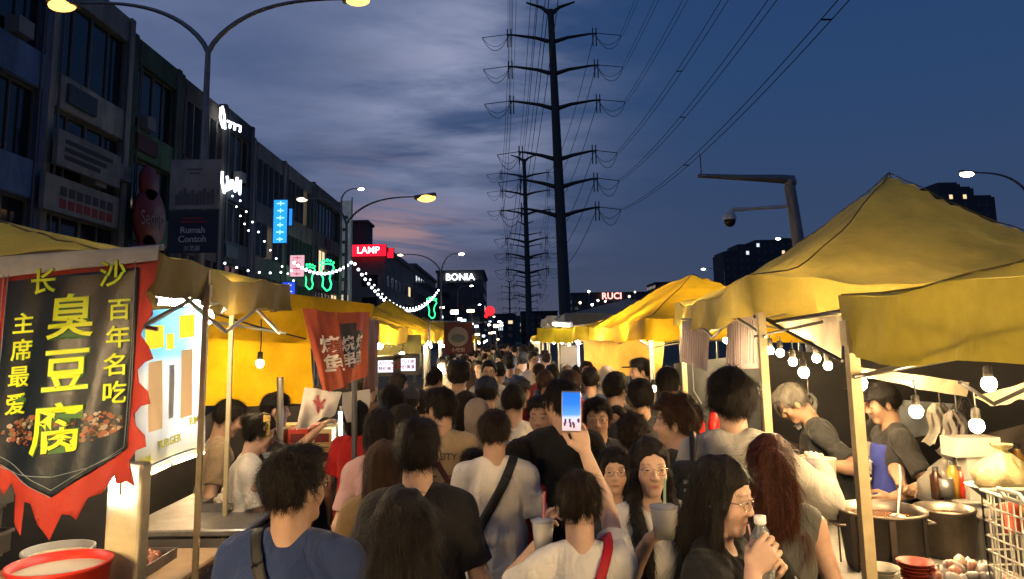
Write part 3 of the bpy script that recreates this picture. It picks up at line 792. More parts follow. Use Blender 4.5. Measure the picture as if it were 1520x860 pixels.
def aircon(x, y, z, lab):
    e = empty('air_conditioner', (x, y, z), 0, lab, 'air conditioner', 'air conditioner units on the shop fronts')
    m = MB(); m.bx(-.05, .35, -.42, .42, 0, .6); o = m.build('casing', AC, e); bv = o.modifiers.new('b', 'BEVEL'); bv.width = .02
    m = MB()
    for r in (.08, .16, .24): m.tube([(.36, .08+r*math.cos(t), .3+r*math.sin(t)) for t in np.linspace(0, TAU, 21)], .008, 4, 0, False)
    m.build('fan_grille', mat('grille_dark', (.06, .06, .06), .5), e)
    m = MB(); m.bx(-.1, .3, -.35, -.31, -.05, 0); m.bx(-.1, .3, .31, .35, -.05, 0); m.build('bracket', mat('bracket', (.2, .2, .2), .5), e)
units = [
 (16.5, 24.5, 16.0, (.10, .13, .20), (.07, .12, .22), 1, 'blue-panelled shop building at the left edge of the photo', ()),
 (24.5, 30.0, 15.6, (.22, .21, .19), (.24, .23, .20), 1, 'grey shop building with sign boards and air conditioners beside the blue one', ()),
 (30.0, 34.6, 15.1, (.055, .085, .05), (.06, .12, .05), 1, 'green-fronted shop building between the grey and brown ones', ()),
 (34.6, 40.2, 15.0, (.10, .08, .07), (.07, .05, .045), 2, 'dark brown shop building behind the round red sign', ()),
 (40.2, 45.0, 15.3, (.04, .05, .07), (.02, .03, .05), 1, 'navy shop building carrying the two glowing white signs', ()),
 (45.0, 51.5, 14.7, (.16, .15, .15), (.07, .07, .075), 2, 'shop building with tall narrow fins next to the navy one', ((1, 2),)),
 (51.5, 59.5, 14.8, (.20, .18, .17), (.16, .14, .12), 2, 'grey finned shop building behind the tall blue lightbox', ((2, 4),)),
 (59.5, 69.5, 15.0, (.14, .12, .11), (.10, .08, .075), 1, 'brown shop building at the far end of the front row', ((0, 3), (1, 1))),
 (69.5, 74.0, 15.2, (.07, .07, .08), (.05, .05, .055), 2, 'narrow dark end building of the shop row beside the white pillar banner', ())]
for i, (a, b_, tp, wc, pc, st, lab, lit) in enumerate(units): shop_unit(a, b_, tp, wc, pc, style=st, label=lab, lit=lit, seed=i)
for i, (y, z) in enumerate([(28.3, 8.6), (29.2, 8.55)]): aircon(-15.65, y, z, ['air conditioner unit left of its twin on the grey shop front', 'air conditioner unit right of its twin on the grey shop front'][i])
# blocks further down
def block(x0, x1, y0, y1, top, col, label, name='building', win=(3.2, 2.6), litp=.05, seed=0, roof=None, face_x=None, ww=.55, wh=.5, groupw=None):
    rs = random.Random(seed); cx, cyy = (x0+x1)/2, (y0+y1)/2
    b = empty(name, (cx, cyy, 0), 0, label, 'building'); wm = mat('wallfar_%.2f_%.2f_%.2f' % col, col, .9, var=.2, vs=.4)
    m = MB(); m.bx(x0-cx, x1-cx, y0-cyy, y1-cyy, 0, top); m.bx(x0-cx-.3, x1-cx+.3, y0-cyy-.3, y1-cyy+.3, top, top+.5)
    m.build('wall', wm, b)
    lm = [glow('room_light', (1, .75, .42), .9), glow('room_cool', (.8, .9, 1), .9)]
    wins = []
    nf = int(top/win[1]); nx = int((x1-x0)/win[0]); ny = int((y1-y0)/win[0])
    for k in range(1, nf):
        z = k*win[1]+.6
        for i in range(nx): wins.append(('y', x0-cx+(i+.5)*(x1-x0)/nx, z))
        for i in range(ny): wins.append(('x', y0-cyy+(i+.5)*(y1-y0)/ny, z))
    rs.shuffle(wins); lit_n = int(len(wins)*litp); parts = wins[:99]
    for j, (a, u, z) in enumerate(wins):
        if j < lit_n: mt = lm[rs.random() < .35]
        else: mt = glass
        if j >= 99: continue
        m = MB(); hw = win[0]*ww/2
        if a == 'y': m.bx(u-hw, u+hw, y0-cyy-.06, y0-cyy-.01, z, z+win[1]*wh)
        else:
            fx = (x1 if (face_x or (1 if cx < 0 else -1)) > 0 else x0)-cx; sg = 1 if fx > 0 else -1
            m.bx(fx+sg*.01, fx+sg*.06, u-hw, u+hw, z, z+win[1]*wh)
        m.build('window', mt, b)
    if len(wins) > 99:
        m = MB()
        for (a, u, z) in wins[99:]:
            hw = win[0]*ww/2
            if a == 'y': m.bx(u-hw, u+hw, y0-cyy-.06, y0-cyy-.01, z, z+win[1]*wh)
            else:
                fx = (x1 if (face_x or (1 if cx < 0 else -1)) > 0 else x0)-cx; sg = 1 if fx > 0 else -1
                m.bx(fx+sg*.01, fx+sg*.06, u-hw, u+hw, z, z+win[1]*wh)
        o = m.build('window', glass, b); o['kind'] = 'stuff'
    return b
block(-32, -14.2, 86, 112, 12.4, (.17, .16, .15), 'grey corner block with the glowing red fascia on its roof line', seed=1, litp=.06)
m = MB(); m.bx(-19.6, -16.8, 88, 92, 12.9, 16.2); m.bx(-19.8, -16.6, 87.8, 92.2, 16.2, 16.5); tag(m.build('water_tank', mat('tank_dark', (.05, .05, .055), .7)), 'dark boxy rooftop tank above the red fascia', 'water tank')
block(-30, -14.5, 116, 150, 13.6, (.13, .12, .12), 'dark terrace block between the red fascia block and the wide far block', seed=2, litp=.05)
block(-15.2, -5.2, 160, 185, 16.6, (.075, .07, .075), 'wide dark block with white roof lettering at the end of the street', seed=3, litp=.03)
block(-34, -16, 190, 230, 15, (.06, .06, .065), 'plain dark block behind the wide lettered block', seed=4, litp=.05)
block(-9, 3, 300, 330, 12, (.05, .05, .06), 'low dark building straight ahead at the end of the street', seed=5, litp=.12)
block(6, 22, 330, 360, 14, (.05, .05, .06), 'low dark building behind the second power pylon', seed=6, litp=.08)
block(26, 60, 300, 330, 20, (.05, .055, .065), 'long dark block with the red sign, right of the pylons', seed=7, litp=.05)
block(66, 84, 330, 350, 26, (.05, .055, .065), 'mid-rise dark block left of the stepped tower', seed=8, litp=.04)
# towers
def tower(cx, y, w, top, label, steps, seed, litp):
    rs = random.Random(seed); b = empty('tower_block', (cx, y, 0), 0, label, 'building'); wm = mat('tower_wall', (.045, .05, .065), .9, var=.2, vs=.3)
    m = MB()
    for (a, c_, h) in steps: m.bx(a*w, c_*w, -8, 8, 0, top*h); m.bx(a*w+.4, c_*w-.4, -7, 7, top*h, top*h+.8)
    m.build('wall', wm, b); n = 0; wins = []
    for (a, c_, h) in steps:
        for z in np.arange(4, top*h-2, 3.0):
            for x in np.arange(a*w+1.2, c_*w-1, 2.6): wins.append((x, z))
    rs.shuffle(wins)
    for j, (x, z) in enumerate(wins[:99]):
        m = MB(); m.bx(x-.55, x+.55, -8.08, -8.01, z, z+1.4); m.build('window', (glow('room_light', (1, .75, .42), .9) if rs.random() < .5 else glow('room_cool', (.8, .9, 1), .9)) if j < litp else glass, b)
    m = MB()
    for (x, z) in wins[99:]: m.bx(x-.55, x+.55, -8.08, -8.01, z, z+1.4)
    m.build('window', glass, b)['kind'] = 'stuff'
tower(151, 250, 24, 50, 'tall stepped tower block right of the big tent peak', [(-.48, -.30, .92), (-.30, 0, 1.02), (0.0, .18, .99), (.18, .46, .93)], 3, 14)
tower(100, 300, 30, 39.5, 'wide stepped tower block behind the camera pole', [(-.47, -.28, .88), (-.28, -.05, .95), (-.05, .28, .99), (.28, .5, 1.0)], 5, 10)
tower(178, 340, 30, 38, 'distant tower block half hidden behind the front right tent', [(-.5, 0, .9), (0, .5, .8)], 6, 8)
# hills
m = MB(); rs = random.Random(5); vs = []
K = 60
for i in range(K+1):
    x = -500+1100*i/K; h = 10+7*math.sin(i*.35)+5*math.sin(i*.9+1)+rs.random()*3
    vs += [(x, 700, -1), (x, 720, h*2.0), (x, 900, h*2.4)]
fs = []
for i in range(K): fs += [(i*3, i*3+3, i*3+4, i*3+1), (i*3+1, i*3+4, i*3+5, i*3+2)]
m.add(vs, fs, 0, True); tag(m.build('hills', mat('hill_dark', (.03, .04, .03), .95)), kind='structure')
# ------------------------------------------------------------------ signs on the buildings
def facade(px, py): return hit_x(px, py, -15.5)
def sign_panel(name, label, px0, px1, py0, py1, m_, x=-15.45, proud=.18, cat='sign', txt=None):
    """flat board on the shop facade; px range gives its y range, py its heights at the near edge"""
    a = hit_x(px0, py0, x); b = hit_x(px0, py1, x); c_ = hit_x(px1, py0, x)
    m = MB(); e = empty(name, (x, (a.y+c_.y)/2, b.z), 0, label, cat); hw = (c_.y-a.y)/2
    m.bx(0, proud, -hw, hw, 0, a.z-b.z); o = m.build('board', m_, e)
    return e, hw, a.z-b.z
def edge_text(e, hw, H, s, size, z, m_, proud=.2, y=0, sx=1, off=0, name='lettering'):
    return text(s, size, m_, (proud, y, z), (0, 1, 0), (0, 0, 1), e, .01, off, name=name, sx=sx)
# a facade seen from the street reads with +Y to the right
dimboard = mat('board_pale', (.22, .215, .20), .7, var=.3, vs=1.5); dimtxt = mat('board_text', (.05, .05, .06), .7); dimred = mat('board_red', (.25, .02, .02), .6)
e, hw, H = sign_panel('shop_sign', 'pale upper fascia sign on the grey shop building', 80, 176, 190, 245, dimboard)
for k in range(3):
    m = MB(); m.bx(.181, .195, -hw*.8, hw*(.7-.2*k), H*(.72-.22*k)-.08, H*(.72-.22*k)+.08); m.build('lettering', dimtxt, e)
e, hw, H = sign_panel('shop_sign', 'pale lower sign board under the air conditioners', 60, 165, 255, 310, dimboard)
for k in range(2):
    m = MB()
    for j in range(7): m.bx(.181, .195, -hw*.6+j*.5, -hw*.6+j*.5+.36, H*(.62-.35*k)-.16, H*(.62-.35*k)+.16)
    m.build('lettering', dimtxt if k == 0 else dimred, e)
# round red script sign
e = empty('round_sign', tuple(hit_x(222, 325, -14.9)), 0, 'dull red heart-shaped sign with pale script on the green shop building', 'sign')
m = MB(); M_ = Matrix.Rotation(R(90), 3, 'Y')
m.lathe([(.001, -.1), (1.25, -.1), (1.3, 0), (1.25, .1), (.001, .1)], (0, 0, 0), 28, M=M_); m.lathe([(.001, -.1), (.7, -.1), (.75, 0), (.7, .1), (.001, .1)], (0, -.2, 1.45), 24, M=M_); m.lathe([(.001, -.1), (.7, -.1), (.75, 0), (.7, .1), (.001, .1)], (0, -.1, -1.4), 24, M=M_)
m.build('board', mat('sign_red', (.22, .02, .015), .5, var=.2), e)
text('Sedap', .85, mat('script_pale', (.30, .22, .18), .6), (.13, 0, 0), (0, 1, .12), (0, 0, 1), e, .01)
# billboard
P0 = at(255, 238, 17.0); P1 = at(328, 238, 17.0); Pm = at(290, 312, 17.0); Pb = at(290, 376, 17.0)
e = empty('billboard', (P0.x, 17.0, Pb.z), 0, 'two-part billboard with pale top and dark lower panel on the lamp post', 'billboard')
wd = P1.x-P0.x; zt = P0.z-Pb.z; zm = Pm.z-Pb.z
m = MB(); m.bx(0, wd, -.03, .03, zm+.02, zt); m.build('upper_panel', mat('bill_pale', (.22, .215, .21), .7, var=.3, vs=1.2, stain=(.12, .12, .12)), e)
m = MB()
for k in range(10):
    x = wd*.12+k*wd*.08; h = .25+.18*((k*37) % 5)/5
    m.bx(x, x+wd*.055, -.045, -.031, zm+.12, zm+.12+h)
m.build('skyline_print', mat('bill_grey', (.09, .085, .09), .7), e)
m = MB(); m.bx(wd*.35, wd*.65, -.045, -.031, zt-.25, zt-.22); m.bx(wd*.40, wd*.6, -.045, -.031, zt-.34, zt-.315); m.build('small_print', mat('bill_grey', (.09, .085, .09), .7), e)
m = MB(); m.bx(0, wd, -.03, .03, 0, zm-.02); m.build('lower_panel', mat('bill_navy', (.018, .022, .034), .6), e)
tw = mat('bill_text', (.38, .38, .40), .6)
text('Rumah\nContoh', .21, tw, (wd/2, -.04, zm*.42), (1, 0, 0), (0, 0, 1), e, .004, .004)
m = MB(); m.bx(wd*.25, wd*.78, -.045, -.031, zm*.70, zm*.74); m.bx(wd*.3, wd*.7, -.045, -.031, zm*.79, zm*.82); m.build('red_strip', dimred, e)
text('示范屋', .13, tw, (wd/2, -.04, zm*.10), (1, 0, 0), (0, 0, 1), e, .004)
# glowing white scribble signs
WG = glow('sign_white', (.9, .95, 1), 3.2)
def stroke_sign(label, pts_px, Xp, r=.09, m_=WG, cat='neon sign', name='neon_sign'):
    m = MB(); a = hit_x(*pts_px[0][0], Xp); e = empty(name, tuple(a), 0, label, cat)
    for s_ in pts_px:
        m.tube([hit_x(px, py, Xp)-a for px, py in s_], r, 6)
    m.build('tube', m_, e); return e
stroke_sign('upper glowing white sign with a flame-like figure on the navy building', [[(328, 160), (327, 175), (331, 190)], [(330, 158), (333, 172), (334, 192)], [(338, 180), (342, 182), (341, 190)], [(345, 183), (349, 185), (348, 193)], [(352, 186), (357, 188), (356, 196)]], -15.3, .07)
stroke_sign('lower glowing white scribbled sign on the navy building', [[(330, 255), (329, 268), (333, 286), (338, 272)], [(337, 262), (340, 280), (344, 268)], [(345, 268), (349, 284), (352, 264)], [(352, 270), (356, 288), (357, 268)], [(332, 284), (346, 278), (356, 276)]], -15.3, .08)
def lightbox(label, px0, px1, py0, py1, Y, col, s, name='lightbox_sign', lines=0, lcol=(1, 1, 1), vert=True, txt=None):
    a = at(px0, py1, Y); b = at(px1, py0, Y); e = empty(name, ((a.x+b.x)/2, Y, a.z), 0, label, 'lit sign')
    w = (b.x-a.x)/2; h = b.z-a.z; m = MB(); m.bx(-w, w, 0, .18, 0, h); m.build('light_box', glow('lb_%s' % label[:14], col, s), e)
    m = MB(); t = .05
    m.bx(-w-t, w+t, -.02, .2, -t, 0); m.bx(-w-t, w+t, -.02, .2, h, h+t); m.bx(-w-t, -w, -.02, .2, 0, h); m.bx(w, w+t, -.02, .2, 0, h); m.build('frame', mat('sign_frame', (.05, .05, .05), .5), e)
    if lines:
        m = MB()
        for k in range(lines):
            z = h*(k+.5)/lines; q = h/lines*.3; d = w*.55*(1 if k % 2 else .8)
            m.bx(-d, d, -.03, -.012, z-q*.25, z+q*.25); m.bx(-q*.2, q*.2, -.032, -.011, z-q, z+q)
        m.build('lettering', glow('lbt_%s' % label[:14], lcol, s*1.2), e)
    if txt: text(txt, min(h*.8, w*2.6/max(1, len(txt))), glow('lbt_%s' % label[:14], lcol, s*1.5), (0, -.03, h/2), (1, 0, 0), (0, 0, 1), e, .006, .01)
    return e
lightbox('tall bright blue vertical lightbox on the shop row', 405, 427, 297, 361, 44, (.02, .30, .95), 1.3, lines=6, lcol=(.35, .8, 1))
lightbox('narrow second blue lightbox behind the tall one', 428, 434, 310, 335, 45.5, (.02, .25, .8), 1.1)
lightbox('pink and white lightbox above the yellow tents', 430, 452, 379, 411, 48, (.75, .42, .5), 1.0, lines=4, lcol=(.5, .02, .05))
lightbox('deep blue lightbox just over the tent roofs', 419, 438, 419, 447, 46, (.02, .06, .75), 1.3, lines=3, lcol=(.7, .8, 1))
lightbox('small white poster lightbox at the foot of the white pillar banner', 503, 517, 438, 452, 60, (.8, .7, .5), .8, lines=2, lcol=(.3, .1, .05))
lightbox('wide glowing red fascia along the roof of the grey corner block', 520, 573, 363, 381, 85, (.95, .01, .03), 1.6, txt='LAMP')
lightbox('short red fascia end turned beside the wide red one', 575, 584, 369, 383, 86.5, (.95, .01, .03), 1.4)
NG = glow('neon_green', (.03, 1, .25), 2.6)
def foot(label, px, py, hpx, Y, m_=NG):
    s = hpx/100*Y/F; c_ = at(px, py, Y); e = empty('foot_neon', tuple(c_), 0, label, 'neon sign')
    P_ = [(0, -50), (12, -44), (16, -28), (10, -8), (14, 12), (24, 26), (20, 38), (4, 42), (-14, 40), (-22, 30), (-18, 12), (-12, -10), (-14, -34), (0, -50)]
    m = MB(); m.tube([(x*s, 0, y*s) for x, y in P_], s*2.6, 6, 0, False)
    for k, (x, y) in enumerate([(-22, 46), (-11, 52), (1, 54), (12, 51), (22, 45)]): m.ball((x*s, 0, y*s), s*(5.5-abs(k-1)*.5), 6)
    m.build('tube', m_, e)
foot('large green foot-shaped neon sign over the tents', 485, 410, 44, 55)
foot('small green foot-shaped neon sign further down the street', 641, 458, 30, 70)
foot('green neon outline left of the large foot sign', 459, 412, 36, 53)
# roof lettering on the far block
e = empty('roof_lettering', tuple(at(683, 412, 159.6)), 0, 'white glowing roof lettering on the wide dark block', 'sign')
text('BONIA', 2.0, WG, (0, -.3, 0), (1, 0, 0), (0, 0, 1), e, .05, .03, spacing=1.02)
m = MB(); m.bx(-2.9, 2.9, -.1, .3, -1.1, -.98); m.bx(-2.4, -2.3, 0, .1, -2, -1); m.bx(2.3, 2.4, 0, .1, -2, -1); m.build('rail', mat('sign_frame', (.05, .05, .05)), e)
e = empty('red_roof_sign', tuple(at(908, 440, 299)), 0, 'small red and white lit roof sign above the right tents', 'sign')
text('RUCI', 3.6, glow('red_white', (1, .35, .3), 2.5), (0, -.3, 0), (1, 0, 0), (0, 0, 1), e, .1, .06)
m = MB(); m.bx(-5.5, 5.5, 0, .4, -2.1, -1.9); m.build('rail', mat('sign_frame', (.05, .05, .05)), e)
# red balloon-like lamp far away
e = empty('red_lantern', tuple(at(727, 462, 45)), 0, 'red glowing shell-shaped lantern sign at the end of the street', 'sign')
m = MB(); m.ball((0, 0, 0), .30, 10, sq=(1, .4, 1)); m.ball((-.22, 0, -.28), .14, 8, sq=(.8, .4, 1)); m.build('shade', glow('red_glow', (1, .02, .03), 1.6), e)
m = MB(); m.tube([(0, 0, -.28), (0, 0, -3.4)], .03, 6); m.build('pole', mat('steel_dark', (.08, .08, .09), .5, .6), e)
# white pillar banner
a = at(512, 452, 62); b = at(512, 298, 62)
e = empty('pillar_banner', tuple(a), 0, 'tall narrow white printed banner at the corner of the shop row', 'banner')
m = MB(); w = .42; h = b.z-a.z; m.bx(-w, w, 0, .1, 0, h); m.build('sheet', mat('banner_white', (.55, .56, .58), .6, var=.3, vs=1.5, stain=(.25, .26, .3), emit=(.6, .65, .7), es=.06), e)
m = MB(); m.bx(w, w+.1, -.02, .12, -8, h+.3); m.build('pole', mat('pole_pale', (.5, .5, .52), .4), e)
m = MB()
for k in range(7): m.bx(-w*.7, w*.6*((k*3) % 5)/5, -.02, -.004, h*(.1+.12*k), h*(.13+.12*k))
m.build('print', mat('board_text', (.05, .05, .06)), e)
# ------------------------------------------------------------------ street lamps
STEEL = mat('galvanised', (.22, .21, .20), .45, .7, var=.2, vs=6)
LY = glow('sodium', (1, .46, .09), 3.4); LW = glow('led_white', (1, .95, .8), 14); LD = glow('lamp_dim', (1, .8, .5), 3)
def lamp_post(bx_, by, zf, arms_, label, group='double-armed street lamps along the shops', rp=.11, rise=1.4, heads=True):
    e = empty('street_lamp', (bx_, by, 0), 0, label, 'street lamp', group)
    m = MB(); m.tube([(0, 0, 0), (0, 0, zf*.5), (0, 0, zf)], [rp*1.3, rp, rp*.6], 10); m.build('pole', STEEL, e)
    for (dx, dy, lm_, hs) in arms_:
        m = MB(); pts = []
        for k in range(15):
            t = k/14; x = dx*(t**1.25); z = zf+rise*(1-(1-t)**2.6) if dx else zf
            pts.append((x, dy*t, z))
        m.tube(pts, [rp*.6-(rp*.28)*k/14 for k in range(15)], 8); ar = m.build('arm', STEEL, e)
        sg = 1 if dx > 0 else -1; hx, hy, hz_ = pts[-1]
        m = MB(); Mh = Matrix.Rotation(-sg*R(8), 3, 'Y')
        m.box((hx+sg*.32*hs, hy, hz_+.02), (.36*hs, .14*hs, .06*hs), Mh); hd = m.build('lamp_head', mat('lamp_casing', (.18, .18, .18), .5), e); bv = hd.modifiers.new('b', 'BEVEL'); bv.width = .03*hs
        m = MB(); m.ball((hx+sg*.36*hs, hy, hz_-.05*hs), .19*hs, 8, sq=(1.6, .95, .7)); link('lens', m.mesh('lens', lm_), hd)
    return e
g = at(296, 500, 17.6); zf = at(301, 78, 17.6).z
lamp_post(g.x-.08, 17.6, zf, [(3.35, 0, LY, 1.0), (-3.3, 0, LY, 1.15)], 'tall double-armed street lamp post nearest the camera on the left', rise=1.35)
g = at(512, 500, 40); zf = at(509, 334, 40).z
lamp_post(g.x, 40, zf, [(3.75, 0, LY, 1.7), (-2.1, 0, LD, 1.0)], 'double-armed street lamp with the orange globe glow, second along the shops', rise=1.5)
g = at(655, 500, 66); zf = at(656, 405, 66).z
lamp_post(g.x, 66, zf, [(1.5, 0, LW, .9), (-3.3, 0, LD, .9)], 'double-armed street lamp with the small white light, third along the shops', rise=1.7)
for i, (px, py, Y, dx) in enumerate([(536, 280, 56, 1.2), (700, 424, 100, 1.6), (712, 452, 130, 1.5), (733, 470, 160, 1)]):
    zt = at(px, py, Y).z; X_ = at(px, py, Y).x
    lamp_post(X_-dx-.3, Y, zt-.8, [(dx, 0, LW, .8)], ['single lamp with white head peeping over the end of the shop row', 'small lamp in front of the wide lettered block', 'small lamp below the roof lettering', 'tiny lamp far down the left side'][i], 'small single lamps down the left side', rise=.8)
# right side lamps
for i, (px, py, Y, dx, hs) in enumerate([(1436, 257, 24, -1.75, .75), (1155, 354, 60, -1.6, .7), (1045, 399, 90, -2.2, .9), (1090, 425, 120, -1.8, .9), (1065, 426, 125, -1.8, .9)]):
    p_ = at(px, py, Y)
    lamp_post(p_.x-dx+.25, Y, p_.z-(.9 if i == 0 else .4), [(dx, 0, LW, hs)], ['single street lamp at the right edge, its arm reaching left', 'small street lamp behind the camera pole bracket', 'street lamp above the long yellow tent', 'right one of two tiny lamps below the wide stepped tower', 'left one of two tiny lamps below the wide stepped tower'][i], 'single-armed street lamps behind the right tents', rise=.9 if i == 0 else .4, rp=.08)
# ------------------------------------------------------------------ camera pole
e = empty('camera_pole', (at(1186, 400, 14).x, 14, 0), 0, 'bent steel mast with a long top arm and white dome camera', 'camera pole')
q = lambda px, py: at(px, py, 14)-Vector(e.location)
m = MB(); p0 = q(1172, 275); m.tube([(p0.x+.32, 0, 0), q(1186, 365), p0], [.13, .115, .105], 12); m.build('pole', STEEL, e)
m = MB(); m.tube([q(1178, 268), q(1160, 266), q(1105, 264), q(1036, 261)], [.10, .09, .06, .04], 8); m.ball(q(1173, 271), .12, 8); m.build('arm', STEEL, e)
m = MB(); m.tube([q(1041, 260), q(1039, 228)], .012, 5); m.build('antenna', STEEL, e)
m = MB(); m.tube([q(1174, 306), q(1100, 311)], .035, 8); m.tube([q(1102, 311), q(1086, 311), q(1083, 318)], .045, 8); br = m.build('bracket', mat('cam_white', (.5, .5, .5), .4), e)
c_ = q(1083, 322); m = MB(); m.lathe([(.001, .09), (.09, .08), (.125, .0), (.125, -.06)], c_, 18); dm = m.build('dome_housing', mat('cam_white', (.5, .5, .5)), e)
m = MB(); m.ball(c_+Vector((0, 0, -.07)), .112, 8, sq=(1, 1, 1.15)); link('dome_glass', m.mesh('dome_glass', mat('cam_black', (.01, .01, .012), .1)), dm)
# ------------------------------------------------------------------ power pylons
PYM = mat('pylon_steel', (.045, .045, .042), .6, .3)
def pylon(bx_, by, Ht, label, top_arm=True, lean=-.022):
    e = empty('power_pylon', (bx_, by, 0), 0, label, 'power pylon', 'tubular power pylons in line down the street'); k = Ht/50
    ax = lambda z: lean*z
    m = MB(); m.tube([(ax(z), 0, z) for z in (0, 5*k, 5.05*k, 20*k, 50.4*k)], [.98*k, .95*k, .86*k, .74*k, .46*k], 16); m.build('shaft', PYM, e)
    ends = []
    for i, z in enumerate([46.4, 41.5, 36.2, 28.6, 24.5, 20.3]):
        z *= k; L_ = 6.2*k if i < 3 else 5.2*k
        for sg in (-1, 1):
            m = MB(); x0 = ax(z)+sg*.5*k
            m.tube([(x0, 0, z-.9*k), (x0+sg*1.8*k, 0, z-.35*k), (x0+sg*L_*.8, 0, z+.15*k), (x0+sg*L_, 0, z+.25*k)], [.34*k, .26*k, .17*k, .12*k], 8); a_ = m.build('arm', PYM, e)
            ext = 3.6*k if i < 3 else 3.0*k
            f = MB(); f.tube([(x0+sg*L_, 0, z+.25*k), (x0+sg*(L_+ext), 0, z-.15*k)], .06*k, 5)
            tip = Vector((x0+sg*(L_+ext), 0, z-.15*k)); inn = Vector((x0+sg*(L_-.4*k), 0, z+.2*k))
            for (a0, a1, dp) in ((tip, inn, 1.6), (tip, inn, 3.2)):
                f.tube([a0.lerp(a1, t)+Vector((0, (-1 if dp > 2 else 1)*.8*k*math.sin(PI*t), -dp*k*4*t*(1-t)*.8)) for t in np.linspace(0, 1, 11)], .045*k, 4, 0, False)
            link('jumper', f.mesh('jumper', PYM), a_)
            g_ = MB()
            for dx in (-.25, .25):
                p_ = inn+Vector((dx*k, 0, 0)); g_.tube([p_+Vector((0, 0, .9*k)), p_+Vector((0, 0, -1.9*k))], .085*k, 6)
            link('insulator', g_.mesh('insulator', PYM), a_)
            ends.append((i, sg, Vector((bx_, by, 0))+tip, Vector((bx_, by, 0))+inn))
    if top_arm:
        for sg in (-1, 1):
            m = MB(); m.tube([(ax(50*k), 0, 49.7*k), (ax(50*k)+sg*1.3*k, 0, 50.8*k), (ax(50*k)+sg*3.6*k, 0, 51.6*k)], [.4*k, .26*k, .14*k], 8); m.build('peak_arm', PYM, e)
    return ends
E1 = pylon((838-VX)/F*105, 105, 50.3, 'nearest and tallest steel power pylon rising over the tents')
E2 = pylon((781-VX)/F*200+.5, 200, 51, 'second power pylon, left of and behind the tallest one', lean=-.012)
E3 = pylon((782-VX)/F*310, 310, 50, 'third power pylon, its arms seen through those of the second', lean=-.01)
E4 = pylon((783-VX)/F*440, 440, 50, 'fourth power pylon, lowest and furthest of the overlapping row', lean=-.01)
E5 = pylon((755-VX)/F*620, 620, 50, 'thin lone pylon silhouette left of the main row', lean=0)
WIRE = mat('cable_dark', (.03, .03, .035), .6)
def span(pairs, label, sag, r):
    m = MB()
    for a_, b_ in pairs:
        n = 28; m.tube([a_.lerp(b_, t)+Vector((0, 0, -sag*4*t*(1-t))) for t in np.linspace(0, 1, n+1)], r, 4, 0, False, False)
    return tag(m.build('power_cable', WIRE), label, 'power cable')
D = Vector((0, -112, 0))
names = {0: 'top', 1: 'second', 2: 'third', 3: 'fourth', 4: 'fifth', 5: 'lowest'}
for (i, sg, tip, inn) in E1:
    for nm, p_, off in (('outer', tip, .22), ('inner', inn, .18)):
        if (nm == 'outer') != (sg > 0): continue
        a_ = p_; b_ = p_+D+Vector((-tip.x*.02, 0, 1.5))
        span([(a_+Vector((-off, 0, 0)), b_+Vector((-off*1.4, 0, 0))), (a_+Vector((off, 0, 0)), b_+Vector((off*1.4, 0, 0)))],
             'twin %s cable from the %s %s arm of the tallest pylon running overhead' % (nm, names[i], 'right' if sg > 0 else 'left'), 2.2+.3*i, .028)
        if nm == 'outer':
            for t in (.35, .62, .8):
                s_ = a_.lerp(b_, t)+Vector((0, 0, -(2.2+.3*i)*4*t*(1-t))); mm = MB(); mm.tube([s_+Vector((-.27, 0, 0)), s_+Vector((.27, 0, 0))], .05, 5)
                tag(mm.build('cable_spacer', WIRE), 'short spacer bar on the twin outer overhead cables', 'cable spacer', 'spacer bars on the twin cables')
for (e1, e2, nm) in ((E1, E2, 'first to second'), (E2, E3, 'second to third')):
    for (a_, b_) in zip(e1, e2):
        span([(a_[3], b_[3])], 'cable from the %s pylon, %s %s arm' % (nm, names[a_[0]], 'right' if a_[1] > 0 else 'left'), 4, .05)
# ------------------------------------------------------------------ festoon strings between poles
def festoon(label, p0, p1, sag, n, r=.05, m_=None):
    e = empty('festoon_lights', tuple(p0), 0, label, 'string lights', 'festoon strings over the street')
    p0 = Vector(p0); pts = [(p1-p0)*t+Vector((0, 0, -sag*4*t*(1-t))) for t in np.linspace(0, 1, 33)]
    m = MB(); m.tube(pts, .012, 4, 0, False); m.build('cord', WIRE, e)
    bm_ = MB(); bm_.ball((0, 0, -.04), r, 5); me = bm_.mesh('bulb', m_ or glow('festoon', (.9, .97, 1), 5))
    for k in range(n):
        t = (k+.5)/n; link('bulb', me, e, (p1-p0)*t+Vector((0, 0, -sag*4*t*(1-t)-.03)))
festoon('main festoon string sagging between two posts over the left tents', at(524, 386, 42), at(652, 428, 62), 2.3, 34, .085)
festoon('second festoon string just behind the main one', at(540, 400, 50), at(640, 440, 66), 1.7, 20, .06)
festoon('festoon string running left from the post over the foot sign', at(524, 386, 42), at(434, 386, 40), .7, 16, .085)
festoon('sparse light string hanging down the navy building', at(336, 262, 39), at(372, 345, 41), .3, 6, .05)
festoon('sparse light string draped from the fins building to the tents', at(352, 288, 41), at(440, 420, 44), .3, 10, .055)
festoon('faint light string along the top of the left awnings', at(325, 385, 38), at(440, 398, 42), .4, 7, .06)
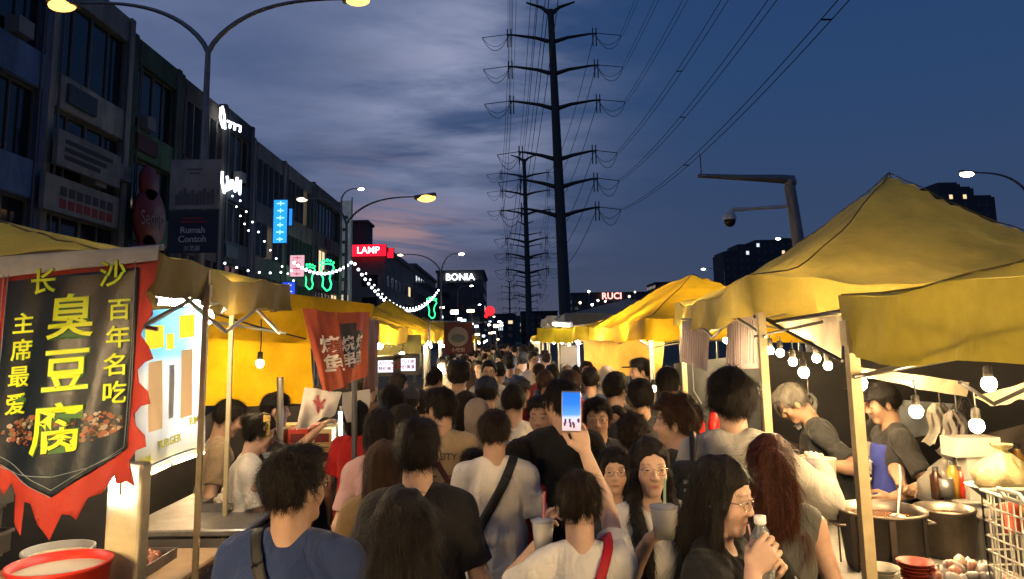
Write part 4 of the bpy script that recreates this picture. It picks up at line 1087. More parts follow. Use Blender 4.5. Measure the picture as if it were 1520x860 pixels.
# small lit things down the street
rs = random.Random(21)
for k in range(26):
    px = rs.uniform(655, 748); py = rs.uniform(452, 505); Y = rs.uniform(60, 130)
    if px > 735: py = max(py, 478)
    p_ = at(px, py, Y); e = empty('shop_light', tuple(p_), 0, 'tiny shop light on its pole in the haze of lights at the street end', 'light', 'tiny lights at the street end')
    m = MB(); m.bx(-.22*rs.uniform(.5, 2), .22, -.05, .05, -.1, .1*rs.uniform(.8, 2.5)); m.build('light', [LW, glow('warm_dot', (1, .7, .35), 6), glow('cool_dot', (.6, .8, 1), 4)][k % 3], e)
    m = MB(); m.tube([(0, .05, -.1), (0, .05, -p_.z)], .05, 5); m.build('pole', STEEL, e)
for k in range(14):
    px = rs.uniform(860, 1010); py = rs.uniform(432, 470); Y = rs.uniform(180, 290)
    p_ = at(px, py, Y); e = empty('street_light', tuple(p_), 0, 'tiny lamp on the skyline above the long yellow tent', 'light', 'tiny lights on the right skyline')
    m = MB(); m.ball((0, 0, 0), .35, 5); m.build('light', LW if k % 2 else LD, e); m = MB(); m.tube([(0, .2, 0), (0, .2, -p_.z)], .08, 5); m.build('pole', STEEL, e)
# ------------------------------------------------------------------ canopies
A_ = at
def canvas(name, col, tl=.35, stain=None):
    return mat(name, col, .62, var=.26, vs=2.4, bump=.3, bs=14, translucent=tl, spec=.25, wrinkle=.5, ws=2.6)
YEL = canvas('canvas_yellow', (.80, .50, .015), .42)
MUS = canvas('canvas_mustard', (.55, .42, .06), .25)
OL2 = canvas('canvas_khaki', (.62, .49, .10), .28)
OLV = canvas('canvas_olive', (.43, .35, .045), .17)
NAV = canvas('canvas_blue_grey', (.07, .09, .13), .15); GRY = canvas('canvas_grey', (.20, .21, .22), .2)
CREAM = canvas('tarpaulin_cream', (.72, .62, .42), .35)
POLE = mat('tent_pole', (.36, .34, .31), .35, .75, var=.15, vs=8); POLEY = mat('pole_painted', (.55, .45, .25), .5, .2, var=.2, vs=9)
BULB = glow('bulb_warm', (1, .68, .33), 520); BULBC = glow('bulb_cool', (.93, .95, 1), 600); BULBFAR = glow('bulb_far', (1, .74, .42), 680); TUBE = glow('tube_white', (1, .96, .84), 60)
CORD = mat('cord_black', (.02, .02, .02), .6)
BULB_ME = {}
def bulb(loc, label, group='bare bulbs hung in the stalls', r=.033, m_=None, drop=.25, lit=True):
    e = empty('light_bulb', loc, 0, label, 'light bulb', group)
    k = (r, (m_ or BULB).name)
    if k not in BULB_ME:
        m = MB(); m.ball((0, 0, 0), r, 7, sq=(1, 1, 1.1)); a = m.mesh('globe', m_ or BULB)
        m = MB(); m.lathe([(.001, .075), (.016, .07), (.018, .03), (.014, .02)], n=10); b = m.mesh('socket', mat('bakelite', (.012, .010, .008), .7)); BULB_ME[k] = (a, b)
    a, b = BULB_ME[k]; link('globe', a, e); link('socket', b, e)
    if drop:
        m = MB(); m.tube([(0, 0, .07), (.004, 0, drop*.5), (0, 0, drop)], .0035, 5); m.build('cord', CORD, e)
    return e
def tent(x0, y0, w, d, ze, zp, label, m_, group=None, val=.22, seed=0, dy=0, ridge=0, ridgex=None, sag=.05, conc=1.35, skew=0, res=26, poles=True, far=False, legm=None, valm=None, inset=0, legr=.019, lego=.04, legs_at=None):
    """x0,y0 street-side near corner; w may be negative for the left row"""
    rs = random.Random(seed); sx = 1 if w > 0 else -1; wx = abs(w); ox, oy = x0+w/2, y0+d/2
    e = empty('market_tent', (ox, oy, 0), 0, label, 'market tent', group)
    ph = rs.random()*6
    rr = ridge/d; rx = (ridgex if ridgex is not None else 0)
    def roof(u, v):
        U = 2*u-1; V = 2*v-1
        V2 = max(0, abs(V)-rr)/(1-rr) ; U2 = abs(U-rx)/(1+abs(rx)*(1 if U*rx < 0 else -1)+1e-6) if rx else abs(U)
        mm = min(1, max(U2, V2)); h = (1-mm)**conc
        edge = mm
        z = ze+(zp-ze)*h-sag*math.cos(PI/2*min(abs(U), 1))*(edge**6) - sag*math.cos(PI/2*abs(V))*(edge**6)
        z += .014*math.sin(U*9+V*7+ph)*(1-h)+.006*math.sin(U*23-V*17+ph*2)+.022*math.sin((U2-V2)*22+ph+3*mm)*(mm**2)*(1-mm)*3+.012*math.sin(math.atan2(V+.01, U+.013)*19+ph)*mm*(1-mm)*2
        return Vector((U*wx/2+skew*V, V*d/2, z))
    R_ = res; m = MB(); m.grid(roof, R_, R_, 0)
    ring = [roof(i/R_, 0) for i in range(R_)]+[roof(1, i/R_) for i in range(R_)]+[roof(1-i/R_, 1) for i in range(R_)]+[roof(0, 1-i/R_) for i in range(R_)]
    n = len(ring); vs = []; RN = 5
    for i, p in enumerate(ring):
        side = i//R_; nx, ny = [(0, -1), (1, 0), (0, 1), (-1, 0)][side]
        for j in range(RN+1):
            t = j/RN; wv = .024*math.sin(i*.9+ph+j*.5)*t+.014*math.sin(i*2.3+ph*3)*t
            vs.append(p+Vector((nx*(.012+wv), ny*(.012+wv), -val*t*(1+.03*math.sin(i*.5+ph))-.002)))
    if valm is None: pass
    q = MB(); q.add(vs, [(i*(RN+1)+j, ((i+1) % n)*(RN+1)+j, ((i+1) % n)*(RN+1)+j+1, i*(RN+1)+j+1) for i in range(n) for j in range(RN)], 0, True)
    o = m.build('canopy', m_, e); o2 = q.build('valance', valm or m_, e)
    # seams on the hips
    s_ = MB()
    for cu, cv in ((0, 0), (1, 0), (0, 1), (1, 1)):
        pts = []
        for k in range(17):
            t = k/16; U = (2*cu-1)*(1-t)+rx*t; V = (2*cv-1)*(1-t*(1-rr)); pts.append(roof((U+1)/2, (V+1)/2))
        s_ = MB(); s_.tube(pts, .0042, 5); s_.build('seam', mat('seam_dark', (.16, .12, .03), .7), e)
    if poles:
        for li, (cu, cv) in enumerate(((0, 0), (1, 0), (0, 1), (1, 1))):
            p = roof(cu, cv); a = Vector((p.x*(1-lego/wx*2), p.y*(1-lego/d*2-inset/d*2), 0))
            if legs_at and li in legs_at: a = Vector((legs_at[li][0]-ox, legs_at[li][1]-oy, 0))
            g = MB(); g.box((a.x, a.y, (p.z-.03)/2), (legr, legr, (p.z-.03)/2)); g.box((a.x, a.y, .02), (.05, .05, .012))
            g.box((a.x, a.y, p.z-.14), (legr+.008, legr+.008, .045)); lg = g.build('leg', legm or POLE, e)
        # scissor truss
        g = MB()
        for (a, b) in (((0, 0), (1, 0)), ((1, 0), (1, 1)), ((1, 1), (0, 1)), ((0, 1), (0, 0))):
            A = roof(*a); B = roof(*b); inw = Vector((-(A.x+B.x)/2, -(A.y+B.y)/2, 0)).normalized()*.05
            for (s0, s1) in ((0, .5), (.5, 1)):
                P0 = A.lerp(B, s0)+inw; P1 = A.lerp(B, s1)+inw
                P0.z = P1.z = ze-.05
                Q0, Q1 = P0.copy(), P1.copy(); Q0.z = Q1.z = ze-.30
                g.tube([P0, Q1], .010, 4); g.tube([Q0, P1], .010, 4)
        g.build('truss', POLE, e)
    return e
RG = 'yellow pop-up market tents on the right side'; LG = 'yellow pop-up market tents on the left side'
# front right tent: its far street-side corner stands in the picture
tent(1.235, -.40, 3.1, 3.15, 2.10, 2.93, 'front right olive-yellow tent whose long valance fills the right edge', OLV, seed=3, val=.215, conc=1.7, sag=.03, res=40, legm=POLEY, lego=.016)
tent(1.37, 3.72, 2.45, 2.95, 2.245, 3.10, 'big peaked olive-yellow tent right of the crowd, second in the right row', OL2, seed=5, val=.19, conc=1.5, ridgex=.12, sag=.05, res=40, skew=.14, legm=POLEY)
tent(1.32, 7.1, 3.4, 5.0, 2.15, 2.70, 'long yellow tent with a flat ridge behind the big peaked one', YEL, seed=8, val=.20, ridge=1.6, ridgex=-.48, conc=1.15, res=34)
R_rows = [(1.12, 12.4, 2.9, 2.9, 2.15, 2.50, YEL, 'low yellow tent with a lit valance behind the long ridged one'),
          (1.2, 15.6, 3.2, 3, 2.50, 2.86, NAV, 'dark blue-grey tent roof rising above the yellow row'),
          (1.0, 19.0, 3.4, 3.4, 2.55, 2.78, GRY, 'pale grey flat-topped tent behind the dark blue-grey one')]
for i, (x, y, w, d, a, b, mm, lab) in enumerate(R_rows): tent(x, y, w, d, a, b, lab, mm, seed=20+i, res=18)
y = 22.8; k = 0
proto = tent(1.15, y, 3, 3, 2.15, 2.85, 'yellow tent in the receding far part of the right row', YEL, 'far yellow tents of the right row', seed=31, res=14)
for i in range(11):
    y += 3.4; c_ = copy_tree(proto); c_.location = (2.65+(.35*i if i > 5 else .05*i), y+1.5, 0)
# left row
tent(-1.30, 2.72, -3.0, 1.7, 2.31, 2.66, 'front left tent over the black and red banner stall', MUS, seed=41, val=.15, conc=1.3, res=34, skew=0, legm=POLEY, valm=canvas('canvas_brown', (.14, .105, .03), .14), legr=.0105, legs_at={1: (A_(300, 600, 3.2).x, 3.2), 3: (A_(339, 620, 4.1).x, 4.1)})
tent(-1.42, -1.9, -3.0, 3.2, 2.25, 2.9, 'yellow tent left of the camera, outside the photo edge', YEL, seed=43)
for i, (x, y, w, d, a, b, mm, lab) in enumerate([
    (-1.52, 5.75, -3.0, 2.9, 2.22, 2.62, YEL, 'bright yellow tent lit from inside, second in the left row'),
    (-1.58, 8.9, -3.0, 2.9, 2.18, 2.66, YEL, 'third yellow tent on the left, behind the orange banners'),
    (-1.62, 12.0, -3.0, 2.9, 2.16, 2.70, YEL, 'fourth yellow tent on the left with an olive side flap'),
    (-1.62, 15.2, -3.0, 2.9, 2.20, 2.82, YEL, 'fifth yellow tent on the left, left of the sharp peak'),
    (-1.62, 18.4, -3.2, 3.2, 2.20, 3.08, YEL, 'sharply peaked yellow tent near the small red hanging sign')]):
    tent(x, y, w, d, a, b, lab, mm, seed=50+i, res=22)
proto = tent(-1.6, 22.4, -3, 3, 2.15, 2.85, 'yellow tent in the receding far part of the left row', YEL, 'far yellow tents of the left row', seed=61, res=14)
y = 22.4
for i in range(9):
    y += 3.6; c_ = copy_tree(proto); c_.location = (-3.1-(.3*i if i > 4 else 0), y+1.5, 0)
# ------------------------------------------------------------------ cloth sheets
def sheet(name, corners, m_, label, cat, n=(14, 14), wave=.02, th=None, group=None, seed=0, fr=(9, 3)):
    """corners: tl, tr, br, bl"""
    tl, tr, br, bl = [Vector(c) for c in corners]; o_ = (tl+tr)/2; nn = (tr-tl).cross(bl-tl).normalized(); ph = seed*1.7
    def f(u, v):
        p = (tl*(1-u)+tr*u)*(1-v)+(bl*(1-u)+br*u)*v
        return p-o_+nn*wave*(math.sin(u*fr[0]+ph+v*fr[1])+.5*math.sin(u*fr[0]*2.3+ph*2-v*2))*(.3+.7*v)
    m = MB(); m.grid(f, n[0], n[1]); o = m.build(name, m_, None, o_)
    if label: tag(o, label, cat, group)
    o['_f'] = 0; del o['_f']
    return o, (lambda u, v, off=0: f(u, v)+nn*off), nn
A = at
sheet('tarpaulin', (A(300, 436, 5.5), A(462, 446, 5.5), A(462, 600, 5.5), A(300, 603, 5.5)), canvas('tarp_bright_yellow', (.85, .50, .012), .5), 'bright yellow tarpaulin side wall lit by the bare bulb on the left', 'tarpaulin', wave=.07, seed=2, fr=(6, 5), n=(40, 40))
sheet('tarpaulin', (A(306, 440, 5.1), A(545, 474, 5.6), A(470, 512, 5.4), A(300, 502, 5.1)), canvas('tarp_bright_yellow', (.85, .50, .012), .6), 'yellow roof drape slanting over the bright side wall', 'tarpaulin', wave=.04, seed=6, fr=(8, 3), n=(30, 20))
sheet('tarpaulin', (A(345, 425, 5.9), A(556, 452, 7.2), A(548, 500, 7.2), A(345, 455, 5.9)), YEL, 'rolled yellow roof flap above the left side wall', 'tarpaulin', wave=.03, seed=3)
sheet('tarpaulin', (A(560, 498, 11.5), A(625, 497, 11.8), A(625, 527, 11.8), A(560, 531, 11.5)), canvas('tarp_olive', (.20, .18, .05), .2), 'olive side flap hanging beside the two lit price boards', 'tarpaulin', wave=.02)
sheet('tarpaulin', (A(1150, 478, 5.0), A(1251, 468, 3.4), A(1251, 534, 3.4), A(1165, 490, 4.9)), CREAM, 'cream tarpaulin triangle stretched between the two right tent posts', 'tarpaulin', wave=.012)
sheet('tarpaulin', (A(1276, 545, 2.95), A(1440, 568, 4.2), A(1432, 590, 4.2), A(1280, 560, 2.95)), CREAM, 'cream tarpaulin sheet sloping under the front right valance', 'tarpaulin', wave=.012)
sheet('tarpaulin', (A(1446, 590, 3.6), A(1560, 556, 3.3), A(1560, 590, 3.3), A(1470, 602, 3.6)), CREAM, 'cream tarpaulin corner at the right edge beside the lowest bulb', 'tarpaulin', wave=.01)
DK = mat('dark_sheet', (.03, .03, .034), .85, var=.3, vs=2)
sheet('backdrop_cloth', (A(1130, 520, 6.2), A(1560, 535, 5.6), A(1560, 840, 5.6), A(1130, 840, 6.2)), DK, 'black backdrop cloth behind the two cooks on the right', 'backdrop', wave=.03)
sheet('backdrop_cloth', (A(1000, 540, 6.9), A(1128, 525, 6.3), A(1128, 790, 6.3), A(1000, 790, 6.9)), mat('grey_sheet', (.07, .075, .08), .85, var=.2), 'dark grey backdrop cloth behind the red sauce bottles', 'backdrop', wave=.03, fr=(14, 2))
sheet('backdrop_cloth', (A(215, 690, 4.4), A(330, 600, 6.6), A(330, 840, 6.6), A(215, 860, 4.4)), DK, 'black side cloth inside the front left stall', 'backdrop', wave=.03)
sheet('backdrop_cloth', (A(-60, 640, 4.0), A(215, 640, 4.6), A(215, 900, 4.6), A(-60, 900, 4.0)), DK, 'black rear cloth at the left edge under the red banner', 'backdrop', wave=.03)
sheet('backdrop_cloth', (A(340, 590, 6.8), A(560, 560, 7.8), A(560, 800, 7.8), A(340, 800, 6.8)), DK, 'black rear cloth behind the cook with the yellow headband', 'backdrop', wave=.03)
emb = text('○', .10, mat('emblem_gold', (.16, .13, .06), .7), A(1170, 600, 5.95), (1, 0, 0), (0, 0, 1), None, .003); tag(emb, 'small round gold emblem on the black backdrop cloth behind the cooks', 'emblem')
m = MB(); m.tube([Vector((.11*math.cos(t), 0, .11*math.sin(t))) + A(1170, 600, 5.95)-Vector((0, 0, 0)) for t in np.linspace(0, TAU, 25)], .008, 5, 0, False); m.build('ring', mat('emblem_gold', (.45, .38, .18)), emb)
# grey price sheets on the second tent
pinkgrey = mat('price_sheet', (.36, .30, .31), .8, var=.15, vs=3, bump=.2, bs=30, translucent=.2, stretch=(8, 1, .6))
for i, (c, lab) in enumerate([((A(1012, 476, 5.9), A(1054, 477, 5.5), A(1051, 552, 5.5), A(1010, 536, 5.9)), 'smaller greyish-pink price sheet hanging from the big tent, nearer the street'),
                             ((A(1079, 462, 4.9), A(1123, 452, 4.4), A(1125, 547, 4.4), A(1078, 549, 4.9)), 'larger greyish-pink price sheet hanging beside the right tent post')]):
    o, f, nn = sheet('price_sheet', c, pinkgrey, lab, 'price sheet', wave=.006, seed=i)
    m = MB(); tl, tr, br, bl = [Vector(q)-o.location for q in c]
    for k in range(11):
        u0 = .10+.08*k; m.tube([f(u0, .22+.02*(k % 3), -.006), f(u0, .92, -.006)], .0022, 4)
    m.build('print', mat('faded_print', (.24, .19, .20), .8), o)
    m = MB(); m.tube([tl+Vector((0, 0, .01)), tr+Vector((0, 0, .01))], .008, 6); m.build('rod', POLE, o)
# ------------------------------------------------------------------ the black and red banner
Y0 = 2.62; tl = A(-8, 384, Y0); tr = A(237, 363, Y0); wid = (tr-tl).length; ux = (tr-tl).normalized(); uz = Vector((-ux.z*0, 0, -1))
e = empty('banner', tuple(tl), 0, 'black and red flame-edged banner with yellow Chinese characters at the left edge', 'banner')
Sx = wid/245.0    # metres per photo pixel at this depth
def bp(x, y, off=0):   # banner pixel coords (photo px relative to tl) with cloth ripple
    X_ = x*Sx; Z_ = -y*Sx; rip = .012*math.sin(x*.035+1)+.006*math.sin(x*.09+y*.012)
    return Vector((ux.x*X_, rip*(.3+min(1, y/200))-off, ux.z*X_*1.0+Z_))
def fill(poly, off, m_, name, step=6):
    """polygon in banner pixels turned into a rippled fine sheet"""
    from mathutils.geometry import tessellate_polygon
    bm = bmesh.new(); vs = [bm.verts.new((x, y, 0)) for x, y in poly]
    for t_ in tessellate_polygon([[Vector((x, y, 0)) for x, y in poly]]):
        try: bm.faces.new([vs[i] for i in t_])
        except ValueError: pass
    bmesh.ops.recalc_face_normals(bm, faces=bm.faces[:])
    for ax in (0, 1):
        lo = min(p[ax] for p in poly); hi = max(p[ax] for p in poly); t = lo+step
        while t < hi:
            g = bm.verts[:]+bm.edges[:]+bm.faces[:]; nrm = (1, 0, 0) if ax == 0 else (0, 1, 0); bmesh.ops.bisect_plane(bm, geom=g, plane_co=(t, t, 0), plane_no=nrm, dist=1e-4); t += step
    for v in bm.verts: v.co = bp(v.co.x, v.co.y, off)
    me = bpy.data.meshes.new(name); bm.to_mesh(me); bm.free(); me.materials.append(m_)
    for p in me.polygons: p.use_smooth = True
    o = link(name, me, e); solidify(o, .002); return o
RED = mat('banner_red', (.46, .045, .03), .6, var=.12, vs=6, bump=.15, bs=40, translucent=.15)
BLK = mat('banner_black', (.010, .018, .032), .42, var=.35, vs=5, bump=.15, bs=30, spec=.45)
HEMC = mat('banner_hem', (.60, .56, .46), .8, var=.2, vs=6, bump=.2, bs=40)
fl = [(-10, 22), (245, 22)]
# right flame edge going down
right = []; yy = 22; 
teeth = [(245, 22), (240, 55), (226, 70), (238, 88), (241, 104), (226, 118), (222, 132), (238, 150), (246, 168), (232, 172), (220, 182), (224, 200), (240, 214), (244, 232), (230, 234), (218, 246), (224, 262), (238, 276), (240, 292), (226, 296), (216, 310), (222, 330), (226, 346), (214, 338), (196, 342), (192, 330), (176, 352), (160, 356), (148, 384), (140, 376), (128, 374), (112, 408), (94, 386), (84, 356), (74, 352), (72, 398), (58, 380), (56, 344), (46, 326), (34, 344), (26, 318), (10, 326), (6, 304), (-10, 296)]
poly = [(-10, 22)]+teeth
fill(poly, 0, RED, 'flame_cloth')
inner = [(22, 36), (216, 32), (212, 292), (188, 306), (112, 350), (30, 300), (12, 286)]
fill(inner, .006, BLK, 'black_panel')
fill([(-10, -2), (246, 2), (245, 24), (-10, 30)], .010, HEMC, 'top_hem')
YG = mat('char_yellow', (.74, .86, .03), .55, emit=(.8, .8, .02), es=.0)
BGE = mat('char_edge', (.05, .16, .05), .6)
def bchar(s, cx, cy_, size, off=.010):
    for (m_, o_, ex) in ((BGE, .012, 0), (YG, .016, 1)):
        me = text_mesh(s, size, m_, .001, (.035 if ex else .06)*size/40*1.0 if False else (.012 if ex else .030)*size)
        # subdivide not needed: place vertex by vertex on the cloth
        for v in me.vertices:
            p = bp(cx+v.co.x, cy_-v.co.y, o_+ (-v.co.z*0)); v.co = p+Vector((0, -.001 if v.co.z > 0 else .001, 0))
        link('character', me, e)
for s, x, y, z in (('长', 80, 44, 40), ('沙', 180, 41, 40), ('臭', 124, 101, 68), ('豆', 124, 178, 68), ('腐', 116, 260, 74), ('主', 54, 103, 32), ('席', 54, 141, 32), ('最', 52, 179, 32), ('爱', 50, 218, 32), ('百', 192, 94, 34), ('年', 192, 134, 34), ('名', 190, 174, 34), ('吃', 190, 214, 34)):
    bchar(s, x, y, z)
# dish picture and stitched lines
dish = MB(); rs = random.Random(3)
PAL = [mat('dish_%d' % i, c, .5) for i, c in enumerate([(.26, .09, .05), (.38, .33, .27), (.06, .03, .025), (.16, .14, .08), (.34, .12, .07)])]
for k in range(300):
    a = rs.uniform(0, TAU); r = math.sqrt(rs.random()); x = 118+r*86*math.cos(a); y = 256+r*24*math.sin(a)
    if y > 292 or (abs(x-116) < 34 and rs.random() < .7): continue
    s = rs.uniform(2, 5); p = [bp(x+s*math.cos(t+a), y+s*.8*math.sin(t+a), .0105+k*2e-6) for t in (0, 1.3, 2.6, 3.9, 5.2)]
    dish.add(p, [(4, 3, 2, 1, 0)], rs.randrange(5))
dish.build('dish_print', PAL, e)
ln = MB()
for pts in ([(17, 26), (9, 285), (112, 350)], [(24, 26), (18, 280), (112, 340)], [(212, 22), (208, 290), (112, 340)], [(24, 300), (60, 314), (112, 322), (160, 314), (205, 296)]):
    pp = []
    for a, b in zip(pts, pts[1:]):
        for t in np.linspace(0, 1, 14): pp.append(bp(a[0]+(b[0]-a[0])*t, a[1]+(b[1]-a[1])*t, .0125))
    ln.tube(pp, .0016, 4)
ln.build('stitching', mat('stitch_grey', (.22, .27, .30), .6), e)
m = MB(); m.tube([bp(-16, 4, -.01), bp(250, 4, -.01)], .011, 8); m.build('rod', POLE, e)
# ------------------------------------------------------------------ glowing picture panel beside it
Yp = 3.05; c0, c1, c2, c3 = A(203, 462, Yp), A(305, 455, Yp+.35), A(303, 672, Yp+.35), A(200, 716, Yp)
def lit_panel():
    m_ = bpy.data.materials.new('lit_vinyl'); m_.use_nodes = True; nt = m_.node_tree; b = nt.nodes['Principled BSDF']; tc = nt.nodes.new('ShaderNodeTexCoord'); sp = nt.nodes.new('ShaderNodeSeparateXYZ')
    nt.links.new(tc.outputs['Object'], sp.inputs[0]); r = nt.nodes.new('ShaderNodeValToRGB'); mr = nt.nodes.new('ShaderNodeMapRange'); mr.inputs[1].default_value = -.75; mr.inputs[2].default_value = 0
    nt.links.new(sp.outputs[2], mr.inputs[0]); nt.links.new(mr.outputs[0], r.inputs[0]); cr = r.color_ramp
    cr.elements[0].position = 0; cr.elements[0].color = (.55, .50, .30, 1); cr.elements[1].position = 1; cr.elements[1].color = (.10, .40, .80, 1)
    for p_, c in ((.15, (.50, .46, .30)), (.3, (.62, .68, .72)), (.62, (.75, .78, .80)), (.74, (.15, .45, .80))): x = cr.elements.new(p_); x.color = (*c, 1)
    tr = nt.nodes.new('ShaderNodeBsdfTranslucent'); mx = nt.nodes.new('ShaderNodeMixShader'); mx.inputs[0].default_value = .6
    nt.links.new(r.outputs[0], b.inputs['Base Color']); nt.links.new(r.outputs[0], tr.inputs['Color']); nt.links.new(b.outputs[0], mx.inputs[1]); nt.links.new(tr.outputs[0], mx.inputs[2]); nt.links.new(mx.outputs[0], nt.nodes['Material Output'].inputs[0])
    return m_
o, f, nn = sheet('menu_banner', (c0, c1, c2, c3), lit_panel(), 'translucent blue and white menu banner glowing beside the black and red one', 'banner', wave=.006, n=(20, 20))
sg = 1 if (f(.5, .5, .01)-f(.5, .5, 0)).y < 0 else -1
def patch(name, u0, u1, v0, v1, m_, k=6):
    m = MB(); m.grid(lambda a, b: f(u0+(u1-u0)*a, v0+(v1-v0)*b, sg*.004), k, k); return m.build(name, m_, o)
yb = mat('print_yellow', (.85, .72, .03), .6, emit=(.95, .80, .04), es=.8); ob = mat('print_amber', (.70, .46, .22), .6, emit=(.80, .50, .22), es=.5)  # emission stands in for backlight coming through the yellow and amber prints
for (a, b, c, d) in ((.12, .36, .10, .24), (.58, .82, .05, .20), (.40, .50, .16, .26)): patch('logo_patch', a, b, c, d, yb)
patch('drink_picture', .16, .34, .32, .74, ob); patch('drink_picture', .62, .80, .28, .72, ob); patch('drink_picture', .44, .52, .36, .70, mat('print_white', (.8, .8, .75), .6, translucent=.6))
ty = mat('print_lime', (.45, .42, .02), .6, emit=(.5, .45, .02), es=.4)  # lettering emits as well, in place of the backlight
for s, u, v in (('RM', .12, .90), ('BURGER', .46, .84), ('RM5', .84, .76)):
    p = f(u, v, sg*.008); t_ = text(s, .045, ty, p, (f(u+.05, v)-f(u, v)), (0, 0, 1), o, .001, .001, sx=.8)
def tube_light(a, b, label, r=.013, m_=None, group=None):
    a = Vector(a); b = Vector(b); e = empty('tube_light', tuple(a), 0, label, 'tube light', group); d = b-a; m = MB(); m.tube([d*.03, d*.97], r, 8); m.build('tube', m_ or TUBE, e)
    m = MB(); m.tube([d*0, d*.03], r*1.2, 8); m.tube([d*.97, d], r*1.2, 8); up = Vector((0, .02, .03)) if abs(d.z) < .3 else Vector((-.03, .03, 0)); m.tube([up, d+up], r*.9, 6); m.build('fitting', mat('fitting_white', (.7, .7, .68), .4), e); return e
tube_light(A(232, 447, 3.35), A(304, 452, 3.5), 'white tube light along the top of the glowing menu banner', .016, glow('tube_hot', (1, .97, .88), 120))
tube_light(A(228, 690, 3.34), A(226, 475, 3.34), 'upright tube light behind the left half of the menu banner', .014, glow('tube_back', (1, .92, .80), 19))
tube_light(A(280, 672, 3.56), A(279, 470, 3.56), 'upright tube light behind the right half of the menu banner', .014, glow('tube_back', (1, .92, .80), 19))
tube_light(A(168, 752, 2.75), A(170, 682, 2.75), 'upright white tube light on the cream column below the banner')
tube_light(A(203, 712, 3.02), A(252, 690, 3.2), 'thin light strip along the lower edge of the menu banner', .006, glow('strip', (1, .85, .45), 30))
tube_light(A(254, 689, 3.2), A(303, 672, 3.4), 'continuing thin light strip nearer the thin lit pole', .006, glow('strip', (1, .85, .45), 30))
tube_light(A(-8, 716, 2.75), A(24, 706, 2.85), 'short tube light peeping out left of the red banner tip', .010)
tube_light(A(505, 610, 5.4), A(506, 670, 5.4), 'bluish upright tube light beside the orange banners', .012, glow('tube_blue', (.6, .85, 1), 30))
# orange banners
ORG = mat('banner_orange', (.40, .085, .035), .6, var=.22, vs=4, bump=.25, bs=16, translucent=.3); WHT = mat('banner_lettering', (.80, .72, .60), .6)
for c, lab, ch, uu, dk in (((A(449, 457, 5.05), A(497, 464, 5.2), A(519, 576, 5.0), A(478, 581, 4.9)), 'left orange-red cloth banner with white Chinese characters', '烤\n鱼', .62, False),
                        ((A(498, 464, 5.2), A(550, 463, 5.5), A(541, 560, 5.5), A(504, 575, 5.05)), 'right orange-red cloth banner with a black figure patch', '烧 烤\n串 串', .52, True)):
    o, f, nn = sheet('cloth_banner', c, ORG, lab, 'banner', wave=.022, seed=3 if dk else 1)
    sg = 1 if (f(.5, .5, .01)-f(.5, .5, 0)).y < 0 else -1
    if dk:
        m = MB(); m.grid(lambda a, b: f(.10+.7*a, .16+.68*b*(1-.25*abs(a-.5)*2), sg*.004), 12, 12); m.build('dark_patch', mat('patch_black', (.04, .035, .035), .6), o)
        m = MB(); m.grid(lambda a, b: f(.56+.34*a, .03+.25*b, sg*.006), 5, 5); m.build('red_patch', mat('patch_red', (.35, .05, .04), .6), o)
    me = text_mesh(ch, 1.0, WHT, .01, .02); co = [v.co.copy() for v in me.vertices]
    W_, H_ = (.85, .62)
    xs = [c_.x for c_ in co]; ys = [c_.y for c_ in co]; x0, x1, y0, y1 = min(xs), max(xs), min(ys), max(ys)
    for v in me.vertices:
        u = uu-W_*.42+(v.co.x-x0)/(x1-x0)*W_*.80; vv = .34+(y1-v.co.y)/(y1-y0)*.44
        v.co = f(u, vv, sg*(.010+(.002 if v.co.z > 0 else 0)))
    link('lettering', me, o)
o, f, nn = sheet('cloth_banner', (A(452, 575, 4.95), A(508, 583, 4.95), A(497, 615, 4.95), A(440, 640, 4.8)), mat('cloth_pale', (.62, .56, .48), .8, var=.2, vs=4, translucent=.35), 'pale crumpled cloth banner with a dark red character below the orange ones', 'banner', wave=.02, seed=5)
sg = 1 if (f(.5, .5, .01)-f(.5, .5, 0)).y < 0 else -1
p = f(.45, .5, sg*.012); text('水', .13, mat('char_darkred', (.30, .03, .03), .6), p, (1, 0, 0), (0, 0, 1), o, .002, .002)
sheet('cloth_banner', (A(546, 470, 5.7), A(564, 478, 6.2), A(562, 572, 6.2), A(541, 590, 5.7)), mat('cloth_maroon', (.10, .03, .025), .7, var=.3, translucent=.1), 'narrow dark maroon banner edge right of the orange ones', 'banner', wave=.02, seed=6)
sheet('plastic_bag', (A(510, 583, 5.0), A(548, 578, 5.3), A(546, 622, 5.3), A(512, 628, 5.0)), mat('bag_plastic', (.60, .55, .47), .5, translucent=.4), 'pale plastic sheet hanging under the right orange banner', 'plastic sheet', wave=.02, seed=8)
# posts on the left
def post(px, y0, y1, Y, label, r=.014, m_=POLE, cat='pole', px1=None, name='tent_pole'):
    a = A(px, y0, Y); b = A(px1 or px, y1, Y); m = MB(); e = empty(name, (b.x, b.y, 0), 0, label, cat)
    m.tube([(0, 0, 0), (0, 0, b.z), (a.x-b.x, 0, a.z)], r, 10); m.build('tube', m_, e); m = MB(); m.lathe([(.001, 0), (.05, 0), (.05, .01), (r*1.1, .02)], n=14); m.build('foot', m_, e); return e
post(416, 560, 700, 5.2, 'stout grey pole beside the black-clad helper', .022, POLE)
post(526, 565, 760, 4.4, 'dark pole rising into the orange banners', .016, mat('steel_dark', (.08, .08, .09), .5, .6))
# cream column
m = MB(); a = A(160, 690, 2.78); b = A(212, 690, 2.78); m.bx(a.x, b.x, 2.78, 2.86, .0, a.z); o = m.build('column', mat('column_cream', (.55, .48, .30), .8, var=.3, vs=5, bump=.3, bs=14)); tag(o, 'cream cloth-wrapped column carrying the upright tube light', 'column'); bv = o.modifiers.new('b', 'BEVEL'); bv.width = .012; bv.segments = 2; o['kind'] = 'thing'
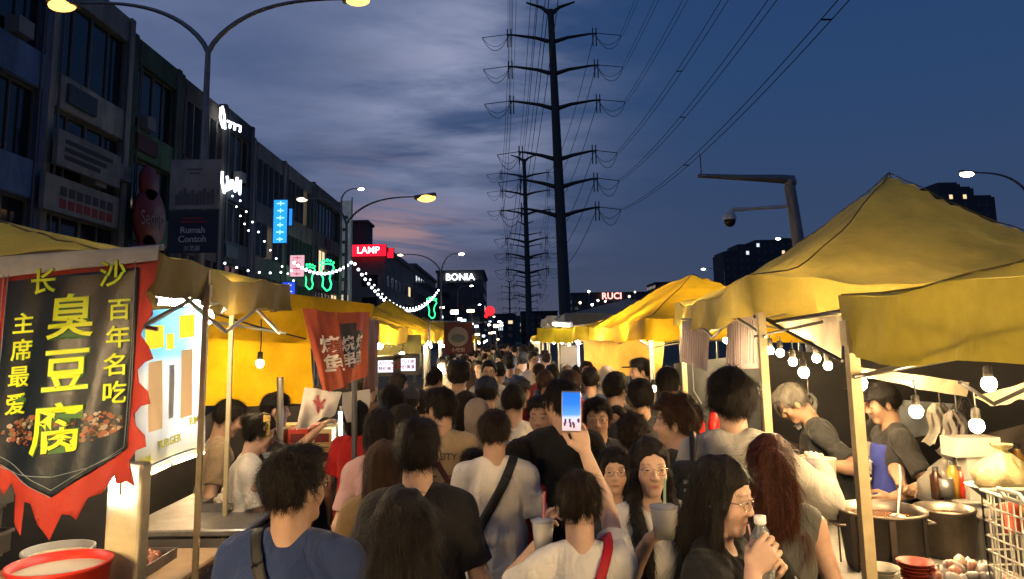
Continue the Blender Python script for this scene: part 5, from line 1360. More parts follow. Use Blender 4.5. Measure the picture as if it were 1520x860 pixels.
# hanging red sign
e = empty('hanging_sign', tuple(A(680, 478, 9)), 0, 'dark red hanging sign with a pale bowl picture over the crowd', 'sign')
q = lambda x, y, o_=0: A(x, y, 9+o_)-Vector(e.location)
m = MB(); m.box((0, 0, q(680, 502).z), (.17, .012, .19)); o = m.build('board', mat('sign_maroon', (.07, .01, .01), .5, var=.2), e); bv = o.modifiers.new('b', 'BEVEL'); bv.width = .01
m = MB(); z_ = q(680, 500).z; m.ball((0, -.016, z_), .125, 10, sq=(1, .05, .95)); m.build('oval', mat('sign_grey', (.22, .19, .16), .6), e)
m = MB(); m.ball((0, -.022, z_-.02), .085, 10, sq=(1, .05, .6)); m.build('bowl', mat('sign_darkgrey', (.08, .10, .10), .6), e)
m = MB(); m.tube([q(636, 477), q(716, 479)], .010, 6); m.tube([q(664, 478), q(664, 483)], .006, 5); m.tube([q(696, 478), q(696, 483)], .006, 5); m.build('rail', POLE, e)
text('小吃街', .055, mat('sign_pale', (.5, .4, .35)), (0, -.018, q(680, 520).z), (1, 0, 0), (0, 0, 1), e, .001)
m = MB(); p_ = q(637, 477); m.tube([p_, (p_.x, 0, -e.location.z)], .014, 8); m.build('stand_pole', POLE, e)
# lit price boards
for i, (x0, x1, y0, y1, lab) in enumerate([(561, 589, 535, 553, 'left one of two white lit price boards with dark red lettering'), (590, 617, 532, 551, 'right one of two white lit price boards with dark red lettering')]):
    e = lightbox(lab, x0, x1, y0, y1, 8.8, (.85, .80, .95), 1.5)
    a = at(x0, y1, 8.8); b = at(x1, y0, 8.8); h = b.z-a.z
    for k, s in enumerate(('人气小吃', '特价美食')): text(s, h*.36, mat('price_red', (.25, .01, .03)), (0, -.03, h*(.72-.42*k)), (1, 0, 0), (0, 0, 1), e, .002, .001)
# ------------------------------------------------------------------ bulbs
bl = [(386, 540, 4.6, .27, 'large bare bulb hanging in front of the yellow side wall'), (1143, 520, 4.6, .10, 'leftmost bulb of the cluster beside the post'), (1158, 524, 4.5, .10, 'second bulb of the cluster, near the post'),
      (1177, 537, 4.3, .12, 'third bulb of the cluster, slightly lower'), (1193, 553, 4.1, .14, 'lowest and biggest bulb of the cluster'), (1212, 532, 4.3, .10, 'upper right bulb of the cluster'), (1229, 543, 4.2, .10, 'rightmost bulb of the cluster'),
      (1276, 569, 3.0, .08, 'small bulb right beside the nearest tent post'), (1360, 611, 3.4, .14, 'big bulb glowing behind the capped cook'), (1450, 632, 3.2, .14, 'lowest big bulb near the hanging sacks'), (1468, 570, 3.1, .05, 'bright bulb tucked under the right valance'),
      (970, 577, 6.2, .15, 'bulb between the heads in front of the far right stall'), (1092, 515, 6.4, .08, 'lamp glowing between the two price sheets')]
for (px, py, Y, dr, lab) in bl: bulb(tuple(A(px, py, Y)), lab, None, drop=dr, r=.028 if py > 550 and px > 1100 else .023)
bulb(tuple(A(880, 524, 11)), 'dazzling cool-white lamp at the corner of the long yellow tent', None, r=.055, m_=BULBC, drop=.1)
bulb(tuple(A(1078, 505, 8)), 'unseen-side bulb lighting the long yellow tent from inside', None, drop=.1)
bulb(tuple(A(655, 545, 12)), 'warm lamp at the left stall behind the hanging sign', None, r=.05, drop=.1)
bulb(tuple(A(597, 527, 9.6)), 'small lamp over the two lit price boards', None, r=.035, drop=.1)
bulb((-2.7, 7.0, 2.02), 'bulb glowing through the second left tent roof', None, drop=.1)
bulb((-2.3, 4.3, 1.95), 'bulb under the front left tent above the counter', None, drop=.1, r=.03)
bulb((2.6, 1.6, 1.90), 'added unseen fill bulb under the front right tent roof beyond the photo edge', None, drop=.1)  # front right bulbs from here on are out-of-view fill added for the crowd
bulb((1.75, 2.05, 1.86), 'added unseen fill bulb by the street edge of the front right tent above the basket', None, drop=.1)
bulb((1.7, .5, 1.92), 'added unseen fill bulb at the near street edge of the front right tent', None, drop=.1, r=.055)
bulb((2.3, .9, 1.95), 'second added fill bulb, unseen, inside the near end of the front right tent', None, drop=.1, r=.05)
bulb((-1.66, .55, 1.95), 'added unseen fill bulb by the street edge of the tent left of the camera', None, drop=.1, r=.075)  # left-hand bulbs added out of view to light banner and crowd
bulb((-1.62, 1.15, 2.0), 'second added fill bulb in the tent left of the camera, facing the banner', None, drop=.1, r=.055)
bulb((-1.62, -.4, 2.0), 'third added fill bulb in the tent left of the camera, nearest its rear', None, drop=.1, r=.07)
bulb((1.62, -.2, 1.95), 'added unseen fill bulb at the rear street corner of the front right tent', None, drop=.1, r=.065)  # more added fill behind the view on the right
bulb(tuple(A(410, 560, 5.85)), 'added hidden bulb that makes the yellow side wall glow', None, drop=.1, r=.016)  # two hidden bulbs added so the cloth glows from behind
bulb(tuple(A(345, 520, 5.9)), 'second added hidden bulb that makes the yellow side wall glow', None, drop=.1, r=.013)
bulb((-2.6, 6.4, 1.95), 'bulb further inside the second left tent', None, drop=.1)
bulb((-1.95, 10.2, 2.0), 'bulb under the third left tent', None, drop=.1, r=.04)
for q, (x_, y_, lb) in enumerate([(1.50, 6.2, 'bulb under the far edge of the big peaked tent'), (1.55, 8.4, 'first bulb along the street edge of the long yellow tent'), (1.55, 10.9, 'second bulb along the street edge of the long yellow tent'), (-1.72, 6.9, 'bulb at the street edge of the second left tent'), (-1.78, 9.6, 'bulb at the street edge of the third left tent'), (-1.8, 12.9, 'bulb at the street edge of the fourth left tent')]): bulb((x_, y_, 2.0), lb, None, drop=.1, r=.04)
bulb((-1.42, 3.5, 2.08), 'added fill bulb under the street edge of the front left tent', None, drop=.08, r=.035)  # extra bulb added to brighten the crowd
bulb((3.0, 9.4, 2.0), 'bulb deep inside the long yellow tent', None, drop=.1)
Yk = 10.4; rs = random.Random(9); k = 0
while Yk < 62:
    for sd in (-1, 1):
        x = (1.5+.25*rs.random())*sd if rs.random() < .8 else sd*2.4
        bulb((x+(.12 if sd > 0 else -.12), Yk+rs.uniform(-.6, .6), rs.uniform(1.76, 1.93)), 'glaring stall lamp in the receding %s row' % ('right' if sd > 0 else 'left'), 'stall lamps of the far %s row' % ('right' if sd > 0 else 'left'), r=.045, m_=BULBFAR if rs.random() < .7 else glow('bulb_farcool', (.9, .95, 1), 130), drop=.1)
    Yk += 1.9 if Yk < 25 else 3.2
# yellow lit fascia in the far right row
sheet('tarpaulin', (A(797, 487, 13.5), A(849, 489, 12.4), A(849, 510, 12.4), A(797, 508, 13.5)), canvas('tarp_lemon', (.80, .62, .02), .5), 'lemon yellow lit fascia cloth in the far right row', 'tarpaulin', wave=.01)
tube_light(A(822, 481, 13), A(848, 483, 12.4), 'bright short tube light above the lemon fascia cloth', .03, glow('tube_far', (1, .9, .5), 20))
# pale lit stall backs on the right
sheet('stall_curtain', (A(832, 513, 13), A(857, 513, 12.3), A(857, 548, 12.3), A(832, 540, 13)), mat('curtain_white', (.75, .68, .60), .8, translucent=.4), 'white lit curtain below the lemon fascia cloth', 'curtain', wave=.01)
sheet('stall_curtain', (A(866, 505, 10.2), A(985, 508, 8.4), A(985, 560, 8.4), A(866, 556, 10.2)), mat('curtain_amber', (.70, .42, .08), .8, var=.25, vs=3, translucent=.45), 'amber lit cloth wall of the long yellow tent', 'curtain', wave=.03)
sheet('stall_curtain', (A(985, 478, 7.6), A(1012, 476, 7.4), A(1010, 505, 7.4), A(985, 505, 7.6)), mat('curtain_amber2', (.75, .45, .05), .8, translucent=.45), 'small amber cloth corner left of the first price sheet', 'curtain', wave=.01)
# ------------------------------------------------------------------ counters and goods
ALU = mat('aluminium', (.30, .29, .28), .42, .8, var=.3, vs=6); PLW = mat('plastic_white', (.42, .40, .35), .45, var=.06); WOOD = mat('table_wood', (.30, .19, .10), .7, var=.25, vs=6)
def counter(x0, x1, y0, y1, z, label, topm, skirt=None):
    cx, cyy = (x0+x1)/2, (y0+y1)/2; e = empty('counter_table', (cx, cyy, 0), 0, label, 'table'); w, d = (x1-x0)/2, (y1-y0)/2
    m = MB(); m.bx(-w, w, -d, d, z-.035, z); o = m.build('tabletop', topm, e); bv = o.modifiers.new('b', 'BEVEL'); bv.width = .008
    for a in (-1, 1):
        for b in (-1, 1): g = MB(); g.tube([(a*(w-.05), b*(d-.05), 0), (a*(w-.05), b*(d-.05), z-.036)], .018, 8); g.build('leg', POLE, e)
    if skirt:
        g = MB(); sx = -1 if x0 > 0 else 1
        def f(u, v): return Vector((sx*(w+.006)*1.0+.012*math.sin(u*60)*v, -d+2*d*u, z-.04-v*(z-.12)))
        g.grid(f, 60, 4); g.build('skirt', skirt, e)
        g = MB(); g.grid(lambda u, v: Vector((-w+2*w*u, -d-.006+.01*math.sin(u*40)*v, z-.04-v*(z-.12))), 40, 4); g.build('skirt', skirt, e)
    return e
SK = mat('skirt_cloth', (.10, .09, .085), .9, var=.2)
counter(1.22, 1.95, 2.25, 3.05, 1.03, 'front right food counter with meat trays and the white basket', PLW, SK)
counter(1.30, 2.05, 3.12, 4.0, .98, 'pot counter in front of the capped cook', ALU, SK)
counter(1.30, 1.75, 4.05, 5.6, 1.08, 'counter before the grey-haired cook', ALU, SK)
counter(-1.95, -1.32, 2.5, 3.6, 1.02, 'front left counter with the red tub', WOOD, SK)
counter(-1.95, -1.30, 3.8, 5.2, 1.05, 'left counter in front of the cook with the yellow headband', ALU, SK)
counter(-1.75, -1.25, 5.3, 6.6, 1.10, 'left counter piled with red and yellow boxes', WOOD, SK)
counter(2.3, 3.4, 3.9, 4.5, 1.05, 'rear work table behind the cooks with sacks and scale', ALU, SK)
def tub(c, r, h, m_, label, lid=None, name='tub', cat='tub', inner=None, handle=False):
    e = empty(name, c, 0, label, cat); m = MB(); m.lathe([(.001, 0), (r*.85, 0), (r*.88, .01), (r, h), (r*1.05, h+.004), (r*1.05, h+.014), (r*.97, h+.014), (r*.95, h*.8)], n=32); m.build('body', m_, e)
    if lid: m = MB(); m.lathe([(.001, h*.92), (r*.96, h*.92)], n=32); m.build('contents', lid, e)
    if handle:
        for s in (-1, 1): m = MB(); m.tube([(s*r, -.04, h*.8), (s*(r+.035), -.035, h*.8), (s*(r+.035), .035, h*.8), (s*r, .04, h*.8)], .006, 6); m.build('handle', m_, e)
    return e
FOODM = [mat('food_%d' % i, c, .45, var=.25, vs=30, bump=.4, bs=60) for i, c in enumerate([(.50, .22, .12), (.58, .40, .30), (.34, .12, .07), (.62, .55, .36), (.70, .60, .50)])]
def heap(c, rx, ry, h, n, mats, label, name='food_heap', cat='food', seed=0, sz=.022, parent=None, el=1.4):
    rs = random.Random(seed); m = MB()
    for k in range(n):
        a = rs.uniform(0, TAU); r = math.sqrt(rs.random()); x = r*rx*math.cos(a); y = r*ry*math.sin(a); z = h*(1-r*r)*rs.random()+sz*.4
        M_ = Euler((rs.uniform(0, 3), rs.uniform(0, 3), rs.uniform(0, 3))).to_matrix(); s = sz*rs.uniform(.7, 1.3)
        m.ball((x, y, z), s, 4, rs.randrange(len(mats)), (el, 1, .7), M_)
    o = m.build(name, mats, parent, c)
    if not parent: tag(o, label, cat, kind='stuff' if n > 60 else None)
    return o
tub((-1.52, 2.62, 1.02), .155, .20, mat('plastic_red', (.55, .03, .015), .4), 'red plastic tub on the front left counter', mat('tub_beige', (.45, .38, .26), .6))
tub((-1.72, 2.95, 1.02), .12, .16, mat('plastic_grey', (.25, .25, .24), .4), 'grey plastic tub behind the red one', FOODM[3])
# big steaming pots
def pot(c, r, h, label, content):
    e = tub(c, r, h, mat('pot_steel', (.26, .22, .18), .38, .8, var=.4, vs=5), label, None, 'stock_pot', 'pot', handle=True)
    m = MB(); m.lathe([(.001, h*.88), (r*.97, h*.88)], n=32); m.build('broth', content, e); return e
P_ = pot((1.58, 3.30, .98), .172, .22, 'wide sectioned steel soup pot in front of the capped cook', mat('broth', (.16, .065, .025), .25, var=.3, vs=12))
m = MB()
for k in range(7):
    a = TAU*k/7; m.box((.172*math.cos(a), .172*math.sin(a), .11), (.003, .012, .11), Matrix.Rotation(a, 3, 'Z'))
m.build('seam', mat('seam_metal', (.12, .10, .09), .4, .8), P_)
pot((1.93, 3.44, .98), .12, .19, 'smaller dark soup pot right of the wide one', mat('broth', (.16, .065, .025), .25))
pot((1.45, 4.9, 1.08), .17, .24, 'steel pot at the back of the right counter', mat('broth', (.16, .065, .025), .25))
# ladle
m = MB(); m.tube([(1.66, 3.32, 1.18), (1.78, 3.50, 1.30), (1.82, 3.58, 1.34)], .006, 6); m.ball((1.66, 3.32, 1.17), .035, 6, sq=(1, 1, .5)); tag(m.build('ladle', ALU), 'steel ladle dipped in the wide soup pot', 'ladle')
# meat trays
def tray(c, w, d, label, mats, n, h=.06, sz=.022, m_=None, seed=1):
    e = empty('food_tray', c, 0, label, 'food tray'); m = MB(); t = .006
    m.bx(-w, w, -d, d, 0, t); m.bx(-w, -w+t, -d, d, t, .045); m.bx(w-t, w, -d, d, t, .045); m.bx(-w+t, w-t, -d, -d+t, t, .045); m.bx(-w+t, w-t, d-t, d, t, .045); m.build('tray', m_ or ALU, e)
    heap((0, 0, t), w*.9, d*.9, h, n, mats, '', 'food', seed=seed, sz=sz, parent=e); return e
PINK = [mat('meat_pink', (.58, .27, .20), .4, var=.3, vs=25), mat('meat_pale', (.66, .45, .36), .4, var=.2, vs=25), mat('meat_wrap', (.55, .50, .46), .35, var=.2, vs=20)]
tray((1.42, 2.50, 1.03), .15, .16, 'tray heaped with pink meat balls at the front of the right counter', PINK, 120, .07, .026, PLW, 2)
tray((1.68, 2.85, 1.03), .16, .13, 'tray of wrapped pink sausages behind the front tray', PINK, 90, .07, .024, PLW, 3)
tray((1.36, 3.75, .98), .05, .16, 'narrow tray of brown fried snacks by the wide pot', FOODM[:3], 60, .04, .018)
tray((1.48, 4.25, 1.08), .14, .14, 'tray of browned tofu cubes near the reaching sleeve', [FOODM[0], FOODM[2], FOODM[1]], 110, .06, .02, seed=5)
# row of pale cups and bags on the inner counter
CUP = mat('paper_cup', (.70, .62, .46), .6, var=.08)
k = 0
for i, (x, y) in enumerate([(1.36, 3.92), (1.46, 3.94), (1.36, 4.10), (1.60, 4.02), (1.70, 4.12), (1.34, 4.44), (1.62, 4.5), (1.40, 4.62)]):
    e = empty('paper_cup', (x, y, 1.08 if y > 4.03 else .98), 0, 'cream paper food cup in the row on the right inner counter', 'cup', 'cream paper cups on the right inner counter'); m = MB(); h = .16+.05*(i % 3)
    m.lathe([(.001, 0), (.038, 0), (.05, h), (.053, h+.004), (.047, h), (.037, .01)], n=20); m.build('cup', CUP, e)
# white plastic basket
bx0, bx1, by0, by1 = 1.60, 2.02, 2.27, 2.62; bz0, bz1 = 1.032, 1.42
e = empty('plastic_basket', ((bx0+bx1)/2, (by0+by1)/2, bz0), 0, 'white openwork plastic basket full of packets at the right edge', 'basket'); w, d, h = (bx1-bx0)/2, (by1-by0)/2, bz1-bz0; m = MB()
for z in np.linspace(.0, h, 9):
    m.tube([(-w, -d, z), (w, -d, z), (w, d, z), (-w, d, z), (-w, -d, z)], .0035 if z < h-.01 else .007, 4)
for k in range(15):
    x = -w+2*w*k/14; m.tube([(x, -d, 0), (x, -d, h)], .0030, 4); m.tube([(x, d, 0), (x, d, h)], .0030, 4)
for k in range(12):
    y = -d+2*d*k/11; m.tube([(-w, y, 0), (-w, y, h)], .0030, 4); m.tube([(w, y, 0), (w, y, h)], .0030, 4)
m.build('lattice', mat('basket_white', (.78, .76, .66), .4), e)
m = MB(); m.tube([(-w, -.05, h), (-w-.02, -.05, h+.03), (-w-.02, .05, h+.03), (-w, .05, h)], .007, 6); m.build('handle', mat('basket_white', (.78, .76, .66), .4), e)
rs = random.Random(4); PK = [mat('packet_%d' % i, c, .4, var=.25, vs=20) for i, c in enumerate([(.60, .35, .12), (.62, .12, .08), (.55, .50, .15), (.66, .50, .38), (.35, .42, .16), (.60, .25, .25), (.70, .62, .50)])]
for k in range(70):
    mm = MB(); M_ = Euler((rs.uniform(-.5, .5), rs.uniform(-.5, .5), rs.uniform(0, 3))).to_matrix(); mm.box((0, 0, 0), (.036, .011, .048), M_); z = .04+.31*rs.random()
    o = mm.build('snack_packet', PK[k % 7], None, (e.location.x+rs.uniform(-w+.05, w-.05), e.location.y+rs.uniform(-d+.05, d-.05), bz0+z)); tag(o, 'small coloured snack packet inside the white openwork basket', 'packet', 'packets in the white basket'); bv = o.modifiers.new('b', 'BEVEL'); bv.width = .008; bv.segments = 2
# hanging plastic sacks, scale, bowls behind
def sack(c, r, h, label, col=(.70, .66, .56), seed=0, name='plastic_sack', cat='plastic bag'):
    rs = random.Random(seed); m = MB(); K = 26; prof = [(0, .0), (.9, .0), (1.05, .12), (1.0, .38), (.72, .66), (.34, .88), (.16, .97), (.34, 1.06), (.42, 1.14)]; vs = []; fs = []
    for i, (a, z) in enumerate(prof):
        for k in range(K): q = a*r*(1+.16*math.sin(k*.9+i*.8+seed)+.10*math.sin(k*2.2-i*1.3)+.08*rs.random()); vs.append((q*math.cos(TAU*k/K), q*math.sin(TAU*k/K), z*h))
    for i in range(len(prof)-1):
        for k in range(K): fs.append((i*K+k, i*K+(k+1) % K, (i+1)*K+(k+1) % K, (i+1)*K+k))
    m.add(vs, fs, 0, True); return tag(m.build(name, mat('sack_%.2f%.2f' % col[:2], col, .35, var=.1, vs=8, bump=.6, bs=25, translucent=.3), None, c), label, cat)
sack(tuple(A(1492, 724, 3.3)), .10, .16, 'cream plastic bag of noodles beside the lowest bulb', (.30, .25, .13), 1)
sack(tuple(A(1412, 742, 4.05)), .12, .22, 'big white plastic sack behind the capped cook', (.26, .25, .22), 2)
sack((2.45, 4.1, 1.05), .13, .26, 'white plastic sack on the rear work table', (.32, .31, .28), 3)
m = MB(); c = A(1490, 748, 3.25); m.lathe([(.001, 0), (.05, 0), (.13, .07), (.14, .075), (.125, .07), (.045, .01)], n=26); tag(m.build('bowl', mat('glass_bowl', (.45, .55, .55), .2), None, c), 'shallow glass bowl under the bag of noodles', 'bowl')
e = empty('weighing_scale', tuple(A(1448, 740, 3.7)), 0, 'pale upright weighing scale between the sack and the noodles', 'scale'); m = MB(); m.bx(-.05, .05, -.04, .04, 0, .20); m.build('column', PLW, e); m = MB(); m.bx(-.11, .11, -.06, .06, .20, .29); m.build('display_head', PLW, e); m = MB(); m.bx(-.13, .13, -.10, .10, -.06, 0); m.build('base', PLW, e)
m = MB(); m.tube([(0, 0, -.06), (0, 0, -e.location.z)], .03, 8); m.build('stand', POLE, e)
# black fan ring & hanging bags behind
e = empty('standing_fan', tuple(A(1437, 650, 4.3)), 0, 'large black fan behind the lowest bulb', 'fan'); m = MB()
for r in (.05, .10, .15, .20, .235): m.tube([(r*math.cos(t)*.45, r*.3*math.cos(t), r*math.sin(t)*1.0) for t in np.linspace(0, TAU, 31)], .006, 4, 0, False)
m.build('grille', mat('fan_black', (.03, .03, .03), .4), e); m = MB(); m.tube([(0, .05, 0), (0, .05, -e.location.z)], .018, 8); m.ball((0, .04, 0), .06, 6); m.build('stand', mat('fan_black', (.03, .03, .03), .4), e)
m = MB()
for k in range(3):
    a = TAU*k/3; m.grid(lambda u, v: Vector(((.03+.18*u)*math.cos(a+(v-.5)*.9)*.45, .02+.02*v, (.03+.18*u)*math.sin(a+(v-.5)*.9))), 5, 5)
m.build('blades', mat('fan_blade', (.08, .08, .09), .3), e)
# grey awning bundles / shutters behind the cooks
sheet('folded_tarp', (A(1290, 590, 4.9), A(1420, 600, 4.6), A(1420, 640, 4.6), A(1290, 660, 4.9)), mat('tarp_bluegrey', (.16, .18, .20), .7, var=.3, vs=4), 'folded blue-grey tarp behind the capped cook', 'tarpaulin', wave=.03)
sheet('folded_tarp', (A(1440, 650, 4.8), A(1560, 620, 4.6), A(1560, 690, 4.6), A(1440, 700, 4.8)), mat('tarp_dark', (.06, .05, .045), .7, var=.3, vs=4), 'dark folded tarp behind the bag of noodles', 'tarpaulin', wave=.03)
for i, (px, py, Y, lab) in enumerate([(1290, 668, 4.8, 'stack of white boxes between the two cooks'), (1300, 690, 4.75, 'lower white box of the stack between the two cooks'), (1440, 735, 4.2, 'pale box behind the weighing scale')]):
    p = A(px, py, Y); m = MB(); m.box((0, 0, 0), (.075, .06, .035)); o = m.build('storage_box', PLW, None, p); tag(o, lab, 'box'); bv = o.modifiers.new('b', 'BEVEL'); bv.width = .008
    m = MB(); m.box((0, 0, .037), (.079, .064, .006)); m.build('lid', PLW, o)
m = MB(); m.tube([A(1285, 712, 4.8), A(1310, 712, 4.75)], .012, 6); m.tube([A(1297, 712, 4.8), Vector((A(1297, 712, 4.8).x, 4.8, 0))], .014, 6); tag(m.build('shelf_bracket', POLE), 'thin steel shelf stand under the white boxes', 'shelf')
# steel mug, jars
for i, (px, py, Y, r, h, lab) in enumerate([(1405, 738, 3.7, .035, .09, 'steel mug on the rack behind the capped cook'), (1455, 716, 3.8, .03, .10, 'white cup beside the weighing scale')]):
    m = MB(); m.lathe([(.001, 0), (r, 0), (r, h), (r*.9, h), (r*.88, .01)], n=18); tag(m.build('mug', ALU if i == 0 else PLW, None, A(px, py, Y)), lab, 'mug')
m = MB(); m.bx(A(1385, 742, 3.7).x, A(1480, 742, 3.7).x, 3.6, 3.85, A(1400, 742, 3.7).z-.02, A(1400, 742, 3.7).z); o = m.build('rack_shelf', ALU); tag(o, 'aluminium rack shelf under the mug and scale', 'shelf')
m = MB()
for x in (A(1390, 742, 3.7).x, A(1475, 742, 3.7).x): m.tube([(x, 3.72, 0), (x, 3.72, A(1400, 742, 3.7).z-.02)], .012, 6)
m.build('leg', POLE, o)
# red sauce bottles
RB = mat('sauce_red', (.62, .02, .015), .3)
for i, (px, py) in enumerate([(1028, 628), (1038, 634), (1034, 620), (1059, 632), (1061, 622)]):
    p = A(px, py, 4.9); e = empty('sauce_bottle', tuple(p), 0, 'bright red sauce bottle in the cluster left of the tall hoodie wearer', 'bottle', 'red sauce bottles on the right counter')
    m = MB(); m.lathe([(.001, -.09), (.034, -.09), (.036, .02), (.02, .05), (.018, .06)], n=14); m.build('bottle', RB, e); m = MB(); m.lathe([(.018, .06), (.018, .07), (.005, .11), (.001, .11)], n=10); m.build('nozzle', RB if i % 2 else PLW, e)
pz = A(1044, 640, 4.9)
m = MB(); m.bx(pz.x-.16, pz.x+.16, 4.78, 5.02, pz.z-.06, pz.z-.03); o = m.build('bottle_shelf', ALU); tag(o, 'small steel shelf under the red sauce bottles', 'shelf'); m = MB(); m.tube([(pz.x, 4.9, 0), (pz.x, 4.9, pz.z-.06)], .02, 6); m.build('leg', POLE, o)
# dangling wires
m = MB(); m.tube([A(1028, 540, 5.6), A(1030, 580, 5.6), A(1042, 600, 5.6)], .005, 4); tag(m.build('hanging_wire', PLW), 'white wire dangling below the smaller price sheet', 'wire')
m = MB(); m.tube([A(230, 440, 3.3), A(300, 460, 4.4), A(385, 486, 4.6), A(520, 520, 6.5)], .006, 4); tag(m.build('hanging_wire', CORD), 'black wire running along the left tarpaulin to the bare bulb', 'wire')
m = MB(); m.tube([A(1120, 470, 3.9), A(1150, 478, 4.0), A(1253, 462, 3.0)], .010, 5); tag(m.build('cross_bar', mat('steel_dark', (.08, .08, .09), .5, .6)), 'dark cross bar between the two right tent posts', 'bar')
m = MB(); m.tube([A(1143, 478, 4.0), A(1250, 536, 3.2)], .008, 5); tag(m.build('tie_rope', CORD), 'dark rope along the edge of the cream tarpaulin', 'rope')
m = MB(); m.tube([A(1425, 568, 3.2), A(1475, 600, 3.4), A(1560, 560, 3.3)], .010, 5); tag(m.build('tie_rope', CORD), 'dark brace under the right valance near the bright bulb', 'rope')
# left stall goods: boxes of red/yellow print
rs = random.Random(8)
for i in range(12):
    col = [(.60, .38, .10), (.55, .06, .03), (.62, .50, .25)][i % 3]; x = -1.66+.17*(i % 3); y = 5.45+.28*(i//3 % 2); z = 1.10+.13*(i//6)
    m = MB(); m.bx(-.07, .07, -.10, .10, 0, .12); o = m.build('carton', mat('carton_%d' % (i % 3), col, .6, var=.2, vs=10), None, (x, y, z)); tag(o, 'small printed %s carton in the stack on the left counter' % ['amber', 'red', 'straw'][i % 3], 'carton', 'small %s cartons on the left counter' % ['amber', 'red', 'straw'][i % 3])
    m = MB(); m.bx(-.05, .05, -.104, -.101, .03, .09); m.build('label_print', mat('carton_print', (.15, .02, .02), .6), o)
tray((-1.55, 4.35, 1.05), .14, .16, 'tray of pale noodles beside the cook with the yellow headband', [FOODM[4], FOODM[3]], 90, .09, .022)
sack((-1.50, 4.75, 1.05), .09, .20, 'clear plastic bag held over the left counter', (.62, .64, .66), 7)
tray((-1.62, 3.30, 1.02), .14, .14, 'tray of dark fried pieces on the front left counter', [FOODM[2], FOODM[0]], 80, .05, .02)
for i in range(6):
    m = MB(); m.bx(-.2, .2, -.14, .14, 0, .10); p = (-2.6+.05*(i % 2), 3.5, .9+.11*i); o = m.build('storage_crate', mat('crate_dark', (.06, .055, .05), .6), None, p); tag(o, 'dark flat crate in the tall stack under the red banner', 'crate', 'dark crates stacked under the red banner'); 
    m = MB(); m.bx(-.21, .21, -.15, .15, .085, .10); m.build('rim', mat('crate_rim', (.12, .11, .10), .6), o)
m = MB(); m.bx(-.3, .3, -.25, .25, 0, .89); o = m.build('crate_stand', WOOD, None, (-2.58, 3.5, 0)); tag(o, 'wooden stand under the tall stack of dark crates', 'stand')

# smaller things crowding the right stall
rs = random.Random(31)
def jar(c, r, h, m_, lab, capm=None, name='jar', cat='jar', grp=None):
    e = empty(name, tuple(c), 0, lab, cat, grp); m = MB(); m.lathe([(.001, 0), (r, 0), (r, h*.72), (r*.55, h*.82), (r*.5, h*.9)], n=18); m.build('body', m_, e)
    m = MB(); m.lathe([(r*.55, h*.88), (r*.58, h), (.001, h)], n=14); m.build('cap', capm or mat('cap_dark', (.03, .03, .035), .4), e); return e
cols = [('soy_brown', (.05, .02, .01)), ('oil_amber', (.40, .22, .04)), ('chilli_red', (.45, .03, .015)), ('vinegar_clear', (.40, .42, .38)), ('green_glass', (.04, .16, .06))]
shz = A(1400, 742, 3.7).z
for i, px in enumerate([1392, 1418, 1430, 1470, 1481]):
    n_, c_ = cols[i]; jar((A(px, 742, 3.72).x, 3.72, shz), .026, .15+.03*(i % 2), mat(n_, c_, .2), '%s bottle on the rack shelf behind the capped cook' % ['dark soy', 'amber oil', 'red chilli', 'clear vinegar', 'green glass'][i], None, 'bottle', 'bottle')
for i in range(9):
    n_, c_ = cols[(i*3+1) % 5]; x = 2.36+.11*i; y = 4.15+.12*(i % 3)
    jar((x, y, 1.05), .035, .17+.05*(i % 3), mat(n_, c_, .25), 'seasoning bottle in the mixed row on the rear work table', None, 'bottle', 'bottle', 'seasoning bottles on the rear work table')
# hanging bunches of plastic bags and a roll
for i, (px, py, Y, c_, lab) in enumerate([(1200, 585, 5.0, (.36, .38, .36), 'bunch of clear plastic bags hanging behind the cluster of bulbs'), (1395, 600, 4.3, (.30, .28, .24), 'bunch of grey plastic bags hanging behind the big bulb'), (1420, 610, 4.2, (.22, .20, .19), 'bunch of brownish plastic bags hanging beside the grey ones')]):
    p = A(px, py, Y); m = MB(); rr = random.Random(i)
    for k in range(7):
        a = k*.9; m.grid(lambda u, v: Vector(((.02+.05*v)*math.cos(a)*(1+.3*math.sin(u*5+k))+.02*math.sin(v*7+k), (.02+.05*v)*math.sin(a)+u*.03, -.22*v+.01*math.sin(u*9))), 4, 6)
    m.tube([(0, 0, .12), (0, 0, -.01)], .004, 4); tag(m.build('plastic_bag_bunch', mat('bagbunch_%d' % i, c_, .3, translucent=.3, var=.2, vs=20), None, p), lab, 'plastic bags')
# shelf with goods on the rear cloth
p = A(1190, 690, 5.75); m = MB(); m.bx(-.55, .75, -.12, .12, -.02, 0); o = m.build('rear_shelf', mat('shelf_dark', (.07, .06, .055), .6), None, (p.x, 5.75, p.z)); tag(o, 'dark shelf with tins against the black backdrop cloth', 'shelf')
for a in (-.5, .7):
    m = MB(); m.tube([(a, 0, -.02), (a, 0, -p.z)], .014, 6); m.build('leg', POLE, o)
for i in range(9):
    h = .10+.05*((i*5) % 3); x = p.x-.48+.14*i; m = MB(); m.lathe([(.001, 0), (.045, 0), (.045, h), (.001, h)], n=16); m.lathe([(.047, h-.01), (.047, h+.008), (.001, h+.008)], n=16)
    tag(m.build('food_tin', [mat('tin_a', (.12, .12, .13), .3, .6), mat('tin_b', (.20, .05, .03), .4), mat('tin_c', (.22, .18, .10), .4)][i % 3], None, (x, 5.75, p.z)), 'round tin on the dark shelf behind the grey-haired cook', 'tin', 'tins on the dark rear shelf')
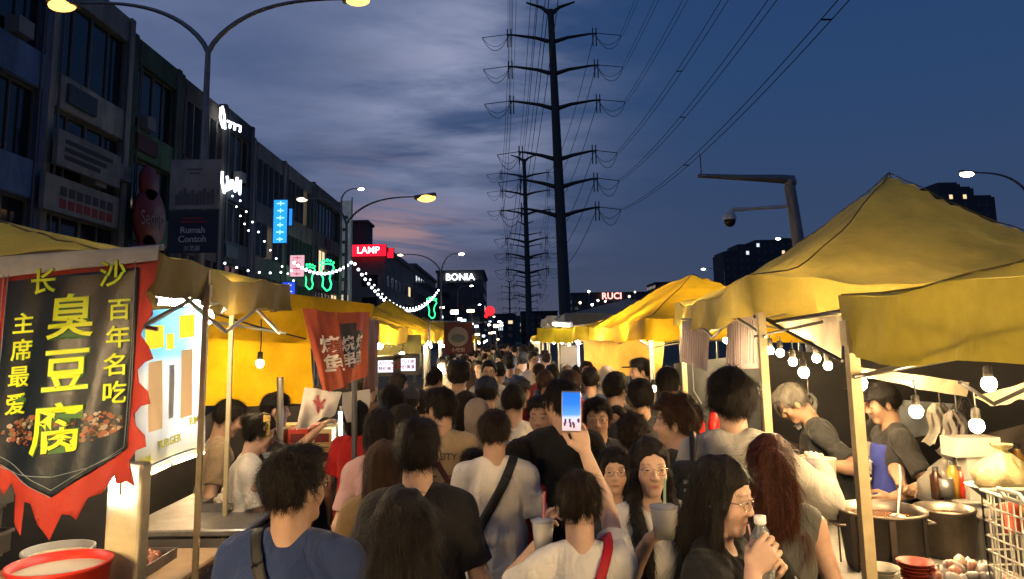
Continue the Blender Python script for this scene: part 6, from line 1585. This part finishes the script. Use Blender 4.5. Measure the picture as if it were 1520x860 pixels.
# stacked bowls and ladle pot on the front right counter
for j, (x, y) in enumerate([(1.34, 2.84), (1.50, 2.90)]):
    for k in range(5):
        m = MB(); m.lathe([(.02, 0), (.03, .002), (.062, .035), (.066, .036), (.060, .032), (.028, .006)], n=22); tag(m.build('bowl', mat('bowl_red' if j else 'bowl_cream', (.35, .05, .03) if j else (.40, .37, .30), .4), None, (x, y, 1.03+.012*k)), '%s bowl in the nested stack behind the front meat tray' % ('red' if j else 'cream'), 'bowl', '%s bowls nested behind the front meat tray' % ('red' if j else 'cream'))
# ------------------------------------------------------------------ people
import time as _t
PLACED = []
def put(px, py, Y, face, label, **k):
    p = at(px, py, Y); k.setdefault('H', None)
    if k['H'] is None: k['H'] = max(1.42, min(1.86, p.z-.022))
    PLACED.append((p.x, Y))
    k.setdefault('h', .0045 if Y < 2.8 else .006 if Y < 4.4 else .008)
    if Y > 4.4: k.setdefault('strands', .5)
    return person((p.x, Y, 0), face, label=label, **k)
BL = (.009, .007, .0065); BR = (.035, .017, .010); RBR = (.060, .018, .011); DBR = (.018, .011, .008)
STR = mat('strap_black', (.012, .012, .013), .6, bump=.2, bs=300); STRR = mat('strap_red', (.45, .012, .02), .55, bump=.2, bs=300)
def arm(px, py, Y, base, face, H):   # world point -> body coords of a person at base
    s = H/1.72; p = at(px, py, Y)-Vector((base[0], base[1], 0)); p = Matrix.Rotation(-R(face), 3, 'Z') @ p; return np.array(p/s)
def target(px_, py_, Y_, face, pt, H=None):
    b = at(px_, py_, Y_); h_ = H or max(1.42, min(1.86, b.z-.022)); return arm(pt[0], pt[1], pt[2], (b.x, Y_), face, h_)
# 1 blue tee
p1 = put(437, 655, 2.28, -6, 'man in a navy blue tee with black-rimmed glasses, back turned, front left', top=(.018, .034, .105), skin='tan', w=1.16, haircol=BL, head=(-30, 4, 0), glasses='thick', bottom=(.02, .02, .025), hair='short')
strap(p1, -1, 1, .035, STR, 'black strap crossing the back of the navy blue tee', bag=.2)
# 2 black tee
p2 = put(620, 617, 2.85, 4, 'man in a black tee with a neat black undercut, back turned, left of centre', top=(.012, .012, .014), skin='light', w=1.05, haircol=BL, hair='undercut', loose=.02)
# 3 long hair in front of him
p3 = put(598, 716, 1.85, -4, 'woman with long black hair and a cream tote strap, lowest at the front edge', fem=True, top=(.014, .013, .014), hair='long_down', haircol=BL,
         arms=(None, (.16, .26, 1.24)), hands=(None, {'curl': .6, 'n': (-1, 0, 0)}))
# 4 olive tee
p4 = put(570, 648, 3.15, -8, 'woman in a loose olive-brown tee with brown hair beside the black tee', fem=True, top=(.155, .105, .055), hair='long', haircol=BR, loose=.03, w=1.05)
p5 = put(564, 603, 3.95, 4, 'woman with a black bob and pale pink collar behind the olive tee', fem=True, top=(.36, .22, .22), hair='bob', haircol=BL)
p6 = put(733, 603, 3.75, 2, 'man in a cream white tee with a black crossbody strap, centre left', top=(.78, .71, .60), skin='tan', haircol=DBR, hair='crop', loose=.01)
strap(p6, 1, -1, .045, STR, 'wide black crossbody strap over the cream white tee')
p7 = put(655, 572, 4.4, 0, 'man in a tan printed tee with his head turned left', top=(.30, .22, .13), skin='tan', haircol=BL, head=(50, -4, 0), hair='short', loose=.01)
SPx, SQx = root_info[p7.name]['shirt']; bv7 = BVHTree.FromPolygons([Vector(p) for p in SPx], [tuple(q) for q in SQx.tolist()])
me = text_mesh('VARSITY', .052, mat('print_grey', (.10, .08, .06), .8), .001, .001); 
for v in me.vertices:
    h_ = bv7.ray_cast(Vector((v.co.x, -.6, 1.345+v.co.y-.9*v.co.x**2)), Vector((0, 1, 0)))
    v.co = Vector((v.co.x, (h_[0].y if h_[0] else -.15)-.0035, 1.345+v.co.y-.9*v.co.x**2))
link('back_print', me, p7)
m = MB()
for k in range(5):
    for j in range(6):
        x0_ = -.085+.028*j; z_ = 1.27-.035*k; h_ = bv7.ray_cast(Vector((x0_, -.6, z_)), Vector((0, 1, 0)))
        if h_[0] and (k*j+k) % 4: m.box((x0_, h_[0].y-.001, z_), (.010, .003, .005))
m.build('back_print', mat('print_grey', (.10, .08, .06), .8), p7)
strap(p7, -1, 1, .03, mat('strap_maroon', (.06, .015, .02), .6), 'thin dark strap over the tan printed tee')
put(708, 588, 4.9, 0, 'woman wearing a beige headscarf, back turned', fem=True, top=(.25, .19, .14), hair=None, cap=((.30, .23, .17), 'scarf'), eyes=False)
put(762, 567, 4.95, -3, 'man in a plain off-white tee behind the crossbody strap man', top=(.75, .69, .60), haircol=BL, hair='crop', skin='light')
put(722, 557, 5.6, 0, 'person with a dark navy cap above the beige headscarf', top=(.05, .05, .06), cap=(.015, .025, .05))
put(690, 577, 5.3, 8, 'woman with long dark hair between the tan tee and the headscarf', fem=True, top=(.06, .05, .05), hair='long', haircol=DBR)
put(804, 584, 4.5, 168, 'smiling man facing the camera left of the raised phone', top=(.06, .06, .07), haircol=BL, skin='light', head=(-6, -4, 0))
p13 = put(834, 560, 4.1, 4, 'big man in a plain black tee and round hair just left of the phone', top=(.008, .008, .009), haircol=BL, hair='short', skin='tan', head=(35, 0, 0), w=1.0, loose=.01, glasses='thick')
put(886, 587, 4.4, 176, 'man with wire glasses facing the camera right of the phone', top=(.035, .038, .045), haircol=BL, skin='tan', glasses='wire', head=(-4, -2, 0), w=1.05, stubble=.2)
put(914, 598, 5.2, 165, 'woman facing the camera with dark hair, right behind the man with glasses', fem=True, top=(.05, .045, .05), hair='long', haircol=DBR)
put(911, 660, 3.45, 150, 'short girl with glasses and a dark bob half hidden by the long-haired girl', fem=True, top=(.03, .03, .035), hair='bob', haircol=BL, glasses='wire', head=(25, 6, 0))
# 17 long-haired girl with cup
f17 = -172; h17 = None

t17 = target(962, 643, 2.95, f17, (965, 800, 2.62)); t17b = target(962, 643, 2.95, f17, (1003, 800, 2.6))
p17 = put(962, 643, 2.95, f17, 'long-haired girl with glasses in a white tee holding a clear cup, facing the camera', fem=True, top=(.70, .67, .62), hair='long_front', haircol=BL, glasses='wire', head=(-6, 0, 0), skin='fair',
          arms=(None, (*t17, (.3, -.6, -.9))), hands=(None, {'n': (-.2, -.3, .8), 'f': (-.85, .3, .3), 'curl': .6, 'thumb': .9}))
bpy.data.objects.remove  # keep linters quiet
# 18 phone woman
f18 = 2; b18 = (858, 690, 2.45)
tR = target(*b18, f18, (868, 670, 2.74)); tL = target(*b18, f18, (806, 800, 2.62))
phone_p = at(848, 611, 2.72)
p18 = put(*b18, f18, 'woman in a white tee with a red strap raising a phone over the crowd', fem=True, top=(.72, .69, .63), hair='crop', haircol=DBR, skin='fair', sleeve='short',
          arms=((*tL, (-.6, -.3, -.8)), (*tR, (.45, .7, -.6))), hands=({'n': (1, 0, 0), 'f': (.1, .5, .5), 'curl': .6}, {'f': (-.25, .12, .95), 'n': (-.25, .95, -.1), 'curl': .42, 'thumb': .25}), head=(-4, -10, 0), h=.004)
p18_pos = None
strap(p18, 1, -1, .034, STRR, 'red crossbody strap on the phone woman\'s white tee')
e = empty('mobile_phone', tuple(phone_p), 0, 'mobile phone held up over the crowd, its screen showing blue sky and people', 'phone')
Mt = Matrix.Rotation(R(-8), 3, 'X') @ Matrix.Rotation(R(2), 3, 'Y')
m = MB(); m.box((0, 0, 0), (.0355, .004, .072), Mt); o = m.build('body', mat('phone_body', (.35, .30, .22), .3, .6), e); bv = o.modifiers.new('b', 'BEVEL'); bv.width = .0035; bv.segments = 3
def scr():
    m_ = bpy.data.materials.new('phone_screen'); m_.use_nodes = True; nt = m_.node_tree; nt.nodes.remove(nt.nodes['Principled BSDF']); em = nt.nodes.new('ShaderNodeEmission'); em.inputs[1].default_value = 1.3
    tc = nt.nodes.new('ShaderNodeTexCoord'); sp = nt.nodes.new('ShaderNodeSeparateXYZ'); mr = nt.nodes.new('ShaderNodeMapRange'); mr.inputs[1].default_value = -.066; mr.inputs[2].default_value = .066
    r = nt.nodes.new('ShaderNodeValToRGB'); nt.links.new(tc.outputs['Object'], sp.inputs[0]); nt.links.new(sp.outputs[2], mr.inputs[0]); nt.links.new(mr.outputs[0], r.inputs[0]); cr = r.color_ramp
    cr.elements[0].position = 0; cr.elements[0].color = (.75, .45, .45, 1); cr.elements[1].position = 1; cr.elements[1].color = (.02, .14, .60, 1)
    for p_, c in ((.20, (.70, .50, .55)), (.34, (.55, .60, .85)), (.42, (.10, .30, .85)), (.7, (.03, .18, .80))): x = cr.elements.new(p_); x.color = (*c, 1)
    nz = nt.nodes.new('ShaderNodeTexNoise'); nz.inputs['Scale'].default_value = 45; nt.links.new(tc.outputs['Object'], nz.inputs['Vector'])
    nt.links.new(r.outputs[0], em.inputs[0]); nt.links.new(em.outputs[0], nt.nodes['Material Output'].inputs[0]); return m_
m = MB(); m.box(Mt @ Vector((0, -.0052, 0)), (.0325, .0006, .067), Mt); m.build('screen', scr(), e)
rs = random.Random(2); m = MB()
for k in range(9): m.box(Mt @ Vector((rs.uniform(-.026, .026), -.0061, rs.uniform(-.058, -.030))), (.0035, .0003, rs.uniform(.004, .010)), Mt)
m.build('screen_figures', glow('screen_dark', (.12, .05, .06), 1), e)
# 19 profile girl
f19 = -124; b19 = (1060, 668, 2.28)
tR = target(*b19, f19, (1117, 848, 2.10)); tL = target(*b19, f19, (1138, 856, 2.24))
p19 = put(*b19, f19, 'girl in black with wire glasses drinking through a straw, face in profile', fem=True, top=(.010, .011, .013), hair='long', haircol=BL, glasses='wire', skin='fair', sleeve='short', head=(0, -8, 0), h=.004,
          arms=((*tL, (-.5, -.4, -.9)), (*tR, (.5, -.4, -.9))), hands=({'n': (1, .0, 0), 'f': (.3, .5, .75), 'curl': .75, 'thumb': .8}, {'n': (-1, .0, 0), 'f': (-.3, .5, .75), 'curl': .75, 'thumb': .8}))
bt = at(1131, 820, 2.17)
e = empty('drink_bottle', tuple(bt), 0, 'clear plastic drink bottle with a white cap held by the girl in black', 'bottle')
m = MB(); m.lathe([(.001, -.10), (.030, -.10), (.032, -.09), (.032, .0), (.029, .012), (.032, .024), (.030, .04), (.016, .066), (.014, .076)], n=24)
PET = mat('pet_plastic', (.75, .78, .76), .12, trans=.75, spec=.5); m.build('bottle', PET, e)
m = MB(); m.lathe([(.0145, .076), (.0165, .078), (.0165, .098), (.001, .100)], n=20); m.build('cap', mat('cap_white', (.8, .8, .78), .4), e)
mouth = world_pt(p19, root_info[p19.name]['hp']((0, .088, -.066)))
m = MB(); m.tube([mouth, bt+Vector((-.028, -.004, .030))], .0028, 6); tag(m.build('drinking_straw', mat('straw_pink', (.75, .45, .42), .4)), 'thin pink straw from the mouth of the girl in black', 'straw')
# 20 brown long hair
p20 = put(1142, 636, 2.75, -18, 'woman with long reddish-brown hair in a grey sleeveless dress, back turned', fem=True, top=(.10, .10, .095), hair='long_down', hairlow=1.40, haircol=RBR, sleeve='none', skin='light', topname='dress', hem=.62, bottom=(.10, .10, .095))
o20, rg = strap(p20, -1, 1, .055, STR, 'black strap with white capital letters across the grey sleeveless dress')
try:
    # lettering along the back half of the strap
    M_ = Matrix.Translation(p20.location) @ Matrix.Rotation(p20.rotation_euler[2], 4, 'Z') @ Matrix.Scale(p20.scale[0], 4)
    mids = [(M_ @ ((r[1]+r[2])/2), M_ @ r[0], M_ @ r[3]) for r in rg]; mids = [q for q in mids]
    back = [i for i in range(len(rg)) if rg[i][1].y < -.02]
    back.sort(key=lambda i: -mids[i][0].z); s_ = 'TINGOR'
    idx = back[len(back)//2-2:][:13]
    for j, ch in enumerate(s_):
        i = idx[min(len(idx)-2, 1+2*j)]; a, b = mids[i][0], mids[idx[min(len(idx)-1, idx.index(i)+1)]][0]
        up = mids[i][1]-mids[i][2]; d = (b-a).normalized(); 
        nrm = d.cross(up).normalized()
        if nrm.y > 0: up = -up; nrm = -nrm
        text(ch, .05, mat('strap_letters', (.62, .60, .55), .6), a+nrm*.010, d, up, o20, .001)
except Exception as ex: print('lettering', ex)
# 21 tall hoodie
b21 = (1084, 550, 3.35); f21 = -14; tR = target(*b21, f21, (1212, 690, 3.6))
p21 = put(*b21, f21, 'tall person with a round black mop of hair in a grey hoodie, back turned', top=(.36, .34, .30), hair='mop', haircol=BL, hood=True, sleeve='long', loose=.035, w=1.05, skin='light', arms=(None, (*tR, (.6, -.2, -.8))), hands=(None, {'n': (0, 0, -1), 'curl': .3}), head=(6, 0, 0))
e = empty('backpack', tuple(world_pt(p21, (-.17, -.17, 1.22))), R(f21), 'black backpack slung on the left shoulder of the grey hoodie', 'backpack')
m = MB(); m.box((0, 0, 0), (.09, .06, .17)); o = m.build('bag', STR, e); bv = o.modifiers.new('b', 'BEVEL'); bv.width = .035; bv.segments = 4
m = MB(); m.tube([(0, .05, .16), (.0, .10, .24), (.0, .18, .26), (.0, .26, .14), (-.01, .28, -.02)], .016, 8); m.build('strap', STR, e)
m = MB()
for k in range(5): m.bx(-.045, .0, -.0625, -.061, .09-.035*k, .105-.035*k)
m.build('print', mat('strap_letters', (.62, .60, .55), .6), e)
put(990, 542, 5.3, -2, 'man with a neat dark crop in the right part of the crowd', top=(.05, .05, .055), haircol=BL, hair='crop', skin='tan')
put(950, 560, 4.9, 0, 'man with short black hair left of the bulb', top=(.035, .035, .04), haircol=BL, hair='short', skin='tan')
put(1003, 585, 3.6, 38, 'person with tousled brown hair in a dark jacket looking left', top=(.025, .027, .035), haircol=BR, hair='curly', skin='light', sleeve='long', head=(35, 0, 0))
put(912, 551, 5.65, 20, 'person with black hair and a raised hand behind the man with glasses', top=(.06, .05, .05), haircol=BL, head=(-60, 0, 0))
put(951, 530, 7.4, 95, 'stall worker in a black cap facing left, far right row', top=(.10, .10, .10), cap=(.01, .01, .012), skin='light', h=.008)
put(940, 611, 3.95, -5, 'woman with a brown curly bun seen from behind', fem=True, top=(.05, .045, .045), hair='curly', haircol=DBR)
# stall people, left
b28 = (364, 610, 4.3); f28 = -68
tA = target(*b28, f28, (398, 706, 4.1), 1.56); tB = target(*b28, f28, (402, 712, 4.3), 1.56)
p28 = put(*b28, f28, 'cook in a white tee and yellow headband looking down at the left counter', fem=True, top=(.58, .54, .48), hair='bun', haircol=BL, cap=((.75, .52, .12), 'band'), glasses='wire', head=(0, -16, 0), lean=5, H=1.56, h=.006,
          arms=(tA, tB), hands=({'curl': .5}, {'curl': .5}))
strap(p28, -1, 1, .03, STR, 'black strap across the white tee of the cook with the headband')
b29 = (316, 603, 4.8); put(*b29, -62, 'cook in a tan tee at the far left edge of the counter', top=(.26, .19, .12), haircol=BL, skin='tan', lean=6, H=1.60, head=(0, -18, 0))
b30 = (396, 596, 5.3); put(*b30, -80, 'helper in black with a black cap behind the headband cook', top=(.012, .012, .013), cap=(.01, .01, .012), haircol=BL, H=1.60, lean=5, arms=(None, target(*b30, -80, (470, 640, 5.1), 1.6)), hands=(None, {}))
put(604, 606, 4.75, 80, 'boy looking left beside the left counters', top=(.03, .03, .035), haircol=BL, skin='light', H=1.55, head=(0, -12, 0))
put(645, 548, 8.4, -40, 'bareheaded seller standing at the left stall under the price boards', top=(.10, .09, .08), haircol=BL, skin='light')
put(530, 592, 5.2, -10, 'person in a bright red top beside the dark pole', top=(.45, .02, .02), haircol=BL, hair='bob', fem=True)
put(581, 574, 5.4, 4, 'person with thick dark hair above the black bob', top=(.04, .04, .045), haircol=BL, hair='mop')
put(770, 654, 4.05, -4, 'short person in a red top behind the cream white tee', fem=True, top=(.40, .02, .02), haircol=BL, hair='bob', H=1.42)
put(702, 653, 4.12, 0, 'child with short black hair between the strap man and the tan tee', top=(.04, .04, .05), haircol=BL, H=1.36, w=.8)
# cooks, right
b31 = (1238, 592, 4.9); f31 = 82
tA = target(*b31, f31, (1216, 690, 4.6), 1.66); tB = target(*b31, f31, (1222, 696, 4.95), 1.66)
put(*b31, f31, 'grey-haired cook in a dark tee leaning over the right counter', top=(.03, .032, .035), hair='short', haircol=(.15, .14, .125), skin='tan', lean=18, H=1.68, head=(0, -28, 0), arms=(tA, tB), hands=({'curl': .6, 'n': (1, 0, -1)}, {'curl': .6, 'n': (-1, 0, -1)}), h=.005, apron=(.012, .012, .015))
b32 = (1326, 588, 4.5); f32 = 84
tA = target(*b32, f32, (1322, 740, 4.15), 1.66); tB = target(*b32, f32, (1348, 745, 4.1), 1.66)
p32 = put(*b32, f32, 'young cook in a black cap and blue apron working over the soup pot', top=(.028, .028, .030), cap=(.010, .010, .012), haircol=BL, skin='tan', lean=4, H=1.66, head=(0, -10, 0), arms=(tA, tB), hands=({'curl': .7, 'n': (1, 0, 0)}, {'curl': .7, 'n': (-1, 0, 0)}), h=.005, apron=(.035, .05, .30))
hp_ = root_info[p32.name]
t_ = text('YOT\nFC', .065, mat('apron_print', (.62, .58, .50), .7), world_pt(p32, (.02, .175, 1.20)), Matrix.Rotation(R(f32), 3, 'Z') @ Vector((-1, 0, 0)), (0, 0, 1), None, .003, .002)
tag(t_, 'white lettering printed on the blue apron of the capped cook', 'lettering')
put(1300, 600, 5.0, 60, 'dark figure standing behind the two cooks', top=(.012, .012, .014), haircol=BL, cap=(.01, .01, .012), H=1.66, eyes=False)
# held drinks
def cup(c, label, straw, r=.042, h=.11, tilt=8):
    e = empty('drink_cup', tuple(c), 0, label, 'cup'); m = MB(); m.lathe([(.001, -h/2), (r*.72, -h/2), (r, h/2), (r*.97, h/2), (r*.7, -h/2+.004)], n=26); m.build('cup', mat('cup_milky', (.62, .60, .54), .25, translucent=.35), e)
    m = MB(); m.lathe([(.001, -h/2+.006), (r*.70, -h/2+.006), (r*.84, h*.22), (.001, h*.22)], n=24); m.build('drink', mat('milk_tea', (.50, .42, .32), .4), e)
    m = MB(); m.lathe([(r*1.04, h/2), (r*1.04, h/2+.006), (r*.6, h/2+.012), (.001, h/2+.012)], n=24); m.build('lid', mat('lid_clear', (.8, .8, .8), .15, trans=.5), e)
    m = MB(); m.tube([(0, 0, -h*.3), (.008, 0, h/2+.095)], .0045, 8); m.build('straw', straw, e); return e
cup(at(986, 776, 2.55), 'clear plastic cup with a pale green straw in front of the long-haired girl', mat('straw_green', (.35, .55, .38), .4), r=.045, h=.095)
cup(at(806, 798, 2.55), 'round-lidded cup with a pink straw beside the phone woman', mat('straw_hot', (.80, .22, .22), .4), r=.037, h=.10)
# tote strap of the front woman
m = MB(); q = [world_pt(p3, v) for v in [(-.11, .11, 1.15), (-.115, .08, 1.38), (-.12, .0, 1.475), (-.13, -.08, 1.38), (-.15, -.125, 1.2), (-.17, -.13, 1.0)]]
for i in range(len(q)-1): pass
m.tube(q, .013, 6); o = m.build('tote_strap', mat('canvas_cream', (.58, .52, .38), .8)); tag(o, 'cream tote bag strap over the shoulder of the front woman', 'tote bag')
m = MB(); m.box(world_pt(p3, (-.22, -.05, .86)), (.04, .15, .17)); b = m.build('tote', mat('canvas_cream', (.58, .52, .38), .8), o); bv = b.modifiers.new('b', 'BEVEL'); bv.width = .03; bv.segments = 3
for i in range(len(PLACED)):
    for j in range(i):
        d_ = math.hypot(PLACED[i][0]-PLACED[j][0], PLACED[i][1]-PLACED[j][1])
        if d_ < .34: print('CLOSE', i, j, [round(v, 2) for v in PLACED[i]+PLACED[j]], round(d_, 2))
# ------------------------------------------------------------------ crowd behind
TP = []
def tpl(label, grp, **k):
    k.setdefault('h', .0115); k.setdefault('strands', .15); k.setdefault('eyes', False)
    p = person((0, -50, 0), 0, label=label, group=grp, **k); TP.append((p, k.get('H', 1.7))); return p
C_ = 'packed crowd down the street'
specs = [('black-haired man in a black tee, back turned', dict(top=(.015, .015, .017), haircol=BL)), ('black-haired man in an off-white tee, back turned', dict(top=(.74, .68, .58), haircol=BL, hair='crop')),
 ('woman with long black hair in a dark top, back turned', dict(fem=True, top=(.04, .035, .04), hair='long', haircol=BL, H=1.6)), ('woman with a bob in a beige top, back turned', dict(fem=True, top=(.32, .25, .17), hair='bob', haircol=DBR, H=1.6)),
 ('man in a dull blue tee, back turned', dict(top=(.06, .09, .16), haircol=BL)), ('man in a grey tee with thick hair, back turned', dict(top=(.16, .16, .16), hair='mop', haircol=BL)),
 ('woman in a cream headscarf, back turned', dict(fem=True, top=(.30, .24, .2), hair=None, cap=((.42, .36, .30), 'scarf'), H=1.58)), ('man in a dark cap and brown tee, back turned', dict(top=(.14, .08, .05), cap=(.03, .03, .04), haircol=BL)),
 ('woman with tied-back brown hair in a red top, back turned', dict(fem=True, top=(.35, .04, .03), hair='pony', haircol=BR, H=1.6)), ('short woman with long brown hair in white, back turned', dict(fem=True, top=(.75, .70, .62), hair='long', haircol=BR, H=1.56)),
 ('man with a bun in an olive tee, back turned', dict(top=(.12, .11, .05), hair='bun', haircol=BL)), ('tall man in a navy tee, back turned', dict(top=(.02, .025, .05), haircol=DBR, H=1.76))]
fronts = [('black-haired man in a dark tee walking towards the camera', dict(top=(.05, .05, .06), haircol=BL, eyes=True)), ('woman with long black hair walking towards the camera', dict(fem=True, top=(.35, .30, .26), hair='long', haircol=BL, eyes=True, H=1.6)), ('man in a white tee walking towards the camera', dict(top=(.5, .48, .42), haircol=BL, eyes=True, glasses='thick'))]
for lab, k in specs+fronts: tpl(lab+' in the packed crowd', lab.split(',')[0]+' in the packed crowd', **k)
rs = random.Random(77); used = [False]*len(TP); cnt = 0
Yr = 5.3; row = 0
while Yr < 46:
    step = .52 if Yr < 12 else .62 if Yr < 20 else .85
    xs = np.arange(-1.05 if Yr < 20 else -1.2, 1.15, step if Yr < 20 else .62)
    for x in xs:
        X_ = x+rs.uniform(-.16, .16)+(step*.5 if row % 2 else 0); Y_ = Yr+rs.uniform(-.18, .18)
        if X_ > 1.12 or any((X_-a)**2+(Y_-b)**2 < .40**2 for a, b in PLACED): continue
        if Yr > 25 and rs.random() < .25: continue
        i = rs.randrange(len(specs)) if rs.random() < .84 else len(specs)+rs.randrange(len(fronts))
        p, H_ = TP[i]
        if not used[i]: used[i] = True; c = p
        else: c = copy_tree(p)
        sc_ = rs.uniform(.90, 1.06); b = H_/1.72
        c.location = (X_, Y_, 0); c.scale = (b*sc_,)*3; c.rotation_euler = (0, 0, R((rs.uniform(-30, 30) if rs.random() < .7 else rs.uniform(-80, 80))+(180 if i >= len(specs) else 0))); PLACED.append((X_, Y_)); cnt += 1
    Yr += .56 if Yr < 12 else .8 if Yr < 20 else 1.3; row += 1
for (p, _), u in zip(TP, used):
    if not u:
        for ch in list(p.children): bpy.data.objects.remove(ch)
        bpy.data.objects.remove(p)
print('crowd', cnt)
